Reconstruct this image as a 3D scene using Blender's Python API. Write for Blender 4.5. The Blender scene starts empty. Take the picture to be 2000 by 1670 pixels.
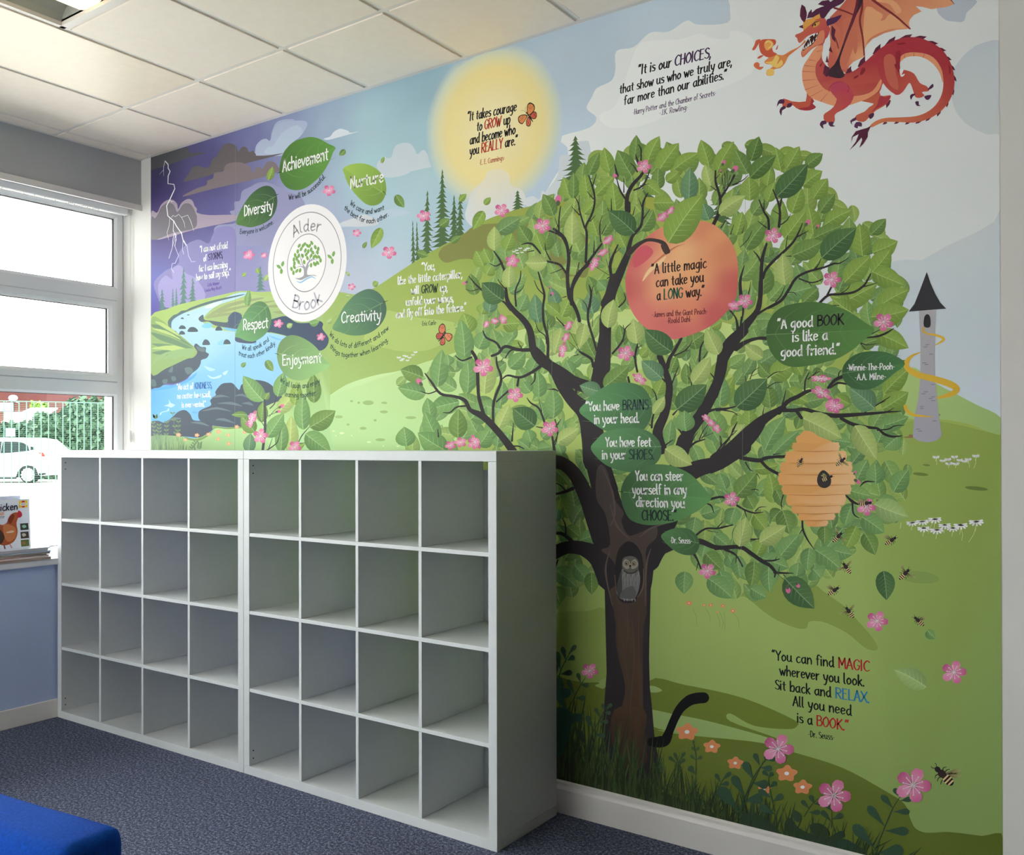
import bpy, bmesh, math, random
from mathutils import Vector, Matrix
random.seed(7)
PI = math.pi
C = bpy.context.scene.collection

# ------------------------------------------------------------------ camera, world, sun, exposure
F_PX = 1722.6312
CAM = Vector((4.9066, -2.9809, 1.4887))
YAW, PIT, ROL = -0.5783, 0.0043, -0.0025
PPX, PPY = 1119.85, 862.31
FW = Vector((math.sin(YAW)*math.cos(PIT), math.cos(YAW)*math.cos(PIT), math.sin(PIT)))
R0 = Vector((math.cos(YAW), -math.sin(YAW), 0)); U0 = R0.cross(FW)
RT = R0*math.cos(ROL)+U0*math.sin(ROL); UP = -R0*math.sin(ROL)+U0*math.cos(ROL)
cd = bpy.data.cameras.new('camera'); cam = bpy.data.objects.new('camera', cd); C.objects.link(cam)
cam.matrix_world = Matrix(((RT.x, UP.x, -FW.x, CAM.x), (RT.y, UP.y, -FW.y, CAM.y), (RT.z, UP.z, -FW.z, CAM.z), (0, 0, 0, 1)))
cd.sensor_width = 36.0; cd.lens = F_PX*36/2000
cd.shift_x = -(PPX-1000)/2000; cd.shift_y = (PPY-835)/2000
cd.clip_start = 0.02; cd.clip_end = 500
bpy.context.scene.camera = cam

SKY = 6.0; SUN = 5.0; EXPO = 0.66
world = bpy.data.worlds.new('sky'); bpy.context.scene.world = world
world.use_nodes = True
wn = world.node_tree; bgn = wn.nodes['Background']
bgn.inputs['Color'].default_value = (0.985, 0.985, 0.985, 1); bgn.inputs['Strength'].default_value = SKY
sd = bpy.data.lights.new('sun', 'SUN'); sd.energy = SUN; sd.angle = 0.01; sd.color = (1, .96, .88)
sun = bpy.data.objects.new('sun', sd); C.objects.link(sun)
sun.rotation_euler = Vector((.10, .50, -.86)).to_track_quat('-Z', 'Y').to_euler()
sc = bpy.context.scene
sc.view_settings.view_transform = 'Standard'; sc.view_settings.look = 'None'
sc.view_settings.exposure = EXPO; sc.view_settings.gamma = 1; sc.view_settings.use_curve_mapping = False

# ------------------------------------------------------------------ helpers
def ray(x, y): return FW + RT*((x-PPX)/F_PX) - UP*((y-PPY)/F_PX)
def onplane(x, y, ax, val):
    d = ray(x, y); return CAM + d*((val-CAM[ax])/d[ax])
def lin(c):
    c = max(0, min(255, c))/255
    return c/12.92 if c <= .04045 else ((c+.055)/1.055)**2.4
def L(c): return (lin(c[0]), lin(c[1]), lin(c[2]))

def mat(name, col, rough=.6, spec=.4, noise=0, nscale=60, bump=0, bscale=200, metal=0, emit=0, detail=3):
    m = bpy.data.materials.new(name); m.use_nodes = True
    nt = m.node_tree; b = nt.nodes['Principled BSDF']
    b.inputs['Roughness'].default_value = rough; b.inputs['Specular IOR Level'].default_value = spec
    b.inputs['Metallic'].default_value = metal
    c = L(col)
    b.inputs['Base Color'].default_value = (*c, 1)
    if emit:
        b.inputs['Emission Color'].default_value = (*c, 1); b.inputs['Emission Strength'].default_value = emit
    tc = nt.nodes.new('ShaderNodeTexCoord')
    if noise:
        n = nt.nodes.new('ShaderNodeTexNoise'); n.inputs['Scale'].default_value = nscale; n.inputs['Detail'].default_value = detail
        nt.links.new(tc.outputs['Object'], n.inputs['Vector'])
        r = nt.nodes.new('ShaderNodeValToRGB'); r.color_ramp.elements[0].position = .3; r.color_ramp.elements[1].position = .7
        r.color_ramp.elements[0].color = (*[v*(1-noise) for v in c], 1); r.color_ramp.elements[1].color = (*[min(1, v*(1+noise)) for v in c], 1)
        nt.links.new(n.outputs['Fac'], r.inputs['Fac']); nt.links.new(r.outputs['Color'], b.inputs['Base Color'])
    if bump:
        n2 = nt.nodes.new('ShaderNodeTexNoise'); n2.inputs['Scale'].default_value = bscale; n2.inputs['Detail'].default_value = 3
        nt.links.new(tc.outputs['Object'], n2.inputs['Vector'])
        bp = nt.nodes.new('ShaderNodeBump'); bp.inputs['Strength'].default_value = bump; bp.inputs['Distance'].default_value = .002
        nt.links.new(n2.outputs['Fac'], bp.inputs['Height']); nt.links.new(bp.outputs['Normal'], b.inputs['Normal'])
    return m

def obj(name, bm, m, parent=None, loc=None):
    me = bpy.data.meshes.new(name); bm.normal_update(); bm.to_mesh(me); bm.free()
    if m: me.materials.append(m)
    o = bpy.data.objects.new(name, me); C.objects.link(o)
    if parent: o.parent = parent
    if loc: o.location = loc
    return o
def box(bm, a, b, bev=0):
    vs = [bm.verts.new((x, y, z)) for x in (a[0], b[0]) for y in (a[1], b[1]) for z in (a[2], b[2])]
    fs = [(0, 1, 3, 2), (4, 6, 7, 5), (0, 4, 5, 1), (2, 3, 7, 6), (0, 2, 6, 4), (1, 5, 7, 3)]
    F = [bm.faces.new([vs[i] for i in f]) for f in fs]
    if bev:
        es = list({e for f in F for e in f.edges})
        bmesh.ops.bevel(bm, geom=es, offset=bev, segments=2, profile=.6, affect='EDGES')
def boxo(name, a, b, m, parent=None, bev=0, label=None):
    bm = bmesh.new(); a2 = [min(p, q) for p, q in zip(a, b)]; b2 = [max(p, q) for p, q in zip(a, b)]
    box(bm, a2, b2, bev); bmesh.ops.recalc_face_normals(bm, faces=bm.faces)
    o = obj(name, bm, m, parent)
    if label: o['label'] = label
    return o
def cyl(bm, p, q, r, r2=None, n=12, caps=True):
    p = Vector(p); q = Vector(q); r2 = r if r2 is None else r2
    d = (q-p).normalized(); a = d.orthogonal().normalized(); b = d.cross(a)
    A = [bm.verts.new(p+(a*math.cos(t)+b*math.sin(t))*r) for t in [2*PI*i/n for i in range(n)]]
    B = [bm.verts.new(q+(a*math.cos(t)+b*math.sin(t))*r2) for t in [2*PI*i/n for i in range(n)]]
    for i in range(n): bm.faces.new((A[i], A[(i+1) % n], B[(i+1) % n], B[i]))
    if caps: bm.faces.new(A[::-1]); bm.faces.new(B)
def extr(bm, pts, axis, a, b):
    """closed 2D outline extruded along an axis; pts are (p,q) in the two other axes"""
    def mk(t, p):
        return (t, p[0], p[1]) if axis == 0 else ((p[0], t, p[1]) if axis == 1 else (p[0], p[1], t))
    A = [bm.verts.new(mk(a, p)) for p in pts]; B = [bm.verts.new(mk(b, p)) for p in pts]; n = len(pts)
    for i in range(n): bm.faces.new((A[i], A[(i+1) % n], B[(i+1) % n], B[i]))
    bm.faces.new(A[::-1]); bm.faces.new(B)
    bmesh.ops.recalc_face_normals(bm, faces=bm.faces)
def empty(name, loc=(0, 0, 0), rz=0):
    o = bpy.data.objects.new(name, None); C.objects.link(o); o.location = loc; o.rotation_euler = (0, 0, rz); o.empty_display_size = .1
    return o
def tag(o, label, cat, group=None, kind=None):
    o['label'] = label; o['category'] = cat
    if group: o['group'] = group
    if kind: o['kind'] = kind
    return o
def struct(o): o['kind'] = 'structure'; return o

# ------------------------------------------------------------------ materials
M_wall = mat('painted_wall', (186, 203, 240), .7, .3, .02, 3, .25, 350)
M_pelmet = mat('grey_pelmet', (188, 189, 190), .8, .2, .02, 4, .2, 300)
M_cream = mat('cream_wall', (226, 224, 220), .8, .2, .02, 3, .2, 300)
M_reveal = mat('white_reveal', (240, 240, 242), .6, .3, 0, 3, .15, 300)
M_tile = mat('ceiling_tile', (255, 240, 226), .5, .35, .02, 30, .3, 500)
M_tileg = mat('ceiling_tile_gloss', (252, 236, 214), .38, .5, .02, 30, .05, 500)
M_bar = mat('ceiling_bar', (238, 230, 224), .45, .4)
M_dark = mat('dark_gap', (60, 52, 50), .9, .1)
M_skirt = mat('white_gloss_paint', (232, 228, 224), .35, .5, 0, 3, .1, 60)
M_lam = mat('white_laminate', (213, 217, 218), .42, .45, .015, 40, .08, 500)
M_hole = mat('black_hole', (20, 20, 20), .9, .1)
M_upvc = mat('white_upvc', (236, 237, 240), .25, .5)
M_seal = mat('black_seal', (45, 42, 45), .7, .2)
M_sill = mat('sill_paint', (228, 230, 238), .35, .5)
M_handle = mat('handle_white', (228, 226, 228), .3, .5)
M_bead = mat('bead_chain', (230, 228, 222), .3, .6)
M_blue = mat('blue_felt', (14, 84, 196), .95, .15, .16, 160, .8, 700)
M_metal = mat('trough_metal', (128, 130, 126), .35, .5, metal=.6)

# carpet
def carpet():
    m = mat('loop_carpet', (66, 70, 84), .95, .15)
    nt = m.node_tree; b = nt.nodes['Principled BSDF']; tc = nt.nodes.new('ShaderNodeTexCoord')
    n = nt.nodes.new('ShaderNodeTexNoise'); n.inputs['Scale'].default_value = 260; n.inputs['Detail'].default_value = 2
    n2 = nt.nodes.new('ShaderNodeTexNoise'); n2.inputs['Scale'].default_value = 95; n2.inputs['Detail'].default_value = 4
    nt.links.new(tc.outputs['Object'], n.inputs['Vector']); nt.links.new(tc.outputs['Object'], n2.inputs['Vector'])
    mx = nt.nodes.new('ShaderNodeMath'); mx.operation = 'MULTIPLY_ADD'; mx.inputs[1].default_value = .5
    nt.links.new(n2.outputs['Fac'], mx.inputs[0])
    md = nt.nodes.new('ShaderNodeMath'); md.operation = 'MULTIPLY'; md.inputs[1].default_value = .5
    nt.links.new(n.outputs['Fac'], md.inputs[0]); nt.links.new(md.outputs[0], mx.inputs[2])
    r = nt.nodes.new('ShaderNodeValToRGB'); e = r.color_ramp.elements
    e[0].position = .40; e[0].color = (*L((52, 54, 68)), 1); e[1].position = .62; e[1].color = (*L((150, 158, 186)), 1)
    k = e.new(.52); k.color = (*L((84, 92, 114)), 1)
    nt.links.new(mx.outputs[0], r.inputs['Fac']); nt.links.new(r.outputs['Color'], b.inputs['Base Color'])
    bp = nt.nodes.new('ShaderNodeBump'); bp.inputs['Strength'].default_value = .9; bp.inputs['Distance'].default_value = .004
    nt.links.new(mx.outputs[0], bp.inputs['Height']); nt.links.new(bp.outputs['Normal'], b.inputs['Normal'])
    return m
M_carpet = carpet()
def glassmat():
    m = bpy.data.materials.new('window_glass'); m.use_nodes = True; nt = m.node_tree
    for n in list(nt.nodes): nt.nodes.remove(n)
    o = nt.nodes.new('ShaderNodeOutputMaterial'); t = nt.nodes.new('ShaderNodeBsdfTransparent'); g = nt.nodes.new('ShaderNodeBsdfGlossy')
    g.inputs['Roughness'].default_value = .02; t.inputs['Color'].default_value = (.95, .97, .96, 1)
    x = nt.nodes.new('ShaderNodeMixShader'); fr = nt.nodes.new('ShaderNodeFresnel'); fr.inputs['IOR'].default_value = 1.25
    nt.links.new(fr.outputs[0], x.inputs[0]); nt.links.new(t.outputs[0], x.inputs[1]); nt.links.new(g.outputs[0], x.inputs[2]); nt.links.new(x.outputs[0], o.inputs[0])
    return m
M_glass = glassmat()

# ------------------------------------------------------------------ room shell
ZC = 3.189; XR = 6.3; YB = -6.6; XW = -.29; XO = -.40; XL = -.15; XP = -.10
SILL = .875; HEAD = 2.905
struct(boxo('floor', (-.5, YB-.1, -.1), (XR+.1, .15, 0), M_carpet))
struct(boxo('wall_back', (-.5, 0, 0), (XR+.1, .15, 3.5), M_cream))
M_dim = mat('bounce_cut_dark', (48, 46, 44), .8, .2)  # unseen right wall, made dark and set near to cut bounce light
struct(boxo('wall_right', (XR, YB, 0), (XR+.1, 0, 3.5), M_dim))
M_mid = mat('bounce_cut_grey', (86, 84, 80), .8, .2)  # unseen front wall toned down so less light bounces back
FX0, FX1 = -.1, 2.6
wf_ = struct(boxo('wall_front', (-.5, YB-.1, 0), (XR+.1, YB, .8), M_mid))
for a_, b_ in (((-.5, YB-.1, 2.95), (XR+.1, YB, 3.5)), ((-.5, YB-.1, .8), (FX0, YB, 2.95)), ((FX1, YB-.1, .8), (XR+.1, YB, 2.95))): boxo('wall_panel', a_, b_, M_mid, wf_)
struct(boxo('wall_left', (-.5, YB, 0), (XL, 0, SILL-.035), M_wall))
struct(boxo('trim_1', (-.5, YB, HEAD), (XP, 0, 3.5), M_pelmet))            # boxed pelmet over the windows
struct(boxo('wall_roof_slab', (-.6, YB-.2, 3.5), (XR+.2, .15, 3.6), M_cream)).name = 'ceiling_slab'
struct(boxo('baseboard_left', (XL, YB, 0), (XL+.016, -.0, .10), M_skirt, bev=.003))
bm = bmesh.new()
extr(bm, [(0, 0), (-.018, 0), (-.018, .098), (-.014, .108), (-.010, .112), (-.010, .122), (-.004, .129), (0, .129)], 0, XL+.02, XR)
struct(obj('baseboard_back', bm, M_skirt))
struct(boxo('trim_2', (XO, YB, SILL-.035), (XL+.025, 0, SILL), M_sill, bev=.006))     # window sill board
bm = bmesh.new(); box(bm, (XP, YB, HEAD-.022), (XP+.012, -.0, HEAD+.012)); bmesh.ops.recalc_face_normals(bm, faces=bm.faces)
struct(obj('trim_3', bm, M_skirt))
# ceiling: grid of tiles
ceil = struct(boxo('ceiling', (-.12, YB, ZC+.14), (XR, 0, ZC+.16), M_dark))
gx = [.618+.596*i for i in range(-1, 9)]; gx[0] = .022
gy = [-.505-.6*i for i in range(0, 11)]
barm = bmesh.new()
for x in gx: box(barm, (x-.012, YB, ZC+.002), (x+.012, 0, ZC+.03))
for y in gy: box(barm, (-.10, y-.012, ZC+.0015), (XR, y+.012, ZC+.029))
box(barm, (-.10, -.022, ZC-.002), (XR, 0, ZC+.03)); box(barm, (XP, YB, ZC-.004), (XP+.022, 0, ZC+.03))
bmesh.ops.recalc_face_normals(barm, faces=barm.faces)
obj('ceiling_grid', barm, M_bar, ceil)
xs = [XP+.022]+gx+[XR]; ys = [-.022]+gy+[YB]
LIGHT_CELL = (2, 2)
for i in range(len(xs)-1):
    for j in range(len(ys)-1):
        x0 = xs[i]+(.010 if i else 0); x1 = xs[i+1]-.012; y1 = ys[j]-(.012 if j else 0); y0 = ys[j+1]+.012
        if x1-x0 < .03: continue
        # luminaires sit in some cells
        if i in (3, 7, 11) and j in (2, 3, 7, 8) or (i, j) == (2, 2): continue
        if (i, j) == (2, 1): y0 = ys[3]+.012
        gap = .010 if i else 0
        boxo('ceiling_tile', (x0+gap, y0, ZC-.004), (x1, y1, ZC+.02), M_tileg if (i, j) == (2, 1) else M_tile, ceil, bev=.002)

# recessed luminaires
M_diff = mat('luminaire_diffuser', (255, 238, 205), .3, .5, emit=.75)
M_tro = mat('luminaire_trough', (176, 178, 172), .35, .5)
def luminaire(x0, y1, label):
    """600 mm wide, 1200 long recessed unit; x0 left edge, y1 far edge (towards the mural)"""
    t = tag(empty('ceiling_light', (x0+.29, y1-.6, ZC)), label, 'light')
    w = .285; l = .592
    bm = bmesh.new()
    for a, b in (((-w, -l, -.004), (w, -l+.02, .02)), ((-w, l-.02, -.004), (w, l, .02)), ((-w, -l, -.004), (-w+.02, l, .02)), ((w-.02, -l, -.004), (w, l, .02))): box(bm, a, b)
    bmesh.ops.recalc_face_normals(bm, faces=bm.faces); obj('frame', bm, M_bar, t)
    bm = bmesh.new(); n = 12; prev = None
    for k in range(n+1):
        a = PI*k/n; x = -math.cos(a)*(w-.02); z = .012+.10*math.sin(a)
        A = bm.verts.new((x, -l+.02, z)); B = bm.verts.new((x, l-.02, z))
        if prev: bm.faces.new((prev[0], A, B, prev[1]))
        prev = (A, B)
    for yy in (-l+.02, l-.02):
        vs = [bm.verts.new((-math.cos(PI*k/n)*(w-.02), yy, .012+.10*math.sin(PI*k/n))) for k in range(n+1)]
        bm.faces.new(vs)
    obj('reflector', bm, M_tro, t)
    bm = bmesh.new(); box(bm, (-.075, -l+.03, -.012), (.075, l-.03, .045)); 
    bmesh.ops.bevel(bm, geom=[e for e in bm.edges], offset=.026, segments=4, profile=.5, affect='EDGES')
    bmesh.ops.recalc_face_normals(bm, faces=bm.faces)
    for f in bm.faces: f.smooth = True
    obj('diffuser', bm, M_diff, t)
luminaire(xs[3]+.003, ys[2]-.002, 'recessed trough ceiling light at the top left corner of the photo')
for i in (3, 7):
    for j in (2, 3, 7, 8):
        if i == 3 and j in (2, 3): continue
        boxo('ceiling_tile', (xs[i]+.02, ys[j+1]+.012, ZC-.004), (xs[i+1]-.012, ys[j]-.012, ZC+.02), M_tile, ceil, bev=.002)

# ------------------------------------------------------------------ windows (left wall)
def frame_ring(bm, y0, y1, z0, z1, w, xa, xb, bead=.018):
    """rectangular ring in the x=const plane with a sloped inner bead"""
    o = [(y0, z0), (y1, z0), (y1, z1), (y0, z1)]
    i1 = [(y0+w, z0+w), (y1-w, z0+w), (y1-w, z1-w), (y0+w, z1-w)]
    i2 = [(y0+w+bead, z0+w+bead), (y1-w-bead, z0+w+bead), (y1-w-bead, z1-w-bead), (y0+w+bead, z1-w-bead)]
    R = []
    for pts, x in ((o, xb), (o, xa), (i1, xa), (i2, xa-.014), (i2, xb)):
        R.append([bm.verts.new((x, p[0], p[1])) for p in pts])
    for a in range(5):
        A = R[a]; B = R[(a+1) % 5]
        for k in range(4): bm.faces.new((A[k], A[(k+1) % 4], B[(k+1) % 4], B[k]))
    bmesh.ops.recalc_face_normals(bm, faces=bm.faces)
ZT1 = onplane(235, 577, 0, XW).z; ZT2 = onplane(233, 759, 0, XW).z
print('TRANSOMS', ZT1, ZT2)
def window(n, y0, y1):
    t = struct(empty('window_%d' % n, (0, 0, 0)))
    xa, xb = XW, XW-.065; fw = .045
    zs = [SILL+.0, ZT2, ZT1, HEAD-.0]
    for k in range(3):
        z0 = zs[k]; z1 = zs[k+1]
        bm = bmesh.new(); frame_ring(bm, y0, y1, z0, z1, .034, xa, xb, .014); obj('window_frame', bm, M_upvc, t)
        g = .048
        if k == 1:
            bm = bmesh.new(); frame_ring(bm, y0+.040, y1-.040, z0+.040, z1-.040, .030, xa+.010, xb+.01, .018); s = obj('sash', bm, M_upvc, t); g = .088
            bm = bmesh.new(); box(bm, (xa-.03, y0+.036, z0+.036), (xa-.028, y1-.036, z1-.036)); 
            bm.free()
            hy = -1.08 if n == 1 else (y0+y1)/2
            bm = bmesh.new(); box(bm, (xa+.010, hy-.03, z0+.045), (xa+.022, hy+.06, z0+.068), .004)
            cyl(bm, (xa+.022, hy+.03, z0+.057), (xa+.045, hy+.03, z0+.057), .010)
            vs = [(hy+.045, z0+.050), (hy+.045, z0+.066), (hy-.02, z0+.072), (hy-.13, z0+.098), (hy-.145, z0+.090), (hy-.135, z0+.080), (hy-.02, z0+.054)]
            extr(bm, vs, 0, xa+.036, xa+.052)
            obj('handle', bm, M_handle, s)
        bm = bmesh.new(); box(bm, (xa-.034, y0+g, z0+g), (xa-.030, y1-g, z1-g)); bmesh.ops.recalc_face_normals(bm, faces=bm.faces)
        obj('pane', bm, M_glass, t)
        bm = bmesh.new()
        for a, b in (((y0+g-.002, z0+g-.002), (y0+g+.003, z1-g+.002)), ((y1-g-.003, z0+g-.002), (y1-g+.002, z1-g+.002)), ((y0+g, z1-g-.003), (y1-g, z1-g+.002)), ((y0+g, z0+g-.002), (y1-g, z0+g+.003))):
            box(bm, (xa-.030, a[0], a[1]), (xa-.016, b[0], b[1]))
        bmesh.ops.recalc_face_normals(bm, faces=bm.faces)
        obj('gasket', bm, M_seal, t)
window(1, -1.90, -.004); window(2, -3.80, -1.90); window(3, -5.70, -3.80)
wt = struct(empty('window_4'))  # added unseen window, lets extra sky light reach the mural
bm = bmesh.new()
for x in (FX0, FX0+.87, FX0+1.75, FX1-.05): box(bm, (x, YB-.08, .8), (x+.05, YB-.02, 2.95))
for z in (.8, 2.2, 2.9): box(bm, (FX0+.05, YB-.078, z), (FX1-.05, YB-.022, z+.05))
bmesh.ops.recalc_face_normals(bm, faces=bm.faces); obj('window_frame', bm, M_upvc, wt)
boxo('pane', (FX0+.02, YB-.052, .82), (FX1-.02, YB-.048, 2.93), M_glass, wt)
struct(boxo('wall_left_pier', (XO, YB, SILL), (XP, -5.70, HEAD), M_cream)).name = 'wall_left_pier'

# blind headrail with bead chain hanging against the white reveal
zr = onplane(250, 418, 0, -.205).z
hd = tag(empty('blind_headrail', (-.205, -.03, zr)), 'slim white blind headrail with bead chain along the top of the window', 'blind')
bm = bmesh.new(); box(bm, (-.018, -5.6, -.012), (.018, 0, .026), .003); bmesh.ops.recalc_face_normals(bm, faces=bm.faces); obj('rail', bm, M_upvc, hd)
bm = bmesh.new()
for (ya, yb, step) in ((-.18, -.36, .0105), (-.42, -.9, .055), (-1.0, -1.8, .055)):
    y = ya
    while y > yb:
        bmesh.ops.create_icosphere(bm, subdivisions=1, radius=.0042, matrix=Matrix.Translation((.022, y, -.020+.004*math.sin(y*90)))); y -= step
for dz in (-.016, -.024): cyl(bm, (.022, -.05, dz), (.022, -3.0, dz), .0014, n=5)
o = obj('bead_chain', bm, M_bead, hd); o['kind'] = 'stuff'
cord = tag(empty('pull_cord', (-.197, -.012, 1.571)), 'thin white pull cord hanging down the white window reveal', 'cord')
bm = bmesh.new(); cyl(bm, (-.003, 0, 0), (-.003, 0, zr-1.571), .0016, n=6); cyl(bm, (.004, .002, 0.02), (.002, .002, zr-1.571), .0016, n=6); obj('cord', bm, M_bead, cord)
bm = bmesh.new(); cyl(bm, (0, 0, -.04), (0, 0, .012), .009, .006, 10); cyl(bm, (0, 0, -.06), (0, 0, -.04), .005, .009, 10); obj('toggle', bm, M_bead, cord)

# ------------------------------------------------------------------ cube shelving units
def shelf_unit(loc, rz, W, H, D, label, batten=False):
    t = tag(empty('shelving_unit', loc, rz), label, 'shelf', 'white cube shelving units')
    T = .0385; s = .016
    def bx(name, a, b, lab=None):
        return boxo(name, a, b, M_lam, t, .0012, lab)
    bx('top_panel', (0, -D, H-T), (W, 0, H)); bx('base_panel', (0, -D, 0), (W, 0, T))
    bx('side_panel', (0, -D, T+.0006), (T, 0, H-T-.0006)); bx('side_panel', (W-T, -D, T+.0006), (W, 0, H-T-.0006))
    cw = (W-2*T-3*s)/4; ch = (H-2*T-3*s)/4
    for k in range(3):
        z = T+ch*(k+1)+s*k
        bx('shelf_board', (T+.0004, -D+.0015, z), (W-T-.0004, -.002, z+s))
    for k in range(3):
        x = T+cw*(k+1)+s*k
        for j in range(4):
            z = T+(ch+s)*j
            bx('divider', (x, -D+.003, z+.0006), (x+s, -.004, z+ch-.0006))
    bm = bmesh.new()
    for zz in (T+ch*4+3*s-.03, T+ch*4+3*s-.065, T+.03, T+.065):
        cyl(bm, (T-.001, -D+.022, zz), (T+.0006, -D+.022, zz), .0032, n=10)
    obj('peg_holes', bm, M_hole, t)
    if batten: bx('back_batten', (T+cw*3+s*3-.01, .001, T), (T+cw*3+s*3+.07, .013, H-T-.045))
    return t
ang = math.atan2(.029, 1.578)
H1 = 1.468
# pivot at the rear right corner so the fronts meet at x = 1.448
def place_unit(fr, rz, W, D, label):
    fr = Vector((fr[0], fr[1], 0)); ax = Vector((math.cos(rz), math.sin(rz), 0)); ay = Vector((-math.sin(rz), math.cos(rz), 0))
    o = fr - ax*W + ay*D
    return shelf_unit(o, rz, W, H1, D, label, 'right of' in label)
place_unit((1.4465, -.4350), ang, 1.578, .385, 'white cube shelving unit in the corner by the window, left of the pair')
place_unit((2.9035, -.4290), .004, 1.455, .390, 'white cube shelving unit in front of the painted tree, right of the pair')
# ------------------------------------------------------------------ the printed mural on the wall (flat print, built as thin layers of film)
GAIN = 1.18
MX1 = 4.526; MZ0 = .125
VP = {'c1': (280, 230, 6.679), 'c2': (280, 450, 6.679), 'c3': (280, 650, 6.957), 'c4': (450, 250, 5.386), 'c5': (450, 540, 4.771),
      'c6': (750, 100, 4.7725), 'G': (750, 450, 3.795), 'c8': (1130, 0, 5.0), 'd': (1450, 0, 4.444), 'A': (1050, 250, 4.7725), 'B': (1400, 250, 4.7725),
      'c': (1050, 550, 4.7725), 'D': (1400, 550, 4.7725), 'E': (1050, 850, 4.5125), 'F': (1400, 850, 4.5125), 'T': (1700, 500, 4.173),
      'U': (1700, 850, 4.173), 'H': (1070, 1150, 5.218), 'I': (1400, 1150, 3.333), 'J': (1070, 1400, 4.651), 'K': (1450, 1380, 3.636), 'p': (0, 0, 1)}
def V(k, s):
    """points read from a detail view of the mural, back in photograph pixels"""
    ox, oy, sc_ = VP[k]; n = [float(v) for v in s.replace(',', ' ').split()]
    return [(ox+n[i]/sc_, oy+n[i+1]/sc_) for i in range(0, len(n), 2)]
def wall_xz(p):
    d = ray(p[0], p[1]); t = -CAM.y/d.y; return (CAM.x+d.x*t, CAM.z+d.z*t)
def catmull(P, closed, n=4):
    if len(P) < 3: return P
    out = []; N = len(P); rng = range(N) if closed else range(N-1)
    for i in rng:
        p0 = P[(i-1) % N] if closed or i else P[0]; p1 = P[i]; p2 = P[(i+1) % N]; p3 = P[(i+2) % N] if closed or i < N-2 else P[-1]
        for k in range(n):
            t = k/n; t2 = t*t; t3 = t2*t
            out.append(tuple(.5*(2*p1[j]+(p2[j]-p0[j])*t+(2*p0[j]-5*p1[j]+4*p2[j]-p3[j])*t2+(3*p1[j]-p0[j]-3*p2[j]+p3[j])*t3) for j in (0, 1)))
    if not closed: out.append(P[-1])
    return out
def gc(c):
    g = .3*c[0]+.6*c[1]+.1*c[2]; c = [v+(g-v)*.13 for v in c]; return (min(.95, lin(c[0])*GAIN), min(.95, lin(c[1])*GAIN), min(.95, lin(c[2])*GAIN), 1)
def mixc(a, b, t): return tuple(a[i]*(1-t)+b[i]*t for i in range(3))
def shade(c, k): return tuple(max(0, min(255, v*k)) for v in c)
def idw(ctrl, p=2.2):
    def f(x, y):
        s = 0; a = [0, 0, 0]
        for (cx, cy, col) in ctrl:
            w = 1/((x-cx)**2+(y-cy)**2+60)**(p/2+.3); s += w
            for i in range(3): a[i] += w*col[i]
        return tuple(v/s for v in a)
    return f
STEP = 1.1e-5; BASE = .0006; CELL = 7.0; GRIDH = {}; TOP = [0]
DEP = [0]
def vinyl():
    m = bpy.data.materials.new('printed_vinyl'); m.use_nodes = True; nt = m.node_tree; b = nt.nodes['Principled BSDF']
    a = nt.nodes.new('ShaderNodeVertexColor'); a.layer_name = 'Col'; nt.links.new(a.outputs['Color'], b.inputs['Base Color'])
    b.inputs['Roughness'].default_value = .62; b.inputs['Specular IOR Level'].default_value = .22
    tc = nt.nodes.new('ShaderNodeTexCoord'); n = nt.nodes.new('ShaderNodeTexNoise'); n.inputs['Scale'].default_value = 330; n.inputs['Detail'].default_value = 2
    nt.links.new(tc.outputs['Object'], n.inputs['Vector']); bp = nt.nodes.new('ShaderNodeBump'); bp.inputs['Strength'].default_value = .16; bp.inputs['Distance'].default_value = .002
    nt.links.new(n.outputs['Fac'], bp.inputs['Height']); nt.links.new(bp.outputs['Normal'], b.inputs['Normal'])
    return m
M_vinyl = vinyl()
def clipw(X, Z): return (min(MX1, max(.0, X)), min(ZC-.003, max(MZ0, Z)))
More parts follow.
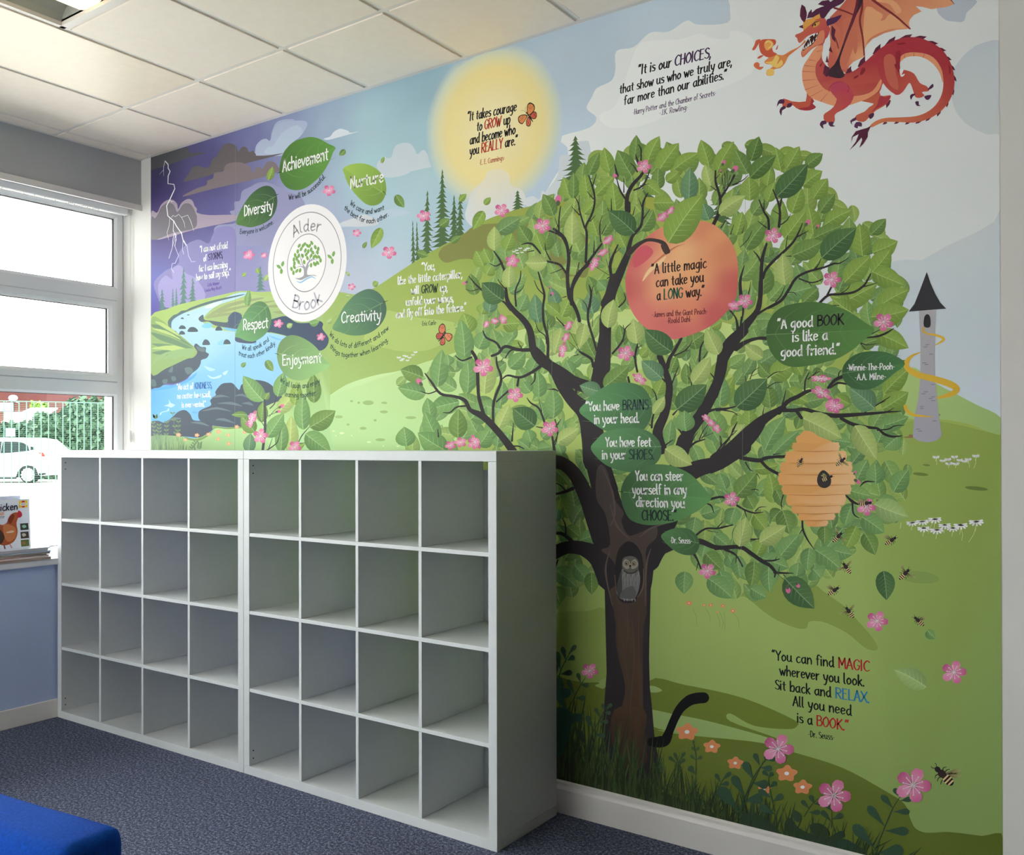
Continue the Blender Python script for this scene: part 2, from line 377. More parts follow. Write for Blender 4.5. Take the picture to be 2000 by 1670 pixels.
class Art:
    """thin layers of film; a layer is only lifted above what it overlaps, so the whole print stays about a millimetre thick"""
    def __init__(s): s.v = []; s.f = []; s.c = []; s.pend = []; s.pv = 0; s.cuts = []
    def mark(s): s.layer(); s.cuts.append((len(s.v), len(s.f)))
    def flush(s):
        if not s.pend: return
        cells = set()
        for (x0, y0, x1, y1) in s.pend:
            for i in range(int(x0//CELL), int(x1//CELL)+1):
                for j in range(int(y0//CELL), int(y1//CELL)+1): cells.add((i, j))
        h = max(GRIDH.get(c, 0) for c in cells)+1
        for c in cells: GRIDH[c] = h
        TOP[0] = max(TOP[0], h)
        for k in range(s.pv, len(s.v)): s.v[k] = (s.v[k][0], -(BASE+STEP*h), s.v[k][2])
        s.pend = []; s.pv = len(s.v)
    def layer(s, k=1): s.flush()
    def face(s, pts, cols, raw=False):
        b = len(s.v)
        for p in pts:
            X, Z = clipw(*(p if raw else wall_xz(p))); s.v.append((X, 0, Z))
        xs_ = [q[0]*200 for q in s.v[b:]]; zs_ = [q[2]*200 for q in s.v[b:]]; s.pend.append((min(xs_), min(zs_), max(xs_), max(zs_)))
        s.f.append(tuple(range(b, b+len(pts))))
        s.c += [gc(c) for c in cols] if isinstance(cols, list) else [gc(cols)]*len(pts)
    def poly(s, pts, col, smooth=True, n=4, lay=True):
        if lay: (s.mark if getattr(s, 'auto', 0) else s.layer)()
        if smooth: pts = catmull(pts, True, n)
        cols = [col(*p) for p in pts] if callable(col) else col
        s.face(pts, cols)
    def ring(s, c, pts, f):
        """filled star-shaped outline with rings so that a colour function shows"""
        s.layer(); R = [0, .25, .5, .75, .92, 1.0]; n = len(pts)
        prev = None
        for r in R[1:]:
            cur = [(c[0]+(p[0]-c[0])*r, c[1]+(p[1]-c[1])*r) for p in pts]
            for i in range(n):
                j = (i+1) % n
                q = [c, cur[i], cur[j]] if prev is None else [prev[i], cur[i], cur[j], prev[j]]
                s.face(q, [f(*a) for a in q])
            prev = cur
    def stroke(s, pts, w, col, smooth=True, n=4, lay=True, raw=False, cap=True, caps=5):
        """w: one width or one per point (photograph pixels)"""
        if lay: s.layer()
        ws = w if isinstance(w, (list, tuple)) else [w]*len(pts)
        if smooth and len(pts) > 2:
            q = catmull(pts, False, n); m = len(q)-1
            W2 = []
            for i in range(m+1):
                t = i*(len(pts)-1)/m; a = int(min(t, len(pts)-2)); W2.append(ws[a]*(1-(t-a))+ws[a+1]*(t-a))
            pts = q; ws = W2
        N = len(pts); Lf = []; Rt = []
        for i in range(N):
            a = pts[max(0, i-1)]; b = pts[min(N-1, i+1)]; dx = b[0]-a[0]; dy = b[1]-a[1]; l = math.hypot(dx, dy) or 1
            h = ws[i]/2; Lf.append((pts[i][0]-dy/l*h, pts[i][1]+dx/l*h)); Rt.append((pts[i][0]+dy/l*h, pts[i][1]-dx/l*h))
        for i in range(N-1): s.face([Lf[i], Lf[i+1], Rt[i+1], Rt[i]], col if not isinstance(col, list) else col[0], raw)
        if cap:
            for (p, q, w_) in ((pts[0], pts[1], ws[0]), (pts[-1], pts[-2], ws[-1])):
                if w_ <= .35 and not raw: continue
                a0 = math.atan2(p[1]-q[1], p[0]-q[0])
                s.face([(p[0]+math.cos(a0-PI/2+PI*k/caps)*w_/2, p[1]+math.sin(a0-PI/2+PI*k/caps)*w_/2) for k in range(caps+1)], col if not isinstance(col, list) else col[0], raw)
    def ell(s, cx, cy, rx, ry, col, rot=0, n=14, lay=True):
        if lay: (s.mark if getattr(s, 'auto', 0) else s.layer)()
        c, d = math.cos(rot), math.sin(rot)
        s.face([(cx+rx*math.cos(t)*c-ry*math.sin(t)*d, cy+rx*math.cos(t)*d+ry*math.sin(t)*c) for t in [2*PI*i/n for i in range(n)]], col)
    def build(s, name, parent, label=None, kind=None, split=False, lim=9999):
        s.flush(); o = None
        if split:
            cuts = [c for c in s.cuts]; 
            if not cuts or cuts[0][1] > 0: cuts = [(0, 0)]+cuts
            cuts = [c for i, c in enumerate(cuts) if i == len(cuts)-1 or cuts[i+1][1] > c[1]]
            ends = cuts[1:]+[(len(s.v), len(s.f))]
            if len(cuts) > lim: ends = ends[:lim]+[ends[-1]]; cuts = cuts[:lim+1]
        else: cuts = [(0, 0)]; ends = [(len(s.v), len(s.f))]
        for n_, ((v0, f0), (v1, f1)) in enumerate(zip(cuts, ends)):
            if f1 <= f0: continue
            me = bpy.data.meshes.new(name); me.from_pydata(s.v[v0:v1], [], [tuple(i-v0 for i in f) for f in s.f[f0:f1]]); me.update()
            at = me.color_attributes.new('Col', 'FLOAT_COLOR', 'POINT'); at.data.foreach_set('color', [x for c in s.c[v0:v1] for x in c])
            me.materials.append(M_vinyl); o = bpy.data.objects.new(name, me); C.objects.link(o); o.parent = parent
            if label and not split: o['label'] = label
            if kind or (split and n_ >= lim): o['kind'] = kind or 'stuff'
        return o

mural = tag(empty('wall_mural', (0, 0, 0)), 'full-height printed storybook landscape mural with a big blossoming tree on the right-hand wall', 'mural')

# --- sky
SKYC = [(296, 320, (62, 62, 96)), (320, 395, (64, 52, 108)), (300, 440, (74, 58, 118)), (420, 330, (76, 70, 128)), (420, 425, (84, 80, 142)), (500, 285, (108, 110, 164)),
        (560, 255, (132, 142, 184)), (640, 240, (150, 172, 200)), (720, 240, (160, 194, 208)), (720, 340, (158, 198, 208)), (620, 420, (160, 170, 200)), (480, 470, (134, 134, 184)),
        (850, 260, (152, 190, 204)), (840, 170, (142, 176, 194)), (960, 110, (160, 184, 204)), (1100, 100, (176, 194, 212)), (1300, 40, (188, 206, 222)), (1130, 300, (188, 207, 226)),
        (1080, 350, (180, 198, 218)), (860, 350, (164, 196, 206)), (780, 420, (166, 196, 210)), (760, 520, (176, 194, 212)), (700, 550, (178, 186, 208)), (560, 520, (150, 150, 192)),
        (430, 560, (140, 134, 190)), (330, 620, (102, 84, 168)), (300, 560, (96, 100, 182)), (300, 650, (92, 78, 160)), (1500, 200, (222, 224, 226)), (1880, 60, (200, 210, 220)),
        (1900, 250, (206, 214, 217)), (1850, 480, (208, 216, 220)), (1880, 620, (200, 213, 222)), (1900, 760, (204, 216, 228)), (1780, 600, (202, 213, 225)), (1600, 500, (222, 225, 227))]
skyf = idw(SKYC)
a = Art(); a.layer()
nx, nz = 46, 26
gp = {}
def towards(X, Z):
    v = Vector((X, 0, Z))-CAM; z = v.dot(FW); return (PPX+F_PX*v.dot(RT)/z, PPY-F_PX*v.dot(UP)/z)
for i in range(nx):
    for j in range(nz):
        q = []
        for (u, w) in ((i, j), (i+1, j), (i+1, j+1), (i, j+1)):
            X = MX1*u/nx; Z = MZ0+(ZC-.003-MZ0)*w/nz; q.append((X, Z))
        b = len(a.v)
        for (X, Z) in q: a.v.append((X, -BASE, Z)); a.c.append(gc(skyf(*towards(X, Z))))
        a.f.append((b, b+1, b+2, b+3))
a.pv = len(a.v)
a.build('sky', mural)
# --- clouds
a = Art(); a.auto = 1
a.poly(V('c1', '105 530 520 400 590 405 612 455 820 450 560 530 105 680'), (84, 84, 88), n=3)
a.poly(V('c1', '1130 1230 1190 1200 1190 1100 1260 1080 1290 960 1400 900 1500 850 1640 850 1870 960 2100 1100 2100 1670 1400 1670 900 1670 960 1560 920 1470 980 1400 1210 1370'), (138, 138, 180))
a.poly(V('c2', '460 300 570 180 720 120 850 170 900 70 980 -40 1200 0 1200 500 1150 860 700 920 300 1010 160 800 150 660 300 520 420 470 470 400'), (128, 122, 180))
a.poly(V('c2', '200 700 290 590 380 640 370 520 430 460 500 470 560 560 700 640 800 900 350 1010 250 940 200 830'), (150, 142, 196))
a.poly(V('c1', '1460 430 1480 350 1560 280 1650 300 1680 180 1740 60 1870 20 1990 60 1950 400 1870 490 1480 495'), (160, 170, 204))
a.poly(V('c4', '265 275 290 170 370 112 428 150 440 70 480 0 560 -60 800 -70 760 60 620 180 540 275 300 290'), (164, 176, 206))
a.poly(V('c4', '360 268 400 200 450 190 500 110 560 40 700 -30 760 60 620 180 540 275'), (172, 188, 212))
a.poly(V('c4', '985 112 1050 90 1090 40 1150 8 1190 14 1240 30 1262 50 1350 38 1150 95 1030 125'), (208, 216, 228))
a.poly(V('c4', '1120 1040 1200 980 1400 940 1540 900 1700 850 1885 880 1885 900 1640 960 1300 1030'), (176, 196, 214))
a.poly(V('c4', '1150 1010 1290 950 1420 910 1560 1010 1300 1040'), (196, 200, 208))
a.poly(V('c6', '-60 1180 -40 1090 0 980 60 1030 90 920 130 870 200 855 262 890 310 960 370 920 430 980 500 945 640 985 600 1040 300 1110 0 1170'), (192, 203, 214))
a.poly(V('c4', '1540 400 1600 320 1690 310 1730 215 1800 165 1900 170 1960 300 1885 470 1640 520'), (190, 202, 214))
BG = [(1146, 212), (1156, 190), (1166, 172), (1194, 158), (1202, 136), (1204, 100), (1238, 92), (1270, 64), (1306, 62), (1342, 40), (1362, 48), (1422, 44), (1426, 12), (1440, -34), (1700, -40), (1960, -40), (1962, 70), (1940, 78), (1905, 90), (1876, 116), (1858, 150), (1862, 205), (1885, 240), (1925, 262), (1962, 275), (1962, 410), (1850, 480), (1740, 520), (1500, 480), (1150, 420), (1060, 400), (1110, 300), (1090, 270), (1150, 250), (1165, 230)]
a.poly(BG, (222, 226, 228))
a.poly(V('c8', '560 480 700 400 860 390 1010 380 1180 330 1300 370 1460 380 1500 300 1700 380 1700 700 1300 900 700 1200 330 1250 200 1130 380 1000'), (228, 231, 232))
a.poly([(1842, 0), (1905, 0), (1900, 14), (1888, 25), (1882, 42), (1862, 42), (1845, 38), (1830, 20)], (186, 196, 212))
a.poly(V('T', '160 60 300 30 560 40 700 0 740 20 560 110 380 190 250 220 220 120'), (206, 216, 222))
a.poly(V('c6', '1510 1320 1620 1150 1640 980 1740 960 1780 860 1850 840 1920 880 1909 1300 1560 1350'), (200, 208, 216))
a.build('cloud', mural, split=True)
a = Art(); a.auto = 1
a.poly(V('c1', '525 820 600 720 640 650 720 630 780 650 860 640 900 540 960 500 1000 420 1060 350 1140 335 1210 370 1240 440 1290 380 1350 390 1380 450 1430 430 1470 480 1480 495 1640 490 1830 462 1600 530 1400 580 1200 640 900 740 800 770 560 830'), (96, 88, 92))
a.poly(V('c1', '510 1030 700 920 820 880 840 820 910 790 930 720 1040 700 1060 640 1100 600 1200 580 1300 590 1400 650 1420 725 1470 650 1520 645 1560 660 1600 590 1660 565 1720 590 1760 640 1770 700 1500 790 900 930'), (122, 108, 114))
a.poly(V('c1', '105 1230 180 1240 230 1140 300 1080 380 1070 440 1120 455 1190 500 1110 580 1060 640 1080 670 1150 700 1190 705 1240 860 1270 1200 1270 1210 1340 700 1450 105 1590'), (158, 142, 162))
a.poly(V('c1', '105 1300 150 1310 190 1260 240 1160 330 1110 400 1140 445 1230 520 1130 600 1120 650 1170 690 1260 700 1300 670 1440 400 1500 105 1590'), (112, 106, 116))
a.build('storm_cloud', mural, split=True)
a = Art()
for pts, w in (('285 565 325 610 325 660 350 700 325 760 322 860 400 870 412 925 350 1060 305 1150 320 1280 400 1350 430 1410 500 1510 520 1600 560 1670', 11),
               ('285 565 265 640 265 760', 5), ('265 680 210 740', 4), ('340 1070 370 1095 400 1090', 5), ('320 1280 345 1300 340 1400 310 1500 335 1600', 4),
               ('370 1300 385 1275 420 1290 460 1260 500 1300 580 1270 620 1350 660 1480', 5), ('500 1300 535 1370 545 1440', 4), ('395 1350 390 1480 430 1530 415 1670', 6), ('400 1510 385 1600 380 1690', 5)):
    p = V('c1', pts); a.stroke(p, [w/6.679]*(len(p)-1)+[w/16], (240, 238, 255), smooth=False)
for pts in ('390 0 420 60 375 240 335 365', '410 50 430 120 410 200 460 330 415 430', '500 20 520 130 510 250 528 310', '530 130 570 200 590 330 630 410 680 405', '415 430 380 430 365 500 400 550'):
    p = V('c2', pts); a.stroke(p, .8, (214, 210, 245), smooth=False)
a.build('lightning', mural, 'white forked lightning bolt', 'stuff')
# --- sun
a = Art()
SC = (966, 246)
def sunpt(t, r): return (SC[0]+(104*math.cos(t)+0)*r, SC[1]+126*math.sin(t)*r-12*math.cos(t)*r)
rings = [(0, (236, 222, 176)), (.45, (234, 218, 160)), (.78, (232, 213, 142)), (.92, (228, 211, 142)), (1.04, (218, 212, 166)), (1.16, (200, 208, 188)), (1.3, None)]
a.layer(); n = 40
for k in range(len(rings)-1):
    for i in range(n):
        t0 = 2*PI*i/n; t1 = 2*PI*(i+1)/n
        q = [sunpt(t0, rings[k][0]), sunpt(t0, rings[k+1][0]), sunpt(t1, rings[k+1][0]), sunpt(t1, rings[k][0])]
        cc = [rings[k][1] or skyf(*q[0]), rings[k+1][1] or skyf(*q[1]), rings[k+1][1] or skyf(*q[2]), rings[k][1] or skyf(*q[3])]
        if k == 0: q = q[1:]; q[2] = sunpt(0, 0); cc = [cc[1], cc[2], cc[0]]
        a.face(q, cc)
a.build('sun', mural, 'pale yellow glowing sun')
a = Art(); a.auto = 1
a.poly(V('c6', '820 1310 930 1200 960 1130 1040 1100 1120 1110 1170 1160 1190 1250 1290 1300 1300 1460 900 1640 760 1560 790 1400'), lambda x, y: mixc((226, 216, 184), (205, 210, 216), min(1, max(0, (y-345)/45))))
a.poly(V('c6', '1300 1400 1380 1350 1450 1380 1480 1300 1560 1420 1400 1480'), (204, 210, 218))
a.build('cloud', mural, split=True)

# --- conifers
def pine(a, bx, by, tx, ty, w, col, seed):
    a.mark(); rr = random.Random(seed); w *= 1.7; n = max(7, int((by-ty)/9.5)); L_ = [(tx, ty)]; R_ = []
    for i in range(1, n+1):
        t = i/n; x = tx+(bx-tx)*t; y = ty+(by-ty)*t; h = w/2*(t**.8)*(.6+.55*rr.random()); g = w/2*(t**.8)*.22
        L_ += [(x-h*.7, y-(by-ty)/n*.15), (x-h, y+(by-ty)/n*.12), (x-g, y)]
        h2 = w/2*(t**.8)*(.6+.55*rr.random())
        R_ += [(x+h2*.7, y-(by-ty)/n*.35), (x+h2, y-(by-ty)/n*.08), (x+g, y-(by-ty)/n*.2)]
    a.poly(L_+R_[::-1], col, smooth=False)
a = Art()
for i, (bx, by, tx, ty, w) in enumerate(((808, 520, 806, 430, 9), (816, 518, 814, 432, 9), (834, 512, 835, 372, 22), (864, 492, 864, 330, 30), (887, 478, 887, 380, 20), (899, 472, 899, 378, 18), (1011, 414, 1011, 372, 22), (1125, 352, 1124, 265, 48), (1262, 420, 1262, 340, 50), (1408, 450, 1408, 350, 50))):
    pine(a, bx, by, tx, ty, w, (72, 104, 58), i)
a.build('conifer', mural, split=True)
a = Art()
for i, (x, y, t, w) in enumerate(((245, 1070, 765, 80), (525, 980, 480, 100), (645, 945, 610, 85), (387, 1015, 755, 45), (430, 1000, 745, 42), (1525, 790, 460, 95))):
    p = V('c2', '%d %d %d %d' % (x, y, x, t)); pine(a, p[0][0], p[0][1], p[1][0], p[1][1], w/6.679, (84, 124, 118), 20+i)
a.build('conifer', mural, split=True)

# --- hills
a = Art()
hillg = idw([(800, 560, (150, 172, 72)), (900, 500, (142, 162, 62)), (1100, 400, (150, 160, 58)), (1000, 600, (158, 178, 80)), (700, 650, (150, 178, 92)), (650, 760, (152, 186, 104)), (1300, 390, (158, 166, 56)), (1600, 600, (168, 196, 92)), (1500, 480, (168, 184, 78)), (850, 650, (156, 182, 88))])
a.poly(V('p', '640 575 666 571 700 575 735 560 795 521 847 489 897 462 949 430 1000 412 1039 402 1100 387 1250 384 1320 396 1400 430 1480 480 1560 556 1650 640 1760 732 1800 737 1827 749 1868 771 1953 815 1990 840 1990 1150 1500 1150 900 1150 560 1150 560 700'), hillg)
a.poly(V('G', '405 190 430 130 500 90 600 20 700 -40 1000 -60 1400 -100 1500 60 1510 330 1400 340 1200 360 1100 260 900 250 700 300 690 255 650 215 560 215 460 240'), (128, 132, 62))
a.poly(V('G', '0 600 200 640 560 700 400 860 200 900 0 870 -150 800'), (166, 190, 96))
a.build('hill', mural, 'olive green hill behind the tree')
a = Art()
lgf = idw([(640, 820, (176, 212, 142)), (760, 780, (190, 220, 150)), (850, 740, (186, 214, 138)), (900, 860, (160, 218, 150)), (700, 870, (160, 212, 148)), (1150, 680, (188, 210, 118)), (1050, 800, (182, 212, 124)), (1300, 700, (190, 210, 120)), (1600, 750, (186, 210, 118))])
a.poly(V('p', '520 910 560 850 605 800 640 775 680 750 733 733 781 724 829 708 900 685 960 660 1050 636 1150 610 1300 606 1450 640 1560 680 1660 760 1700 830 1600 980 1000 980 560 980'), lgf)
a.poly(V('p', '960 742 1050 738 1130 732 1240 722 1340 722 1450 735 1560 770 1640 800 1750 825 1800 820 1868 829 1953 850 1990 860 1990 1760 900 1760 900 800 940 760'), idw([(1000, 780, (176, 204, 104)), (1100, 850, (178, 204, 96)), (1300, 800, (180, 204, 100)), (1500, 830, (176, 200, 98)), (1400, 1050, (158, 182, 84)), (1800, 900, (152, 178, 78)), (1900, 900, (140, 164, 66)), (1900, 1200, (136, 162, 84)), (1500, 1200, (142, 170, 94)), (1700, 1300, (136, 164, 88)), (1800, 1500, (130, 158, 84)), (1700, 1420, (134, 162, 88)), (1300, 1250, (134, 162, 84)), (1120, 1200, (112, 130, 56)), (1120, 1000, (136, 152, 58))]))  # lower meadow colours toned down to carry the dimmer light near the floor
a.poly(V('T', '320 925 420 945 530 1035 700 1125 860 1210 1056 1312 1056 1455 800 1370 560 1330 300 1322 240 1200'), lambda x, y: mixc((172, 202, 118), (158, 190, 112), min(1, max(0, (x-1780)/170))))
a.build('hill', mural, 'bright green meadow')
a = Art(); a.auto = 1
for k, cx, cy, rx, ry in (('c5', 1285, 1177, 52, 22), ('c5', 1130, 1162, 14, 10), ('c5', 1197, 1177, 14, 11), ('c5', 1445, 1178, 16, 11), ('c5', 1435, 1262, 34, 14), ('c5', 1012, 1308, 38, 14), ('c5', 1350, 1340, 15, 11), ('c5', 1098, 1380, 14, 10), ('c5', 1238, 1415, 32, 14), ('c5', 1398, 1522, 46, 14), ('G', 200, 1388, 40, 11), ('G', 0, 1278, 20, 8), ('G', 0, 1345, 30, 10), ('G', 920, 1140, 34, 9), ('c5', 1660, 1315, 26, 12)):
    p = V(k, '%f %f' % (cx, cy))[0]; s_ = VP[k][2]; a.ell(p[0], p[1], rx/s_, ry/s_, (150, 184, 108))
for k, cx, cy, rx, ry in (('c5', 1038, 1460, 22, 9), ('c5', 962, 1440, 13, 5), ('c5', 983, 1484, 6, 5), ('c5', 1132, 1484, 6, 5), ('c5', 1292, 1543, 20, 7), ('c5', 1425, 1580, 8, 5), ('c5', 1562, 1582, 16, 5), ('c5', 505, 1332, 6, 6), ('c5', 380, 1520, 28, 8)):
    p = V(k, '%f %f' % (cx, cy))[0]; s_ = VP[k][2]; a.ell(p[0], p[1], rx/s_, ry/s_, (212, 232, 176))
for k, cx, cy, rx, ry, c_ in (('U', 410, 318, 65, 13, (110, 132, 52)), ('U', 458, 244, 30, 8, (110, 132, 52)), ('U', 865, 434, 95, 16, (104, 126, 50)), ('U', 400, 1158, 165, 50, (132, 158, 76)), ('T', 560, 1295, 12, 8, (130, 150, 90)), ('E', 370, 650, 70, 68, (150, 110, 60)), ('H', 1040, 1030, 110, 32, (150, 176, 100))):
    p = V(k, '%f %f' % (cx, cy))[0]; s_ = VP[k][2]; a.ell(p[0], p[1], rx/s_, ry/s_, c_, rot=.1 if k == 'U' else 0)
a.poly(V('T', '258 1475 310 1470 315 1455 345 1455 350 1482 300 1484'), (150, 116, 70), smooth=False)
a.build('meadow_patch', mural, split=True)
a = Art(); a.auto = 1
oli = (118, 134, 40)
a.poly(V('I', '160 40 200 60 350 180 500 250 580 258 600 216 650 210 720 225 850 290 960 380 1030 402 1047 375 1000 300 920 210 850 130 700 20 600 -40 300 -80'), (134, 156, 64))
a.poly(V('H', '1040 935 1400 980 1983 1110 2500 1330 2540 1400 2440 1430 2100 1395 1860 1270 1860 1350 2300 1510 2380 1560 2300 1600 1983 1540 1400 1440 1040 1400'), (108, 126, 36))
a.poly(V('H', '1040 1240 1250 1270 1600 1340 1983 1440 2280 1530 2380 1600 1983 1545 1500 1490 1060 1400'), (150, 178, 98))
a.poly(V('H', '1040 990 1110 1000 1165 1035 1120 1055 1040 1050'), (152, 180, 100))
a.poly(V('H', '80 905 300 900 520 955 480 985 560 1020 620 1040 620 1700 80 1700'), (100, 114, 30))
a.poly(V('H', '150 235 400 230 600 240 600 900 150 905 80 700 80 300'), (136, 158, 70))
a.poly(V('K', '-1500 220 -1300 90 -800 120 -500 190 0 240 180 268 350 320 700 430 1000 590 1150 690 1190 790 1225 860 1285 892 1360 895 1450 890 1560 900 1700 918 1870 935 1870 1400 1000 1400 -1500 1000'), idw([(1300, 1450, (108, 124, 32)), (1600, 1520, (104, 120, 40)), (1800, 1600, (98, 114, 34)), (1900, 1650, (92, 108, 28)), (1400, 1600, (98, 112, 30))]))
a.build('meadow_patch', mural, split=True)

# --- river
a = Art()
a.poly(V('c2', '100 1120 300 1030 500 960 900 870 1200 800 1350 790 1540 805 1870 780 2200 790 2200 1500 100 1500'), (158, 186, 96), n=3)
a.poly(V('c2', '1200 825 1350 808 1400 830 1200 900 980 980 860 1060 790 1130 770 1180 820 1230 1000 1300 1300 1330 1600 1330 2000 1420 2250 1560 2250 2900 100 2900 100 2100 500 2000 700 1750 700 1560 620 1480 500 1380 360 1290 350 1200 430 1120 620 1050 900 950'),
       idw([(470, 572, (166, 205, 240)), (400, 600, (170, 204, 238)), (350, 640, (158, 196, 234)), (420, 670, (160, 200, 236)), (560, 690, (140, 194, 240)), (480, 740, (128, 188, 238)), (330, 780, (96, 168, 232)), (300, 820, (76, 158, 230)), (400, 720, (124, 186, 240))]))
for pts, c_ in (('c2 1030 905 900 950 820 990 800 1015 900 1010 1000 960', (200, 222, 244)), ('c2 760 1250 830 1205 900 1225 880 1270 800 1275', (112, 186, 232)), ('c2 1040 1265 1150 1280 1300 1290 1280 1320 1100 1305', (104, 180, 236)),
                ('c3 730 540 640 600 500 680 250 740 100 770 100 790 300 770 520 710 680 620', (84, 160, 228)), ('c3 1000 150 1080 95 1150 150 1060 170', (120, 190, 236)), ('c3 345 905 375 955 432 980 380 1015 330 1000 285 990 350 965', (172, 208, 246)), ('c3 340 1020 350 1060 260 1085 240 1120 222 1105 250 1075 320 1055', (160, 200, 244)),
                ('c3 1080 545 1150 510 1130 560 1100 575', (176, 212, 246)), ('c3 870 570 950 605 1060 570 1040 610 930 625', (176, 212, 246)), ('c3 820 450 900 470 980 500 900 520', (160, 202, 244)), ('c3 1500 120 1540 100 1530 170 1505 150', (104, 172, 230)), ('c3 1700 30 1900 100 1960 110 1800 90', (104, 180, 236))):
    k, s_ = pts.split(' ', 1); a.poly(V(k, s_), c_, n=3)
a.poly(V('c5', '900 620 850 690 740 760 600 880 470 1000 440 1150 300 1190 120 1380 0 1410 -60 1660 880 1660 920 1330 930 1200 930 1000 930 800 930 680'), lambda x, y: mixc(hillg(x, y), lgf(x, y), min(1, max(0, (y-772)/36))))
a.build('river', mural, 'winding light blue river', 'stuff')
a = Art()
stn = (72, 84, 96)
a.poly(V('c2', '1290 835 900 915 640 1000 560 1040 500 1050 440 1090 390 1110 325 1180 330 1250 365 1290 370 1200 420 1140 560 1065 760 990 1000 920 1285 850'), (82, 106, 108))
mg = idw([(500, 600, (170, 192, 110)), (430, 620, (152, 178, 104)), (560, 640, (150, 180, 110)), (480, 635, (146, 172, 110))])
a.poly(V('c2', '800 1130 950 990 1200 900 1400 840 1700 870 2200 850 2300 1200 1500 1260 1200 1220 900 1180'), mg)
for s_ in ('830 1120 1100 960 1500 880 1550 895 1150 990 860 1130', '900 1060 1200 1000 1650 920 1700 930 1300 1010 1000 1080', '820 1150 1000 1080 1300 1080 1100 1110 900 1140', '1550 1000 1800 960 2100 950 1800 1000', '1700 1060 2000 1040 2200 1100 1800 1090'):
    a.poly(V('c2', s_), (140, 154, 102), n=3)
a.poly(V('c2', '720 1150 780 1100 800 1165 900 1180 1090 1200 1110 1130 1190 1060 1290 1110 1210 1190 1240 1220 1230 1285 1100 1270 940 1240 850 1190 760 1195'), (76, 92, 104))
a.poly(V('c2', '1190 1065 1290 1110 1200 1180 1110 1180 1130 1110'), (74, 88, 116))
a.poly(V('c5', '-10 470 0 370 60 335 110 380 120 440 300 420 400 395 520 370 620 430 760 430 830 415 865 440 860 490 915 570 905 640 850 690 760 680 700 640 540 560 380 520 350 520 100 480'), idw([(460, 620, (66, 86, 112)), (620, 640, (58, 72, 102)), (560, 640, (52, 74, 100))]))
a.poly(V('c5', '50 560 60 610 200 625 240 600 120 570'), (66, 80, 104))
for cx, cy, rx, ry in ((510, 1147, 20, 11), (588, 1103, 18, 7), (510, 1264, 46, 26), (506, 1337, 40, 26), (645, 1295, 68, 35), (986, 1282, 46, 30), (820, 1462, 50, 40), (1092, 1456, 48, 34), (415, 1319, 18, 9)):
    p = V('c2', '%d %d' % (cx, cy))[0]; a.ell(p[0], p[1]+1, rx*1.15/6.679, ry/6.679, (168, 214, 246)); a.poly([(p[0]-rx/6.679, p[1]+ry*.7/6.679), (p[0]-rx*.6/6.679, p[1]-ry*.7/6.679), (p[0]+rx*.1/6.679, p[1]-ry/6.679), (p[0]+rx*.8/6.679, p[1]-ry*.3/6.679), (p[0]+rx/6.679, p[1]+ry*.7/6.679), (p[0], p[1]+ry*.9/6.679)], (66, 82, 94))
a.poly(V('c2', '1470 1040 1500 1000 1550 1020 1600 1000'), (150, 170, 110), n=2)
a.poly(V('c3', '100 420 300 360 640 330 700 230 690 180 720 145 780 190 850 200 850 260 892 290 860 345 790 370 780 420 740 490 650 560 560 640 420 690 300 690 230 740 150 752 100 740'), (70, 82, 96))
for s_ in ('340 520 400 450 400 530 370 540', '260 640 330 630 320 690 270 690', '110 640 160 640 180 720 120 730', '560 480 640 470 680 520 600 570', '380 600 430 590 450 640 400 660', '720 180 780 200 840 210 830 260 750 240'):
    a.poly(V('c3', s_), (92, 112, 116), n=2)
a.poly(V('c3', '990 840 980 800 1060 700 1150 680 1220 690 1300 775 1330 710 1370 690 1500 640 1700 680 1850 830 1900 910 1750 960 1450 1110 1340 1190 1345 1280 1000 1270 780 1200 750 1090 800 1040 920 985 910 920 960 870'), (66, 78, 94))
a.poly(V('c3', '95 1225 200 1195 290 1220 400 1140 480 1070 570 1050 640 1110 690 1190 880 1200 945 1270 940 1320 870 1370 760 1425 550 1410 95 1410'), (66, 76, 92))
for s_ in ('930 880 1050 840 1180 880 1100 870 1000 880', '800 1060 1000 1010 1200 1070 1000 1040 860 1060', '1000 960 1200 940 1350 1000 1150 970', '1240 860 1350 830 1450 900 1350 860', '640 1220 780 1210 900 1270 760 1240', '300 1210 420 1150 520 1170 420 1180', '1340 960 1440 940 1500 990 1400 970', '980 1180 1100 1160 1250 1230 1100 1200'):
    a.poly(V('c3', s_), (94, 112, 122), n=3)
a.build('river_rocks', mural, 'dark slate grey rocks along the river', 'stuff')
a = Art()
a.poly(V('c2', '95 1170 250 1180 330 1250 450 1340 560 1430 660 1520 705 1590 650 1660 560 1680 300 1800 95 1860'), (132, 162, 92))
for s_ in ('100 1230 300 1260 520 1420 660 1530 400 1400 200 1310', '100 1330 300 1380 500 1460 690 1570 400 1490 200 1420', '105 1480 350 1490 600 1560 660 1600 350 1560', '110 1600 350 1560 640 1620 400 1640'):
    a.poly(V('c2', s_), (96, 130, 92), n=3)
for s_ in ('110 1280 300 1310 500 1430 350 1370', '150 1190 280 1220 480 1380 300 1290', '105 1540 400 1500 650 1600 300 1560'):
    a.poly(V('c2', s_), (168, 192, 104), n=3)
a.poly(V('c3', '120 445 180 330 400 240 700 215 640 330 500 320 350 440 420 340 280 365 340 290 200 380'), (132, 166, 104), n=3)
a.build('grassy_bank', mural, kind='stuff')
a = Art()
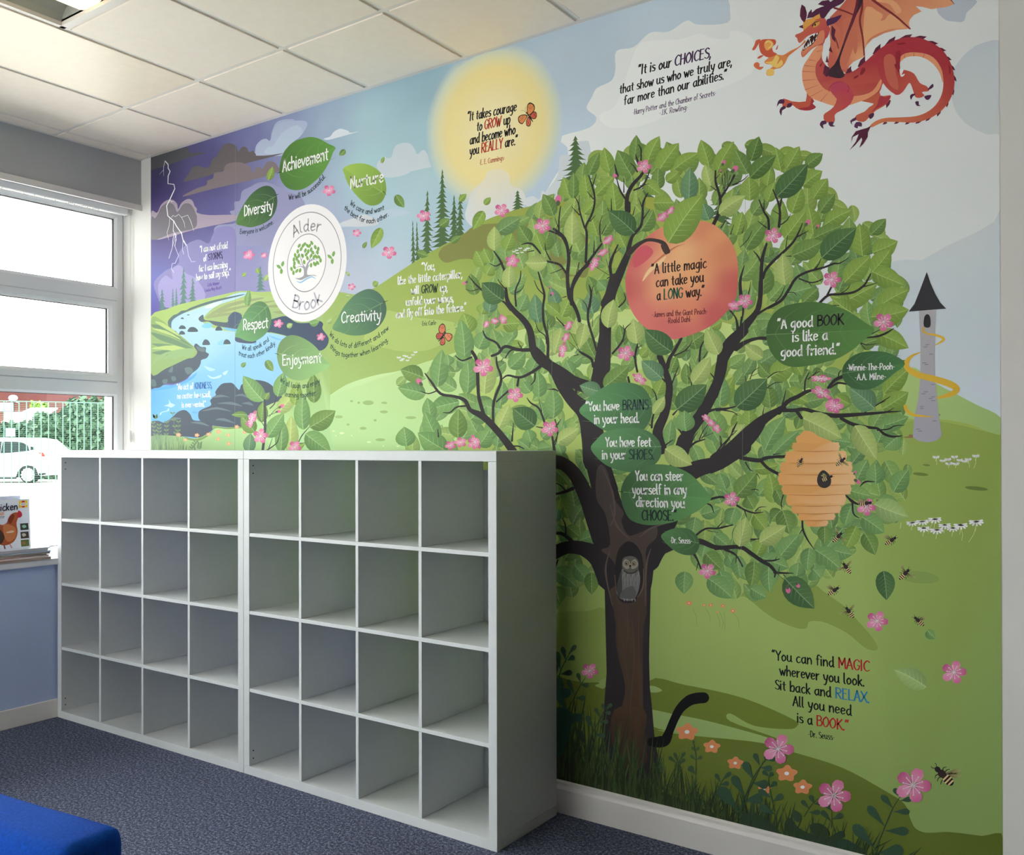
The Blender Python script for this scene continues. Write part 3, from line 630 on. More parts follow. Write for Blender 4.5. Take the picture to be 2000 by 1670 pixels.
a.poly(V('c3', '540 1410 640 1435 780 1420 870 1370 945 1325 950 1265 1150 1290 1370 1275 1500 1300 1700 1500 1700 1640 95 1640 95 1405'), idw([(300, 870, (110, 140, 100)), (380, 870, (152, 190, 118)), (450, 860, (168, 206, 130)), (500, 870, (168, 208, 136))]))
a.poly(V('c3', '560 1415 700 1440 800 1420 870 1375 945 1325 950 1265 1100 1285 1370 1275 1370 1290 1150 1310 980 1300 900 1390 780 1460 680 1465 600 1450'), (118, 146, 78))
rr = random.Random(5)
for i in range(60):
    x = rr.uniform(96, 720); h = rr.uniform(60, 190)*(1 if x < 560 else .5); p = V('c3', '%f 1640 %f %f' % (x, x+rr.uniform(-25, 25), 1600-h))
    a.stroke(p, [1.9, .3], rr.choice([(84, 116, 80), (104, 136, 92), (140, 172, 110)]), smooth=False, lay=i % 6 == 0)
for (x0, y0, x1, y1) in ((180, 1450, 130, 1220), (220, 1450, 215, 1250), (310, 1450, 320, 1210), (460, 1470, 395, 1080), (470, 1470, 480, 1200), (640, 1600, 720, 1480), (760, 1600, 770, 1500), (170, 1180, 160, 1130)):
    p = V('c3', '%d %d %d %d' % (x0, y0, x1, y1)); a.stroke(p, .8, (92, 122, 84), smooth=False)
    for k in range(4):
        t = .25+k*.23; q = (p[0][0]+(p[1][0]-p[0][0])*t, p[0][1]+(p[1][1]-p[0][1])*t)
        for sgn in (-1, 1): a.ell(q[0]+sgn*2.7, q[1]-2, 2.9, 1.4, (100, 132, 88), rot=-sgn*.8, n=8, lay=False)
a.build('bank_grass', mural, kind='stuff')
def cupflower(a, cx, cy, r, col=(226, 150, 96), ctr=(244, 222, 200), rot=0, sq=.8):
    a.mark(); P = []
    for k in range(40):
        t = 2*PI*k/40; q = r*(1+.17*math.cos(5*t+rot)); P.append((cx+q*math.cos(t), cy+q*sq*math.sin(t)))
    a.face(P, col); a.ell(cx, cy, r*.26, r*.2, ctr, n=8)
a = Art()
for x, y, r in ((480, 1387, 32), (575, 1455, 24), (730, 1392, 30), (890, 1380, 30), (1022, 1343, 32), (1270, 1278, 30), (1380, 1350, 28), (1157, 1390, 26), (1018, 1445, 26), (1163, 1507, 28)):
    p = V('c3', '%d %d' % (x, y))[0]; cupflower(a, p[0], p[1], r/6.957, (232, 158, 110))
a.build('orange_flower', mural, split=True)

# --- leaves
LC = {'d': (64, 106, 58), 'm': (104, 142, 62), 'l': (132, 166, 62), 'y': (172, 194, 104), 't': (96, 142, 102), 'o': (122, 148, 52), 'e': (84, 122, 50), 'g': (112, 160, 88), 'p': (158, 188, 110)}
def leaf(a, bx, by, tx, ty, w, col, rr, veins=4, lay=True, curve=0, vcol=None):
    if lay: a.layer(2)
    dx, dy = tx-bx, ty-by; Ln = math.hypot(dx, dy) or 1; ux, uy = dx/Ln, dy/Ln; nx_, ny_ = -uy, ux
    prof = ((0, .0), (.06, .46), (.16, .78), (.30, .97), (.44, 1.0), (.58, .92), (.72, .72), (.86, .40), (1, 0))
    cv = curve*Ln
    c0 = shade(col, .86); c1 = shade(col, 1.0); c2 = mixc(col, (200, 212, 110), .16)
    mid = []; lf = []; rt = []
    for t, r in prof:
        o = cv*math.sin(PI*t); m = (bx+dx*t+nx_*o, by+dy*t+ny_*o); mid.append(m)
        lf.append((m[0]+nx_*w/2*r, m[1]+ny_*w/2*r)); rt.append((m[0]-nx_*w/2*r, m[1]-ny_*w/2*r))
    for i in range(len(prof)-1):
        t = prof[i][0]; t2 = prof[i+1][0]; A = mixc(c0, c1, t); B = mixc(c0, c1, t2); A2 = mixc(c1, c2, t); B2 = mixc(c1, c2, t2)
        if i == 0: a.face([mid[0], lf[1], mid[1]], [A, B, B]); a.face([mid[0], mid[1], rt[1]], [A2, B2, B2])
        else:
            a.face([mid[i], lf[i], lf[i+1], mid[i+1]], [A, mixc(A, (60, 90, 40), .2), mixc(B, (60, 90, 40), .15), B]); a.face([mid[i], mid[i+1], rt[i+1], rt[i]], [A2, B2, mixc(B2, (70, 100, 40), .12), mixc(A2, (70, 100, 40), .2)])
    if veins:
        a.layer()
        vc = vcol or mixc(col, (212, 228, 170), .42)
        a.stroke(mid[:-1]+[mid[-1]], [w*.022+.45]*(len(mid)-1)+[.1], vc, smooth=False, lay=False, cap=False)
        for k in range(veins):
            t = .14+.62*k/veins; o = cv*math.sin(PI*t); m = (bx+dx*t+nx_*o, by+dy*t+ny_*o)
            for sg in (-1, 1):
                r = .40*(1-.35*t)*w; e = (m[0]+ux*r*.75+sg*nx_*r, m[1]+uy*r*.75+sg*ny_*r)
                a.stroke([m, e], [w*.012+.35, .12], mixc(vc, col, .25), smooth=False, lay=False, cap=False)
def leaves(a, k, data, rr, veins=4):
    s_ = VP[k][2]
    for it in data.split(';'):
        it = it.strip()
        if not it: continue
        c_, n_ = it.split(' ', 1); q = [float(v) for v in n_.split()]
        p = V(k, '%f %f %f %f' % tuple(q[:4])); a.mark(); leaf(a, p[0][0], p[0][1], p[1][0], p[1][1], q[4]/s_, LC[c_], rr, veins, curve=rr.uniform(-.04, .04))

# sprig with blossom standing left of the tree, bottom hidden by the shelving
rr = random.Random(11)
a = Art()
leaves(a, 'c5', 'y 560 1640 570 1290 150; t 170 1640 190 1460 120; g 470 1640 470 1300 130; m 230 1450 100 1295 140; g 345 1500 500 1270 150; m 290 1360 305 1165 110; y 450 1270 620 1080 140; g 440 1120 500 890 130; m 780 1180 770 900 140; l 600 1200 620 980 120; g 310 1160 118 925 170; m 320 1150 365 1080 60; g 680 1430 680 1090 155; m 740 1405 982 1250 180; g 700 1465 940 1640 190; l 560 1640 700 1560 70; m 160 1290 10 1290 60', rr, 5)
a.build('leaf', mural, split=True)
a = Art(); bk = (62, 62, 66)
for s_, w in (('300 1640 325 1400 320 1150', [5, 5, 3]), ('370 1230 415 1180 430 1110', [2, 2, 1]), ('320 1400 260 1300 250 1240', [1.5, 1, .8]), ('340 1620 400 1580 440 1540 468 1440', [2.4, 2, 2, .8]), ('360 1600 392 1510', [1.5, .8]), ('630 1560 670 1480 740 1400', [1.6, 2, 1]), ('640 1555 695 1550', [1.4, 1]), ('360 1310 420 1240 470 1215', [1, 1, 1]), ('350 1300 440 1260', [1, 1])):
    a.stroke(V('c5', s_), w, bk)
a.build('sprig_stems', mural, kind='stuff')

def blossom(a, cx, cy, r, rot=0, sq=1.0, tilt=0):
    a.mark(); cs = [(222, 116, 160), (206, 88, 138), (214, 100, 150), (226, 128, 172), (200, 82, 134)]
    ct, st = math.cos(tilt), math.sin(tilt)
    def T(x, y): y *= sq; return (cx+x*ct-y*st, cy+x*st+y*ct)
    for k in range(5):
        a.layer(.5); th = rot+2*PI*k/5; P = []
        for u, v in ((.08, 0), (.35, .27), (.68, .36), (.92, .24), (1.0, .08), (.96, -.02), (1.0, -.1), (.9, -.26), (.66, -.36), (.34, -.26)):
            P.append(T(r*(u*math.cos(th)-v*math.sin(th)), r*(u*math.sin(th)+v*math.cos(th))))
        pc = cs[k]
        a.face(P, [mixc(pc, (244, 190, 214), .35 if 0 < i < 3 or i == 9 else 0) for i in range(len(P))])
    a.layer(.5)
    for k in range(10):
        th = rot+.2+2*PI*k/10; e = T(r*.55*math.cos(th), r*.55*math.sin(th)); a.stroke([T(0, 0), e], [max(.4, r*.035)]*2, (250, 214, 226), smooth=False, lay=False, cap=False)
        if r > 14: a.ell(e[0], e[1], r*.045, r*.045, (252, 232, 224), n=6, lay=False)
def bud(a, x, y, r, ang=-1.57):
    a.mark(); c_, s_ = math.cos(ang), math.sin(ang)
    a.ell(x, y, r, r*.72, (222, 104, 156), rot=ang, n=10); a.ell(x-c_*r*.9, y-s_*r*.9, r*.7, r*.5, (78, 96, 62), rot=ang, n=8)
a = Art()
blossom(a, *V('c5', '283 1487 0 0')[0], 15, -1.4); blossom(a, *V('c5', '200 1330 0 0')[0], 19, -1.2, .45, -1.15); blossom(a, *V('c5', '602 1590 0 0')[0], 13, -1.0); bud(a, *V('c5', '480 1208 0 0')[0], 5, -.5); bud(a, *V('c5', '450 1258 0 0')[0], 4, -.2)
a.build('blossom', mural, split=True)
# --- the big tree: background foliage, then trunk and boughs, then the leaves in front
OUT = V('A', '250 450 420 300 575 215 640 190 745 205 920 65 1138 75 1320 140 1500 225 1530 110 1830 125')+V('B', '180 190 395 85 560 180 770 170 980 240 1000 380 1030 480 1110 620 1265 765 1330 890 1575 845 1560 990 1685 1055 1620 1130 1600 1290 1740 1400 1785 1510 1700 1600')+V('D', '1790 270 1680 450 1785 610 1700 680 1790 810 1700 960 1785 1030 1740 1180 1790 1260 1780 1400')+V('F', '1680 170 1690 450 1600 520 1690 720 1480 860 1310 960 1090 1070 1080 1190 920 1230 800 1300 600 1290 500 1400 300 1400 250 1330 130 1440')+V('E', '1720 1440 1560 1300 1400 1250 1330 1000 1100 960 700 560 500 700')+V('E', '540 960 570 1240 380 1300 260 1400 150 1500 140 1000')+V('p', '1083 1010 1083 900 1060 905 1000 905 930 905 800 905')+V('G', '150 1600 240 1440 260 1380 330 1330 300 1230 120 1170 130 1040 320 1060 340 960 430 890 500 930 560 880 520 700 600 620 700 640 690 460 740 380 650 330 700 200 780 130 790 -10 900 -60 1000 -120 1100 -180')+V('A', '-20 690 40 610 150 560')
def inside(x, y, P):
    c_ = False; j = len(P)-1
    for i in range(len(P)):
        if (P[i][1] > y) != (P[j][1] > y) and x < (P[j][0]-P[i][0])*(y-P[i][1])/(P[j][1]-P[i][1])+P[i][0]: c_ = not c_
        j = i
    return c_
def basecol(x, y, rr):
    up = min(1, max(0, (620-y)/300)); lf = min(1, max(0, (1150-x)/250))
    c_ = mixc((132, 176, 88), (134, 160, 58), up); c_ = mixc(c_, (136, 182, 112), lf*(1-up)*.7)
    c_ = mixc(c_, rr.choice([(96, 136, 74), (164, 190, 96), (112, 150, 70), (90, 132, 84), (150, 176, 78)]), rr.uniform(.15, .75))
    if 1083 < x < 1200 and y > 920: c_ = shade(c_, .9)  # leaves darkened where the shelving unit's cast shadow falls
    return c_
rr = random.Random(3); cand = []
yy = 290
while yy < 1190:
    xx = 790
    while xx < 1790:
        x = xx+rr.uniform(-15, 15); y = yy+rr.uniform(-15, 15); xx += 31
        if not inside(x, y, OUT): continue
        if x < 1230 and 560 < y < 900 and rr.random() < .28: continue
        if x > 1240 and x < 1500 and 600 < y < 1000 and rr.random() < .35: continue
        cand.append((x, y))
    yy += 31
rr.shuffle(cand); n_leaf = 0
bg = Art(); keep = []
for (x, y) in cand:
    out = math.atan2(y-760, x-1330); ang_ = -PI/2+rr.uniform(-.75, .75) if rr.random() < .6 else out+rr.uniform(-.8, .8)
    for tr in range(6):
        Ln = rr.uniform(40, 62)*(1-.08*tr); tx, ty = x+math.cos(ang_)*Ln*.6, y+math.sin(ang_)*Ln*.6
        if inside(tx, ty, OUT): break
        ang_ += .7
    else: continue
    keep.append((x-math.cos(ang_)*Ln*.4, y-math.sin(ang_)*Ln*.4, tx, ty, Ln*rr.uniform(.52, .66)))
for q in keep: leaf(bg, *q, basecol(q[0], q[1], rr), rr, 4, curve=rr.uniform(-.07, .07))
print('background leaves', len(keep))
bg.build('tree_foliage', mural, 'pale background leaves of the big tree', 'stuff')

# background leaves read from the photograph
fo = Art()
leaves(fo, 'A', 'm 480 440 578 222 120; l 680 425 622 180 140; l 310 660 242 455 135; m 335 660 335 415 110; l 480 660 440 430 150; l 540 630 722 440 120; m 900 300 922 65 125; m 700 460 750 350 100; l 1020 330 1138 75 150; l 1130 400 1318 140 190; l 1275 385 1502 232 140; m 880 450 745 205 190; l 1600 360 1522 110 160; l 1670 420 1830 125 150; l 730 770 700 500 170; m 1130 570 1130 370 130; l 990 500 1150 620 140; l 1200 500 1310 410 110; l 1080 700 1280 700 150; t 1410 680 1422 368 170; y 1615 540 1560 340 130; y 325 1085 325 778 155; m 150 820 50 615 140; m 60 1140 110 960 160; l 820 1110 740 950 150; m 960 960 1080 760 170; t 1600 860 1545 700 150; l 430 800 540 680 120; l 560 1010 500 820 130; m 600 1000 720 820 130; y 1700 800 1925 625 150; m 540 1560 470 1380 130; l 600 1420 820 1320 120; g 640 1500 560 1420 130', rr)
leaves(fo, 'B', 'l 0 420 158 125 150; m 290 430 170 195 160; e 320 310 395 78 150; l 600 400 550 180 150; l 650 380 772 170 150; m 830 360 990 240 130; l 800 540 985 400 160; l 470 540 500 380 130; l 900 660 1035 470 160; l 700 800 790 550 170; l 470 690 540 500 130; l 310 680 300 450 190; e 310 465 555 252 160; m 960 790 1105 612 140; l 1010 900 1265 765 160; m 1440 990 1577 845 130; l 1450 1160 1688 1055 190; l 1450 1340 1620 1130 190; l 1360 1195 1330 888 190; l 900 990 850 720 180; l 630 1035 830 770 200; l 590 860 620 700 120; m 270 1130 470 860 180; l 180 1000 240 780 150; l 1190 1440 1435 1190 200; l 1450 1340 1750 1465 200; l 1540 1650 1790 1508 190; l 880 1330 1000 1180 150; m 900 1030 1182 910 130; m 430 1555 440 1250 210; g 620 1560 900 1480 170; l 1150 1640 1500 1450 230; m 480 1200 490 1110 110; l 1240 1620 1050 1560 130', rr)
leaves(fo, 'D', 'l 1500 240 1792 75 210; l 1440 330 1792 262 230; l 1480 480 1788 620 190; m 800 200 950 60 120; l 1270 300 1080 160 160; m 1340 600 1500 540 140; y 430 710 260 590 140; m 500 880 390 760 140; m 860 820 780 960 130; l 500 890 732 780 200; m 500 1180 470 950 170; l 200 1220 180 1450 120; l 560 1310 640 1470 130; m 980 820 900 900 120; l 1560 1040 1795 808 180; l 1540 1190 1788 1030 200; g 1520 1350 1790 1260 160; g 1500 1500 1560 1320 200; g 1700 1440 1560 1560 200; l 620 1560 700 1390 180; g 450 1570 640 1250 190; l 80 1400 350 1440 180; l 300 1390 300 1180 180; l 660 1000 860 1130 150; l 720 740 800 880 120; g 1100 1480 1250 1500 150; g 500 1640 780 1380 120; l 1240 1140 1100 1060 120; l 40 1170 160 880 150; y 130 1480 260 1330 160; m 780 1250 740 1380 100', rr)
leaves(fo, 'c', 'y 390 630 355 345 160; m 550 730 440 500 160; l 340 370 180 240 170; m 120 440 60 260 150; t 200 260 120 50 130; t 520 300 480 110 170; l 760 240 720 60 150; m 800 600 760 400 130; y 930 580 890 345 170; m 1270 700 1400 560 140; m 1240 850 1300 700 120; m 1400 600 1560 480 170; l 1600 930 1790 720 170; g 1700 1160 1740 890 180; l 1620 430 1720 370 110; m 1300 1190 1180 1030 140; g 1210 1560 1250 1280 130; g 1560 1290 1700 1500 180; y 1480 640 1440 430 0; m 1400 960 1380 760 120; l 960 700 1030 620 100; l 1060 1080 950 960 130; l 1110 1060 1180 900 130; g 300 780 420 690 120; g 150 900 210 740 140; m 350 1060 340 830 130; g 40 1070 -10 820 140; g 150 1270 130 1030 160; g 60 1300 20 1110 130; g 200 1460 240 1270 120; m 420 1640 380 1560 90; g 230 1620 180 1490 120; g 0 1560 130 1540 100', rr)
leaves(fo, 'G', 'y 820 150 820 -30 110; m 1080 90 1000 -40 120; l 900 150 950 20 110; l 740 270 680 150 120; l 790 240 740 130 100; l 1180 150 1130 20 110; l 720 620 750 540 100; t 780 610 800 480 110; g 930 460 1030 400 90; g 1000 600 1060 470 110; l 1100 760 1140 640 120; t 1150 690 1120 470 120; l 880 700 1010 690 130; l 640 760 590 612 150; g 700 880 760 740 130; g 600 965 572 658 150; g 860 900 960 780 130; g 930 1020 1050 900 120; g 1080 1060 1140 920 120; l 940 860 1040 840 90; g 400 1160 432 880 140; g 480 1000 470 920 90; g 540 960 640 1000 100; m 290 1090 122 1032 130; g 310 1215 103 1168 135; y 745 1215 800 905 160; g 620 1200 618 962 140; g 860 1300 880 1110 110; g 780 1560 820 1340 110; g 560 1270 330 1330 150; g 640 1400 760 1300 180; g 350 1400 320 1240 110; g 400 1560 300 1340 130; g 470 1640 250 1500 170; m 550 1540 552 1320 140; g 170 1600 150 1455 150; g 700 1600 780 1480 150; y 850 1465 932 1285 110; g 900 1570 930 1500 100; g 1080 1620 1000 1560 110; g 1090 1570 1060 1470 110; g 1260 1380 1250 1170 140; g 1150 1240 1140 1040 110; g 1090 1200 1030 1120 100; g 1170 1540 1240 1480 90; g 1340 1560 1330 1440 100; y 1220 930 1310 720 120; l 1320 640 1380 500 120; l 1430 860 1370 760 90; g 1400 1060 1350 960 100; l 1300 620 1200 540 100; m 680 480 640 320 110; l 760 330 800 260 110; l 820 460 860 440 70', rr)
leaves(fo, 'F', 'm 190 1160 300 1400 0; g 380 540 240 560 130; m 170 540 352 325 190; l 500 600 460 325 160; l 330 300 550 260 120; m 270 540 330 650 150; g 110 680 160 800 130; g 40 600 -20 480 120; l 330 700 440 840 150; m 570 660 480 760 140; m 580 660 640 870 180; m 520 480 590 640 110; g 1230 400 1330 210 160; g 1400 430 1390 240 180; g 1560 500 1690 300 170; g 1280 720 1480 860 190; l 1230 800 1130 1010 150; g 1200 600 1130 800 150; g 1110 820 950 1010 170; g 1000 1000 1200 1050 150; m 1300 860 1398 1056 150; m 950 800 950 960 130; g 870 1010 1100 1190 190; g 850 1180 920 1260 190; g 820 990 800 1200 140; g 540 1090 728 872 180; g 400 1080 640 1170 170; l 350 1060 420 900 130; m 330 1110 300 1340 160; g 460 1150 470 1390 150; g 300 1350 440 1430 140; g 30 1200 130 1430 180; g 100 1060 150 1180 130; l 60 1000 50 860 120; g 700 1250 720 1120 150; p 1390 610 1692 720 200', rr)
leaves(fo, 'E', 'g 1390 720 1360 900 150; g 1440 700 1620 640 130; g 1500 560 1480 450 130; g 1660 480 1600 330 120; g 1740 640 1700 780 150; g 1560 880 1700 1000 130; g 1480 960 1450 1080 170; m 1480 1040 1620 1180 170; g 1400 1200 1270 1390 0; g 1300 1200 1290 1400 160; g 1500 1260 1720 1440 180; g 1760 1060 1790 1260 130; m 1400 1195 1290 1380 0; m 150 300 280 440 130; m 190 530 270 740 130; l 200 560 180 690 80; t 160 760 180 640 90; m 260 800 380 900 110; g 370 930 560 860 130; g 140 1180 350 1340 160; g 330 1150 460 1300 150; m 475 1210 478 1405 130; m 160 1330 200 1490 160; g 390 220 460 420 110; g 640 300 800 320 90', rr)
fo.build('leaf', mural, split=True, lim=225)

BK = (44, 39, 42); BK2 = (40, 37, 40)
tr = Art()
def br(k, s_, ws, col=BK):
    p = V(k, s_); ws = [w/VP[k][2] for w in ws]
    if len(ws) != len(p): ws = [ws[0]+(ws[-1]-ws[0])*i/(len(p)-1) for i in range(len(p))]
    tr.stroke(p, ws, col)
# trunk and boughs
TRK = V('E', '405 0 470 440 545 970 590 1270')+V('H', '592 500 600 850 575 1200 545 1620')+V('J', '470 420 430 620 700 700 1050 660 1020 500 1000 350 968 160')+V('H', '1062 1200 1040 1000 1033 700 1036 500 1050 0')+V('E', '1010 1300 1035 1085 1200 1010 1090 900 1160 780 1250 600 1180 300 900 500 760 640 640 280 590 100')
tr.poly(TRK, BK, smooth=False)
br('c', '-20 640 60 730 160 830 230 960 330 1100 450 1220 500 1400 520 1680', [70, 85, 100, 115, 130, 170, 190, 190])
br('E', '480 -40 520 200 600 500', [200, 205, 230])
br('c', '720 -30 640 300 630 500 600 800 560 1000 600 1300', [95, 110, 110, 160, 130, 120])
br('A', '850 1160 760 1370 640 1640', [55, 80, 105])
br('c', '1140 700 1200 860 1230 1000 1190 1220 1120 1400 1150 1560', [55, 60, 65, 80, 95, 110])
br('c', '1920 460 1800 570 1730 700 1710 850 1640 1030 1520 1250 1400 1420 1350 1620', [95, 110, 110, 90, 100, 110, 120, 110])
br('E', '1080 660 1180 400 1240 200 1290 40', [120, 110, 110, 110])
br('E', '1000 900 1130 640 1250 400 1400 300 1600 240 1830 110', [300, 300, 190, 150, 120, 110])
br('F', '-60 270 60 230 190 130 330 0 400 -100', [140, 110, 115, 80, 60])
br('D', '-20 1650 130 1560 300 1400 430 1290 560 1210 620 1180', [90, 115, 110, 90, 60, 60])
br('E', '140 230 240 260 340 360 440 560 530 800 620 1000', [120, 115, 120, 140, 170, 220])
br('E', '140 1040 260 990 400 1000 540 1080 650 1250', [120, 110, 125, 180, 260])
br('E', '1000 1120 1080 1000 1200 950 1300 950 1430 935 1560 985 1680 990 1805 975', [150, 130, 95, 65, 50, 40, 36, 30])
br('F', '-10 1000 100 985 220 990 300 1040 400 1110 470 1150 520 1210', [30, 32, 36, 36, 34, 30, 26])
# left limb through the crown
br('G', '1500 1160 1400 1120 1320 1060 1240 1010 1160 960 1110 890 1085 750 1040 670 960 590 915 520 905 430', [100, 90, 85, 80, 70, 55, 50, 45, 38, 30, 18])
br('G', '960 1640 870 1520 780 1420 720 1370 640 1330 600 1260 520 1230 420 1210 350 1120 305 1060', [60, 50, 50, 50, 30, 30, 20, 20, 16, 8])
br('G', '750 1400 715 1280 700 1200 690 980 655 900', [30, 26, 24, 26, 24])
br('G', '810 1430 815 1270 870 1110 840 1000 835 940', [18, 20, 20, 14, 10]); br('G', '1170 1000 1100 1050 1010 1090 920 1075 880 1100', [26, 22, 18, 14, 8]); br('G', '1000 1090 990 1150', [14, 18]); br('G', '1120 1060 1118 1110 1090 1145', [12, 10, 5])
br('G', '1110 885 1000 885 900 860 850 910 800 930', [30, 24, 22, 20, 18]); br('G', '990 885 940 890 900 945', [12, 12, 8]); br('G', '1020 870 1000 840 995 825', [8, 6, 4]); br('G', '860 870 830 830 760 795 735 745', [18, 16, 14, 8])
br('G', '835 1270 900 1210 925 1190', [12, 14, 16]); br('G', '650 940 580 965 530 930', [14, 12, 6]); br('G', '620 1300 540 1310 490 1350 440 1350', [14, 12, 10, 5])
br('G', '390 1190 330 1210 270 1190', [10, 8, 4]); br('G', '870 970 885 945', [6, 4]); br('G', '940 590 900 540 880 525', [18, 16, 14]); br('G', '905 440 870 400 845 365', [10, 8, 4])
br('G', '980 560 975 450 1010 360 1015 300', [14, 12, 10, 5]); br('G', '985 460 1020 440 1040 405', [8, 6, 3]); br('G', '895 300 860 220 815 155', [20, 16, 8]); br('G', '875 240 830 265 785 245', [12, 8, 4])
br('G', '735 450 680 400 630 340', [16, 12, 5]); br('G', '700 435 650 450 605 435', [7, 5, 3]); br('G', '1160 170 1110 110 1070 95 1020 105', [12, 16, 14, 5]); br('G', '1110 150 1060 160', [8, 5]); br('G', '1235 220 1200 150 1195 95', [10, 8, 4])
br('G', '1215 940 1215 800 1185 680 1180 570 1190 480 1170 400 1145 310', [22, 20, 18, 16, 18, 14, 10]); br('G', '1190 480 1140 430 1115 370', [8, 7, 4]); br('G', '1205 840 1195 780 1145 740 1120 660', [8, 8, 7, 3]); br('G', '1215 760 1215 660', [5, 4])
br('G', '1450 670 1430 600 1390 520 1370 480 1360 330 1370 200 1340 60 1260 -10', [26, 26, 32, 26, 26, 24, 22, 18]); br('G', '1390 500 1400 400 1440 320 1518 250', [26, 22, 22, 26]); br('G', '1355 325 1310 260 1260 240 1210 230', [16, 16, 16, 14])
br('G', '1320 500 1350 490', [4, 8]); br('G', '1235 320 1290 300 1330 280', [4, 6, 6]); br('G', '1375 190 1395 110', [10, 4]); br('G', '1420 360 1445 240', [8, 4])
br('G', '1190 1420 1150 1320 1090 1280 1060 1240', [16, 14, 12, 4]); br('G', '1170 1340 1150 1250', [6, 3]); br('G', '1180 1465 1130 1455', [10, 6]); br('G', '1265 1640 1250 1530', [24, 12]); br('G', '1260 1580 1290 1500 1270 1400', [8, 8, 5]); br('G', '1290 1440 1310 1400', [5, 3])
br('G', '955 1600 1000 1600 1040 1620', [12, 10, 6]); br('G', '950 1560 960 1430', [14, 5]); br('G', '405 1530 400 1475', [10, 6]); br('G', '1290 1190 1260 1180 1218 1180', [8, 6, 3]); br('G', '1420 1230 1430 1150 1395 1070', [14, 12, 5]); br('G', '1425 1160 1440 1100', [6, 3]); br('G', '1340 710 1290 660 1280 640', [12, 8, 4])
# top boughs
br('A', '840 1180 880 1020 960 920 980 820 985 700 1030 605', [50, 30, 24, 22, 20, 8]); br('A', '975 740 940 650', [10, 4]); br('A', '985 850 1050 755', [12, 4]); br('A', '850 1170 930 1090 1040 1045 1140 1060 1200 1130 1190 1160', [50, 36, 30, 30, 36, 40], (66, 52, 48))
br('A', '835 800 835 650 880 540 960 450 990 400', [40, 38, 34, 28, 20]); br('A', '825 670 770 580 740 480', [20, 16, 8]); br('A', '745 450 720 340', [26, 8]); br('A', '940 330 915 250', [26, 8]); br('A', '900 580 990 530 1050 390', [16, 16, 8]); br('A', '960 540 1040 520', [10, 4])
br('A', '965 300 965 200 940 155', [14, 12, 6]); br('A', '930 410 900 360 862 325', [14, 10, 4]); br('A', '805 600 805 465', [12, 5])
br('A', '450 1250 460 1000 450 920 500 820 530 720 530 620 505 530 475 440', [24, 22, 22, 20, 18, 18, 14, 6]); br('A', '440 930 400 800 380 700 345 640', [18, 14, 12, 4]); br('A', '385 760 390 630', [8, 4]); br('A', '390 810 320 735', [12, 4]); br('A', '515 540 548 430', [12, 4]); br('A', '520 660 460 590', [10, 4]); br('A', '490 870 540 815', [10, 4])
br('A', '320 1640 320 1500 380 1380 460 1270 540 1160 600 1080', [36, 34, 28, 26, 22, 16]); br('A', '300 1560 280 1400 295 1200 260 1070 210 1000 100 955', [30, 28, 24, 22, 20, 14]); br('A', '200 1000 200 860 215 730', [16, 14, 8]); br('A', '190 920 160 830', [8, 4]); br('A', '380 1350 390 1250', [8, 4]); br('A', '295 1150 320 1095', [8, 4])
br('A', '590 1060 580 920 605 815', [12, 12, 4]); br('A', '600 990 640 905', [8, 4]); br('A', '525 1170 530 1050', [14, 5]); br('A', '690 1390 680 1260 750 1090', [30, 28, 12]); br('A', '710 1180 775 1120', [8, 4]); br('A', '650 1400 690 1380', [8, 12]); br('A', '675 1340 640 1220', [5, 4]); br('A', '680 1380 550 1300', [5, 4]); br('A', '690 1340 665 1120', [5, 4])
br('A', '690 770 688 660', [12, 6]); br('A', '890 810 910 735', [10, 4]); br('A', '665 775 650 745', [8, 4]); br('A', '850 780 850 700', [36, 36])
br('A', '490 1670 500 1560 480 1465', [14, 14, 6]); br('A', '505 1540 520 1465', [8, 4]); br('A', '760 1670 820 1600 805 1540', [14, 12, 4])
br('A', '1640 900 1690 790 1705 680 1690 600 1660 500 1660 400', [34, 30, 26, 24, 20, 14]); br('A', '1700 660 1770 560 1840 440', [26, 16, 14]); br('A', '1665 580 1610 540', [10, 5]); br('A', '1665 470 1700 430', [8, 4]); br('A', '1740 600 1720 440', [5, 4]); br('A', '1745 600 1750 430', [5, 4]); br('A', '1710 930 1770 840', [12, 5]); br('A', '1800 990 1830 900', [10, 4])
# right-hand boughs
br('B', '150 530 240 490 295 440', [10, 9, 5]); br('B', '160 525 225 520', [7, 4])
br('B', '385 1680 410 1550 415 1380 425 1220 465 1080', [46, 40, 36, 32, 20]); br('B', '410 1245 380 1190 342 1145', [18, 14, 5]); br('B', '485 960 480 850 440 780 395 670', [24, 22, 18, 10]); br('B', '440 770 442 665', [12, 5]); br('B', '465 930 385 870', [12, 5]); br('B', '580 920 590 800 575 700 525 575', [26, 24, 20, 10]); br('B', '590 730 605 660', [18, 14]); br('B', '600 900 655 860 690 800', [12, 10, 4]); br('B', '575 800 518 765', [8, 4])
br('B', '430 1400 460 1320 540 1230 640 1140 730 1040 800 890', [26, 26, 26, 24, 20, 8]); br('B', '740 1020 855 960', [16, 5]); br('B', '770 1030 830 900', [5, 4]); br('B', '645 1120 660 1000', [10, 4]); br('B', '690 1195 650 1195', [10, 5])
br('B', '480 1680 600 1610 670 1510 740 1400 850 1340 1000 1300 1090 1265 1150 1260 1230 1210', [20, 26, 26, 24, 22, 18, 18, 12, 4]); br('B', '550 1620 600 1560 640 1470', [10, 10, 4]); br('B', '770 1405 870 1440 940 1430 990 1405', [14, 12, 12, 6]); br('B', '860 1440 890 1485', [8, 3]); br('B', '900 1330 950 1270 972 1215', [14, 10, 5]); br('B', '670 1535 720 1535 745 1565', [8, 8, 3])
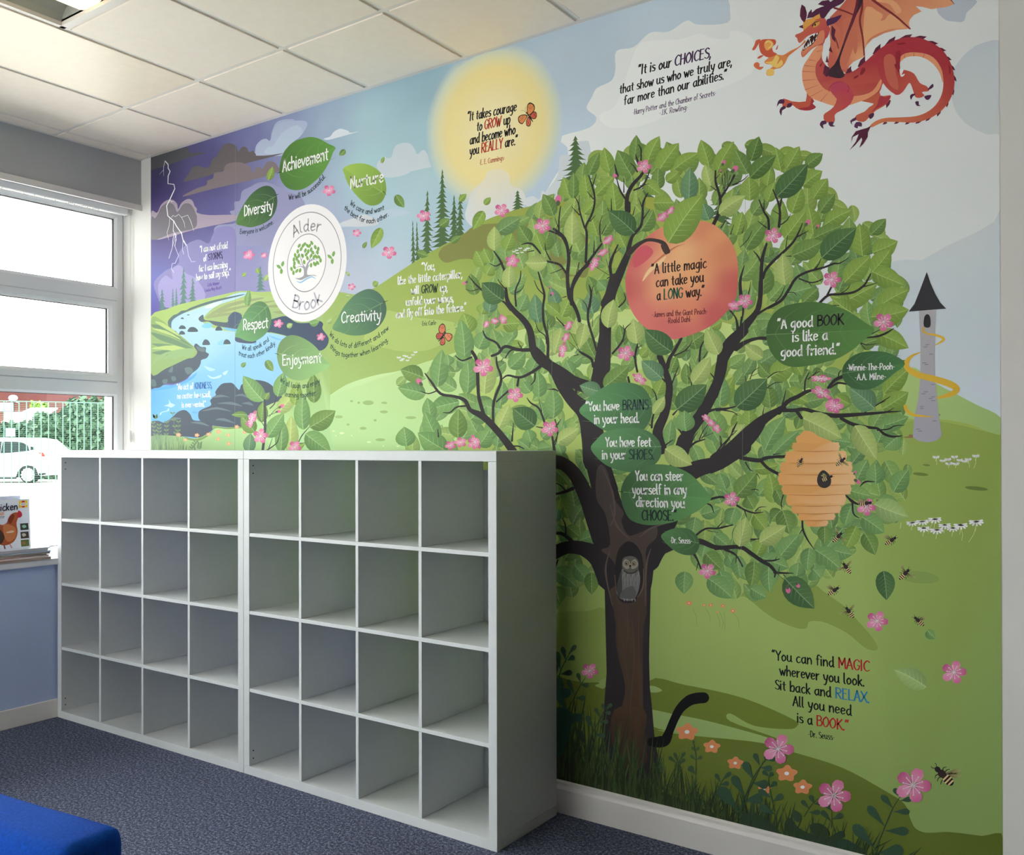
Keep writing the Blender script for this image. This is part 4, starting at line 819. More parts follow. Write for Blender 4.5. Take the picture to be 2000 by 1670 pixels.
br('B', '960 1630 1040 1560 1150 1550 1280 1530 1370 1470 1410 1410 1435 1360', [24, 22, 22, 22, 20, 16, 10]); br('B', '1030 1560 1070 1480', [20, 16]); br('B', '1370 1480 1500 1445', [12, 4]); br('B', '1160 1540 1220 1500 1243 1455', [8, 8, 3])
br('B', '225 1560 220 1420 258 1280', [34, 26, 5]); br('B', '295 1560 320 1430', [12, 4]); br('B', '220 1110 290 1040 330 955', [6, 8, 3]); br('B', '235 980 260 910', [7, 3])
br('D', '-20 1060 20 880 60 720 160 560 260 420 360 300 400 200 410 0', [70, 90, 100, 100, 80, 52, 44, 36]); br('D', '180 620 280 560 380 530 460 530', [60, 36, 28, 36]); br('D', '370 310 500 230 600 180', [24, 18, 20]); br('D', '190 470 180 350 130 270', [16, 14, 8]); br('D', '215 450 240 330 250 230', [8, 14, 22])
br('D', '580 1220 660 1120 760 1070 830 1030 900 1010', [46, 40, 38, 36, 20]); br('D', '610 1200 720 1200 820 1190 960 1230 1100 1250 1300 1240 1500 1225 1600 1215 1720 1210', [34, 34, 34, 36, 44, 34, 24, 16, 5]); br('D', '1040 990 1100 920 1175 885', [26, 30, 34]); br('D', '1060 990 1130 945 1205 955', [14, 22, 16]); br('D', '1135 895 1140 850 1165 825', [12, 10, 5])
br('D', '820 1040 825 930 860 850', [16, 14, 8]); br('D', '850 910 930 850 970 840', [10, 8, 4]); br('D', '900 880 935 825', [8, 4]); br('D', '610 1150 630 1080 645 1010', [12, 12, 5]); br('D', '430 1300 430 1230 448 1155', [12, 10, 4]); br('D', '1160 1275 1270 1330 1420 1360 1500 1370 1560 1420 1640 1445 1725 1437', [30, 34, 26, 22, 24, 20, 8]); br('D', '1500 1385 1600 1375 1660 1345 1750 1340', [14, 12, 10, 4])
br('D', '740 1200 790 1270', [34, 30]); br('D', '1380 1220 1460 1170 1540 1120 1620 1070', [12, 12, 12, 4]); br('D', '1500 1145 1580 1110', [8, 4]); br('D', '1590 1215 1650 1180', [10, 4]); br('D', '1380 525 1500 510 1580 480 1650 437', [10, 20, 20, 6]); br('D', '1400 510 1520 450', [10, 6]); br('D', '1330 565 1400 590 1510 575', [12, 8, 3]); br('D', '1340 575 1390 635', [9, 3])
br('D', '0 1200 80 1190 190 1160', [20, 16, 10]); br('D', '60 1200 150 1215 200 1250', [10, 9, 3]); br('D', '0 1620 60 1540 130 1440 195 1305', [14, 12, 12, 4]); br('D', '145 1430 190 1388', [10, 4]); br('D', '40 1540 30 1440', [10, 6]); br('D', '240 1640 400 1660 500 1640 640 1630', [24, 24, 24, 24]); br('D', '475 900 540 850 620 838', [10, 9, 4]); br('D', '465 995 540 945 618 940', [9, 8, 4]); br('D', '465 990 515 998', [6, 4])
br('D', '275 935 265 880', [9, 5]); br('D', '310 910 340 840 395 800', [9, 8, 4]); br('D', '330 880 395 850', [6, 3]); br('D', '1075 222 1140 222', [8, 6])
br('c', '1210 800 1230 720 1280 640 1340 530', [40, 34, 30, 26]); br('c', '1275 690 1380 640 1445 550', [12, 12, 4]); br('c', '1380 645 1425 645', [6, 3]); br('c', '1190 930 1155 895', [18, 12]); br('c', '1250 960 1280 880 1315 790', [14, 12, 4]); br('c', '1275 890 1325 855', [7, 3]); br('c', '930 840 910 720 920 640 935 580', [20, 18, 20, 10]); br('c', '930 620 975 592', [10, 4]); br('c', '905 720 890 680', [10, 8]); br('c', '845 890 855 940', [18, 22])
br('c', '700 670 760 600 800 530 820 440 870 390', [18, 18, 16, 12, 5]); br('c', '815 470 798 405', [10, 5]); br('c', '770 590 825 530', [10, 4]); br('c', '550 640 520 530 480 400 470 300 490 200 500 100 480 30', [20, 22, 22, 22, 22, 20, 6]); br('c', '470 300 455 220 418 175', [8, 8, 4]); br('c', '512 420 515 340', [6, 3]); br('c', '520 790 500 720 420 670 390 650', [28, 24, 24, 14]); br('c', '380 680 340 690', [10, 6]); br('c', '390 640 300 470', [5, 4]); br('c', '390 650 300 565', [5, 4])
br('c', '1510 740 1520 620 1560 540', [20, 18, 8]); br('c', '1550 710 1590 645', [10, 3]); br('c', '1700 710 1690 680', [14, 8]); br('c', '1655 910 1610 850', [16, 8]); br('c', '1435 970 1435 860 1410 745', [12, 10, 4]); br('c', '1435 930 1395 880', [9, 4]); br('c', '1265 1240 1310 1190', [18, 8]); br('c', '1570 1220 1660 1190 1780 1180 1860 1160', [30, 20, 16, 12]); br('c', '1730 1195 1820 1215 1868 1250', [9, 8, 3]); br('c', '1850 620 1909 590', [40, 30]); br('c', '1870 440 1850 340 1790 270', [22, 14, 8]); br('c', '1890 450 1900 330', [18, 12])
br('c', '1065 1360 1070 1290 1085 1230', [20, 18, 12]); br('c', '1065 1350 1035 1325', [10, 5]); br('c', '1110 1100 1100 1050 1070 1000', [14, 12, 6]); br('c', '1290 1340 1320 1380 1350 1420', [8, 14, 20]); br('c', '1400 1560 1470 1500 1560 1470', [26, 20, 10]); br('c', '1430 1520 1460 1450 1495 1400', [10, 10, 4]); br('c', '1510 1470 1540 1400 1590 1330', [14, 8, 4]); br('c', '1530 1460 1580 1405', [10, 6]); br('c', '1540 1450 1640 1410', [6, 4]); br('c', '1640 1640 1700 1550 1800 1440 1820 1380 1865 1305', [20, 14, 14, 10, 4]); br('c', '1815 1400 1860 1388', [7, 3]); br('c', '1715 1540 1715 1470 1700 1435', [8, 8, 4]); br('c', '1160 1580 1200 1520 1265 1475', [20, 14, 5]); br('c', '155 1620 150 1530 135 1440', [26, 20, 12]); br('c', '165 1520 185 1430 160 1285', [9, 8, 4]); br('c', '180 1340 215 1288', [8, 4]); br('c', '355 1060 350 970 320 870', [12, 9, 3]); br('c', '350 980 365 935', [6, 3]); br('c', '190 1020 150 1000 97 1008', [12, 9, 3]); br('c', '100 740 95 640 100 530', [20, 18, 14])
br('E', '310 470 240 500 150 520', [34, 24, 20]); br('E', '250 490 200 440 150 420', [10, 10, 5]); br('E', '250 880 245 790 220 730', [14, 12, 5]); br('E', '300 930 220 870 160 865', [34, 30, 26]); br('E', '150 1180 180 1100', [22, 12]); br('E', '1520 565 1600 545 1660 550', [22, 20, 18]); br('E', '1480 600 1530 620 1555 685', [12, 14, 4]); br('E', '1400 880 1480 825 1600 820 1720 790', [18, 18, 14, 10]); br('E', '1500 840 1590 858', [7, 3]); br('E', '1590 810 1640 755', [10, 4]); br('E', '1380 1050 1410 1100 1440 1175', [22, 16, 12]); br('E', '1420 1110 1400 1190', [10, 5]); br('E', '1650 1010 1750 1060 1805 1160', [16, 14, 6]); br('E', '1755 1070 1745 1125', [9, 4])
br('F', '210 200 290 215 380 225 420 200 500 190 610 186', [30, 32, 30, 22, 22, 22]); br('F', '390 225 450 290 550 345', [28, 26, 26]); br('F', '255 240 290 300 320 318', [12, 10, 4]); br('F', '355 340 382 385', [9, 3]); br('F', '595 500 570 590 575 655', [10, 10, 5]); br('F', '755 740 760 830 800 920 858 1005', [16, 18, 14, 5]); br('F', '755 830 728 872', [10, 4]); br('F', '500 170 560 160', [10, 4]); br('F', '1140 530 1190 580 1245 610', [10, 28, 14]); br('F', '1195 580 1205 690 1255 730', [18, 14, 6]); br('F', '1395 410 1310 410 1265 450', [4, 18, 6])
br('F', '180 620 250 660 330 685 410 677', [18, 16, 14, 5]); br('F', '340 670 380 635 442 632', [9, 8, 3]); br('F', '245 665 265 720', [10, 6]); br('F', '0 825 70 805 135 795', [12, 12, 8]); br('F', '305 482 340 478 370 486', [6, 8, 5]); br('F', '200 980 270 925 370 915', [18, 18, 7]); br('F', '300 935 372 910', [6, 4]); br('F', '60 1000 150 1040 200 1100 235 1162', [18, 16, 12, 5]); br('F', '175 1070 165 1125', [9, 4]); br('F', '430 1105 500 1105 555 1090', [16, 16, 6]); br('F', '515 1100 528 1070', [8, 3]); br('F', '510 1210 600 1215 678 1216', [24, 16, 4]); br('F', '540 1225 555 1160', [10, 6], (56, 80, 50)); br('F', '590 1230 612 1258', [9, 3]); br('F', '545 1230 610 1290', [6, 5], (70, 110, 70)); br('F', '520 1210 510 1250', [18, 12])
tr.build('tree_trunk', mural, 'near-black trunk and spreading boughs')
bt = Art()
brw = idw([(1200, 950, (76, 66, 66)), (1230, 1080, (80, 64, 58)), (1245, 1250, (70, 52, 42)), (1240, 1350, (86, 62, 42)), (1235, 1450, (66, 46, 36))])
bt.poly(V('E', '520 330 560 260 620 330 680 560 760 680 740 760 800 880 900 860 1040 800 1050 900 960 1000 960 1200 940 1670 690 1670 690 1200 640 1080 560 1010 640 960 600 700 520 560'), brw)
bt.poly(V('H', '640 0 960 0 970 600 970 1000 980 1400 1000 1670 760 1670 740 1300 790 1000 700 600 690 300'), brw)
bt.poly(V('H', '720 600 800 900 790 1200 850 1100 840 700 780 300 720 300'), (78, 60, 48))
bt.poly(V('J', '600 -60 880 -60 880 200 900 400 760 480 600 300'), brw)
for s_ in ('640 800 680 700 660 500 580 300', '900 900 1000 820 1130 780', '640 1010 600 1200 660 1500', '1000 1000 960 1150 950 1500', '820 920 700 800 640 600'):
    bt.stroke(V('E', s_), [1, 4, 4, 1][:len(V('E', s_))] if len(V('E', s_)) == 4 else [1, 4, 1], (98, 80, 74))
for s_ in ('800 150 820 400 790 700', '860 300 880 700 850 1100 840 1300', '760 500 800 800 830 1000', '930 200 930 700 950 1200'):
    p = V('H', s_); bt.stroke(p, [1]+[2.4]*(len(p)-2)+[.6], (88, 66, 50))
bt.poly(V('E', '690 1110 720 1000 800 935 880 980 925 1080 935 1250 905 1380 860 1460 800 1480 730 1460 695 1380 680 1250'), (38, 34, 36))
bt.stroke(V('E', '680 1230 695 1370 700 1400'), 1.6, (110, 80, 66)); bt.stroke(V('E', '935 1180 930 1340 880 1430'), [1, 2, 1], (120, 92, 78))
bt.build('bark', mural, 'brown bark shading and a dark hollow in the trunk', 'stuff')
ow = Art()
gy_ = (112, 108, 104)
ow.poly(V('E', '745 1180 715 1280 700 1380 720 1430 770 1455 840 1455 880 1400 905 1290 895 1200 860 1140 780 1140'), (116, 114, 114))
ow.poly(V('E', '740 1195 710 1280 700 1350 715 1430 745 1400 745 1280'), (70, 68, 70)); ow.poly(V('E', '760 1360 840 1330 870 1400 850 1440 730 1430'), (92, 92, 92))
for i in range(22):
    x = 745+i*7; ow.stroke(V('E', '%d %d %d %d' % (x, 1205+(i % 3)*24, x-2+(i % 2)*4, 1270+(i % 4)*20)), [1.6, .5], (146, 142, 140) if i % 2 else (96, 92, 92), smooth=False, lay=i % 4 == 0)
ow.poly(V('E', '745 1130 755 1085 800 1066 850 1070 885 1100 892 1150 880 1190 830 1210 780 1200 750 1175'), (98, 94, 88))
ow.poly(V('E', '752 1125 775 1092 808 1110 820 1135 830 1112 860 1092 885 1125 878 1160 840 1180 818 1165 790 1180 760 1160'), (156, 146, 130))
for x, y in ((787, 1130), (851, 1132)):
    p = V('E', '%d %d' % (x, y))[0]; ow.ell(p[0], p[1], 4.4, 4.4, (34, 28, 28)); ow.ell(p[0], p[1], 3.5, 3.5, (168, 152, 108)); ow.ell(p[0]-.3, p[1], 2.2, 2.3, (18, 16, 18)); ow.ell(p[0]+.3, p[1]-.9, .7, .7, (236, 230, 220), n=6)
ow.poly(V('E', '808 1150 818 1142 828 1150 818 1168'), (30, 28, 30)); ow.stroke(V('E', '765 1195 800 1215 850 1212 880 1190'), 3, (62, 58, 58))
for x in (765, 790, 835, 860): ow.stroke(V('E', '%d 1445 %d 1462' % (x, x)), [1.6, .8], (170, 164, 158), smooth=False)
ow.build('owl', mural, 'grey owl sitting in the trunk hollow')
a = Art()
a.stroke(V('H', '1060 1560 1140 1560 1200 1540 1240 1450 1290 1330 1350 1220 1440 1140 1520 1115 1590 1110'), [v/5.218 for v in (90, 118, 110, 84, 84, 92, 110, 114, 110)], (8, 7, 9), n=6, caps=10)
a.build('cat_tail', mural, 'curled black cat tail beside the trunk')

# front leaves
ff = Art()
leaves(ff, 'A', 'd 905 980 662 775 215', rr, 5)
leaves(ff, 'B', 'd 560 640 850 330 220; y 20 800 272 630 135; y 638 1465 615 1170 185; m 705 1190 995 1052 190; d 978 1212 1302 932 240', rr, 5)
leaves(ff, 'D', 'y 808 1275 1168 1462 250; y 1288 1342 1492 1662 210; t 1470 1182 1232 990 220; d 182 1172 472 902 260', rr, 5)
leaves(ff, 'c', 'y 655 432 712 165 155; y 1690 680 1572 438 165; y 1445 950 1612 700 160; d 1300 1192 1578 958 230; y 160 670 225 432 150; t 1160 905 968 738 180; m 620 985 860 775 170; g 1385 1395 1372 1200 190; y 1080 1232 1187 1068 105; y 190 1510 390 1382 140; t 590 1030 392 968 150', rr, 5)
leaves(ff, 'G', 'y 930 422 935 255 115; d 885 520 725 388 165; y 1210 235 1045 240 120; d 1120 1450 955 1318 175; y 1292 1565 1447 1462 115; y 1390 700 1480 880 0; y 1490 690 1450 870 100', rr, 5)
leaves(ff, 'E', 'y 1125 120 1362 262 180', rr, 5)
leaves(ff, 'F', 'y 200 982 258 718 165; y 380 945 615 795 165; d 600 1262 862 1528 230; d 1470 1195 1497 1455 170', rr, 5)
leaves(ff, 'I', 'p 1365 640 1150 525 130; g 1360 280 1425 325 60', rr, 5)
ff.build('leaf', mural, split=True)

# free drifting leaves
dl = Art()
for s_ in ('l 660 307 677 288 15', ):
    pass
for k, s_ in (('c4', 'm 1210 230 1145 290 60; l 400 550 445 405 75; l 1590 370 1620 300 36; m 1735 720 1830 835 90; l 1590 1050 1482 1268 115; m 1395 1265 1437 1195 42; p 1225 1545 1250 1520 60; l 1500 1620 1552 1650 50; l 130 1560 165 1520 40; p 360 1560 400 1600 90; l 300 1530 280 1470 50'),
               ('c2', 'g 1355 990 1385 770 90; l 1290 600 1345 560 45; p 1590 650 1640 570 70'), ('c5', 'm 105 845 145 800 42; m 335 780 400 885 75; p 530 475 580 440 50; g 740 440 830 420 70; p 900 430 950 390 60; l 1330 90 1380 50 50; p 1075 180 1120 180 36; m 400 560 400 560 1'),
               ('c6', 'l 935 1430 995 1362 60; l 705 1400 770 1330 60; l 930 1490 830 1665 110; m 110 1340 190 1458 85; m 520 1630 612 1560 90'), ('G', 'm 245 160 330 190 60; m 500 90 570 40 50'), ('I', 'g 1370 270 1420 320 56')):
    leaves(dl, k, s_, rr, 3)
dl.build('leaf', mural, split=True)
# --- tower
tw = Art()
tw.poly(V('T', '310 950 420 948 420 1010 360 1000'), (170, 200, 116), smooth=False)
tw.poly(V('T', '396 448 534 440 526 600 524 800 527 1000 545 1180 560 1310 580 1440 578 1470 540 1505 460 1520 390 1505 346 1475 358 1320 392 1160 408 980 408 700'), lambda x, y: mixc((176, 172, 178), (166, 164, 178), min(1, max(0, (y-620)/220))), smooth=False)
tw.poly(V('T', '438 575 440 500 464 474 488 500 488 577'), (46, 44, 48), n=3)
for x, y in ((465, 725), (450, 742), (495, 801), (440, 872), (457, 886), (510, 1048), (452, 1108), (433, 1124), (510, 1150), (492, 1163), (512, 1180), (420, 1228), (420, 1244), (523, 1346), (388, 1412), (406, 1428)):
    p = V('T', '%d %d %d %d' % (x-16, y, x+16, y-2)); tw.stroke(p, 1.6, (134, 132, 144), smooth=False, cap=False, lay=False)
R_ = (224, 178, 44)
tw.stroke(V('T', '436 585 430 610 460 632 530 645 590 668 590 690 527 728'), [v/4.173 for v in (14, 16, 12, 18, 22, 22, 4)], R_, n=6)
tw.stroke(V('T', '406 786 340 815 300 860 300 910 380 965 530 1005 650 1045 705 1085 660 1125 545 1158'), [v/4.173 for v in (6, 20, 40, 44, 50, 52, 56, 50, 42, 14)], R_, n=6)
tw.stroke(V('T', '285 1225 300 1262 350 1295 430 1305 510 1311'), [v/4.173 for v in (30, 30, 22, 16, 3)], R_, n=5)
tw.poly(V('T', '460 130 490 220 530 310 570 380 618 430 312 454 360 390 400 290'), (52, 50, 56), smooth=False)
tw.build('tower', mural, 'slim grey stone tower with black pointed roof and yellow ribbon')

# --- peach
pf = idw([(1225, 560, (206, 92, 90)), (1240, 500, (208, 88, 92)), (1262, 470, (214, 110, 96)), (1300, 470, (226, 140, 100)), (1330, 500, (238, 178, 118)), (1300, 560, (232, 160, 108)), (1350, 540, (232, 162, 104)), (1400, 460, (228, 148, 96)), (1340, 600, (226, 130, 96)), (1420, 490, (220, 130, 90)),
         (1436, 560, (206, 92, 84)), (1400, 620, (206, 88, 88)), (1300, 640, (216, 104, 98)), (1320, 658, (214, 100, 98)), (1375, 437, (222, 132, 96)), (1250, 620, (222, 112, 104)), (1300, 520, (238, 176, 120)), (1270, 510, (226, 130, 110))], 2.6)
pk = Art()
PO = catmull(V('A', '1520 865 1640 900 1760 1000 1840 1130 1870 1290 1868 1400')+V('c', '1855 130 1790 250 1650 390 1480 480 1300 535 1240 532 1080 470 960 390 870 260 830 130 820 0')+V('A', '820 1400 840 1300 890 1180 960 1080 1050 990 1190 910 1350 868'), True, 3)
pk.ring((1330, 545), PO, lambda x, y: pf(x, y))
pk.poly(V('A', '1180 1170 1240 1130 1300 1100 1380 1080 1300 1110 1200 1180 1120 1240 1060 1300 1000 1380 960 1440 1020 1340 1080 1260'), (206, 112, 80))
pk.poly(V('A', '1050 1300 1120 1250 1200 1190 1160 1260 1060 1340 980 1430 1000 1370'), (244, 196, 138))
pk.poly(V('A', '900 1200 960 1110 1030 1100 1080 1160 1000 1250 900 1300'), (214, 84, 96))
pk.stroke(V('A', '860 1165 940 1090 1020 1045 1110 1050 1180 1080 1215 1150'), [v/4.77 for v in (44, 32, 30, 32, 40, 46)], (58, 46, 46))
pk.poly(V('A', '1150 1090 1200 1085 1228 1150 1200 1180 1170 1150'), (74, 48, 46))
pk.build('peach', mural, 'giant orange and pink peach')
pl = Art(); rr = random.Random(4)
leaves(pl, 'A', 'l 1218 1070 1545 615 300', rr, 6)
leaves(pl, 'c', 'd 1252 655 998 448 215', rr, 5)
pl.build('peach_leaf', mural, split=True)

# --- text leaves
def bigleaf(name, outl, tip, base, col, label, stem=None, dark=None):
    a = Art(); O = catmull(outl, True, 4); cx = sum(p[0] for p in O)/len(O); cy = sum(p[1] for p in O)/len(O)
    ax, ay = tip[0]-base[0], tip[1]-base[1]; l = math.hypot(ax, ay); ax /= l; ay /= l
    def f(x, y):
        s = ((x-base[0])*ax+(y-base[1])*ay)/l; d = ((x-base[0])*-ay+(y-base[1])*ax)/l
        c_ = mixc(dark or shade(col, .8), shade(col, 1.1), min(1, max(0, s))); return mixc(c_, shade(c_, 1.12), .5 if d > 0 else 0)
    a.ring(((cx+base[0]*.3+tip[0]*.3)/1.6, (cy+base[1]*.3+tip[1]*.3)/1.6), O, f)
    vc = mixc(col, (190, 210, 150), .30); a.layer()
    mid = [(base[0]+(tip[0]-base[0])*t, base[1]+(tip[1]-base[1])*t) for t in (0, .3, .6, .92)]
    a.stroke(mid, [1.3, 1, .8, .2], vc, smooth=False, lay=False, cap=False)
    hw = l*.33
    for k in range(4):
        t = .08+.2*k; m = (base[0]+ax*l*t, base[1]+ay*l*t)
        for sg in (-1, 1):
            e = [m, (m[0]+ax*l*.10-sg*ay*hw*.45, m[1]+ay*l*.10+sg*ax*hw*.45), (m[0]+ax*l*.28-sg*ay*hw*.78*(1-.15*k), m[1]+ay*l*.28+sg*ax*hw*.78*(1-.15*k))]
            a.stroke(e, [.9, .7, .2], mixc(vc, col, .3), lay=False, cap=False)
    if stem: a.stroke(stem, [2.4, .6], shade(col, .55), smooth=False)
    return a.build(name, mural, label)
P1 = lambda k, s_: V(k, s_)[0]
bigleaf('word_leaf', V('c4', '1105 205 1020 160 940 115 850 95 760 110 660 150 580 230 540 310 520 400 520 500 545 570 600 630 680 655 770 640 860 585 960 490 1040 360 1080 260'), P1('c4', '1105 205'), P1('c4', '520 465'), (82, 136, 52), 'leaf reading Achievement', V('c4', '530 462 488 478'))
bigleaf('word_leaf', V('c4', '1187 430 1250 390 1350 372 1450 385 1550 440 1620 530 1640 620 1635 690 1600 770 1540 810 1470 815 1400 780 1310 690 1240 590 1205 500'), P1('c4', '1190 430'), P1('c4', '1625 690'), (132, 164, 62), 'leaf reading Nurture', V('c4', '1610 670 1640 704'), (110, 146, 54))
bigleaf('word_leaf', V('c4', '60 998 110 860 200 720 290 640 370 608 430 620 475 670 495 760 480 860 430 950 340 1010 220 1045 130 1030'), P1('c4', '62 998'), P1('c4', '485 710'), (66, 108, 48), 'leaf reading Diversity', V('c4', '470 712 508 694'), (44, 76, 48))
bigleaf('word_leaf', V('c5', '45 550 90 430 150 320 220 250 290 232 345 270 378 350 380 430 350 510 290 570 220 605 150 600 90 575'), P1('c5', '46 550'), P1('c5', '350 270'), (88, 142, 84), 'leaf reading Respect')
bigleaf('word_leaf', V('c5', '952 485 1000 390 1060 280 1150 180 1240 128 1310 118 1380 150 1430 210 1455 290 1445 370 1400 450 1330 510 1240 545 1130 550 1040 525'), P1('c5', '954 485'), P1('c5', '1440 235'), (84, 128, 82), 'leaf reading Creativity', V('c5', '1425 240 1466 226'), (62, 98, 80))
bigleaf('word_leaf', V('c5', '935 835 880 770 800 660 700 585 600 548 520 560 460 620 435 710 445 800 480 880 540 940 620 968 700 960 800 910'), P1('c5', '935 835'), P1('c5', '440 715'), (124, 168, 98), 'leaf reading Enjoyment', V('c5', '450 724 415 716'))
bigleaf('quote_leaf', V('c', '388 1205 480 1100 560 1020 660 965 780 940 880 945 980 985 1050 1080 1068 1180 1050 1290 980 1390 880 1425 760 1420 620 1385 490 1300'), P1('c', '388 1205'), P1('c', '1066 1160'), (76, 130, 78), 'upper of the two stacked dark green quote leaves')
bigleaf('quote_leaf', V('E', '470 120 520 40 600 -30 740 -60 900 -60 1000 -20 1070 50 1092 130 1080 200 1020 270 920 315 800 325 660 290 560 230'), P1('E', '470 120'), P1('E', '1092 100'), (78, 130, 78), 'quote leaf below the upper quote leaf')
bigleaf('quote_leaf', V('E', '1530 560 1480 480 1380 370 1280 305 1160 265 1020 258 880 290 790 360 740 460 738 570 770 670 820 745 920 785 1040 792 1200 765 1330 710 1440 650'), P1('E', '1530 560'), P1('E', '740 500'), (80, 132, 70), 'large quote leaf over the trunk', V('E', '750 500 705 495'), (62, 104, 62))
bigleaf('quote_leaf', V('E', '1088 890 1150 840 1240 816 1330 825 1390 870 1425 930 1420 1000 1380 1050 1300 1055 1220 1025 1140 960'), P1('E', '1090 890'), P1('E', '1420 950'), (72, 120, 66), 'small name leaf right of the trunk')
bigleaf('quote_leaf', V('D', '1470 450 1380 380 1250 290 1100 225 950 193 800 195 660 220 560 270 490 360 462 470 475 580 520 680 600 760 700 795 820 790 960 765 1120 720 1260 640 1380 540'), P1('D', '1470 450'), P1('D', '462 495'), (74, 120, 54), 'wide quote leaf at the right edge of the crown')
bigleaf('quote_leaf', V('D', '1755 770 1680 700 1580 660 1470 648 1350 660 1260 700 1190 770 1168 850 1190 930 1250 985 1340 1008 1440 1000 1540 950 1650 860'), P1('D', '1755 770'), P1('D', '1170 855'), (62, 112, 62), 'small name leaf below the wide quote leaf')

# --- round school badge
bd = Art()
def ell4(top, bot, lef, rig, col, a=bd, n=56):
    tw_, bw_, lw_, rw_ = map(wall_xz, (top, bot, lef, rig)); cx = (lw_[0]+rw_[0])/2; cz = (tw_[1]+bw_[1])/2; rx = (rw_[0]-lw_[0])/2; rz = (tw_[1]-bw_[1])/2
    a.layer(); a.face([(cx+rx*math.cos(2*PI*i/n), cz+rz*math.sin(2*PI*i/n)) for i in range(n)], col, raw=True)
T_, B_, L_, R2 = P1('c4', '855 795'), P1('c5', '700 422'), P1('c4', '398 1500'), P1('c4', '1225 1400')
def sh(p, c_, k): return (c_[0]+(p[0]-c_[0])*k, c_[1]+(p[1]-c_[1])*k)
BCt = ((T_[0]+B_[0])/2, (T_[1]+B_[1])/2)
ell4(T_, B_, L_, R2, (226, 222, 226))
for q in (('c4', '840 876'), ('c4', '826 1108')), :
    pass
ell4(P1('c4', '845 876'), P1('c5', '695 353'), P1('c4', '447 1490'), P1('c4', '1170 1395'), (140, 138, 146)); ell4(P1('c4', '845 886'), P1('c5', '695 344'), P1('c4', '454 1490'), P1('c4', '1163 1395'), (226, 222, 226))
ell4(P1('c4', '826 1108'), P1('c5', '698 147'), P1('c4', '597 1440'), P1('c4', '1008 1380'), (140, 138, 146)); ell4(P1('c4', '826 1117'), P1('c5', '698 138'), P1('c4', '604 1440'), P1('c4', '1001 1380'), (230, 227, 228))
gl = (150, 148, 160); gg = (112, 160, 70)
bd.poly(V('c4', '765 1560 775 1530 770 1480 740 1455 780 1462 800 1462 830 1440 812 1490 808 1520 815 1545 880 1545 910 1560 860 1552 800 1575 740 1600 680 1578 720 1580'), gl)
for s_, w in (('790 1480 760 1460 720 1458 690 1475', [3, 2, 1, .3]), ('785 1470 760 1430 735 1350 730 1320', [2.6, 1.6, 1, .3]), ('745 1440 700 1400 690 1390', [1.4, .8, .3]), ('745 1400 770 1340 785 1290', [1.2, .8, .3]), ('800 1480 820 1420 860 1390 930 1380', [4, 3, 1.6, .4]), ('830 1400 850 1340 855 1260', [2, 1.2, .4]), ('850 1390 890 1340 905 1290', [1.6, 1, .4])):
    bd.stroke(V('c4', s_), w, gl)
bd.stroke(V('c4', '695 1610 740 1625 800 1590 860 1565 900 1590'), [.4, 2.6, 3, 2.4, .4], (130, 186, 220))
rr = random.Random(2)
for x, y in ((725, 1240), (780, 1225), (812, 1240), (858, 1210), (745, 1275), (790, 1290), (850, 1280), (895, 1255), (925, 1275), (710, 1300), (820, 1300), (870, 1310), (918, 1310), (683, 1340), (720, 1345), (800, 1330), (850, 1345), (670, 1385), (700, 1375), (812, 1370), (905, 1355), (935, 1360), (675, 1425), (720, 1410), (778, 1412), (900, 1435), (950, 1395), (850, 1445), (885, 1430), (920, 1420), (645, 1485), (675, 1465), (665, 1525), (700, 1505), (735, 1500), (760, 1345), (835, 1240), (765, 1240), (880, 1360)):
    an = rr.uniform(-.6, .6); c_, s_ = math.cos(an), math.sin(an); p = P1('c4', '%d %d' % (x, y)); bd.layer(.5)
    bd.face([(p[0]+u*c_-v*s_, p[1]+u*s_+v*c_) for u, v in ((0, -5.4), (2.6, -1.8), (2.2, 2.6), (0, 4.6), (-2.4, 2), (-2.4, -2.2))], gg)
for x, y in ((540, 1470), (1075, 1365)):
    for dx, dy, an in ((-28, -10, -.9), (12, -40, .25), (-2, 38, 0)):
        p = P1('c4', '%d %d' % (x+dx, y+dy)); c_, s_ = math.cos(an), math.sin(an); bd.layer(.5); bd.face([(p[0]+u*c_-v*s_, p[1]+u*s_+v*c_) for u, v in ((0, -6.4), (3, -1.8), (2.2, 3.6), (0, 5.6), (-2.8, 3), (-2.8, -2.2))], gg)
bd.build('round_badge', mural, 'white circular school badge with a small tree')

# --- bee hive, bees
hv = Art(); hc = (226, 158, 84); hl = (196, 120, 58)
bands = [('F', '700 60 720 -10 780 -30 900 20 1030 62', None)]
hv.poly(V('F', '705 62 700 20 740 -10 770 -40 840 -30 900 10 1020 60 1020 100 720 100'), hc)
B4 = ((62, 140, 662, 1086, 1), (138, 248, 600, 1148, 1), (232, 345, 556, 1198, 1), (325, 440, 538, 1226, 1), (425, 525, 572, 1188, 0), (505, 622, 610, 1142, 0), (598, 690, 656, 1098, 0), (682, 750, 714, 1048, 0), (738, 802, 776, 985, 0))
for i, (y0, y1, xa, xb, up) in enumerate(B4):
    h = y1-y0; r = h*.48
    c_ = hc if i % 2 else (222, 154, 80)
    hv.poly(V('F', ' '.join('%f %f' % q for q in ((xa+r*.6, y0+4), (xa+10, y0+h*.3), (xa, y0+h*.55), (xa+14, y0+h*.85), (xa+r*.7, y1), ((xa+xb)/2, y1+6), (xb-r*.7, y1-2), (xb-12, y0+h*.8), (xb, y0+h*.5), (xb-10, y0+h*.22), (xb-r*.6, y0), ((xa+xb)/2, y0+8)))), lambda x, y, c_=c_, xa=xa, xb=xb: mixc(c_, (232, 186, 134), .8 if x > 1400+(xa+(xb-xa)*.8)/4.51 else 0), n=3)
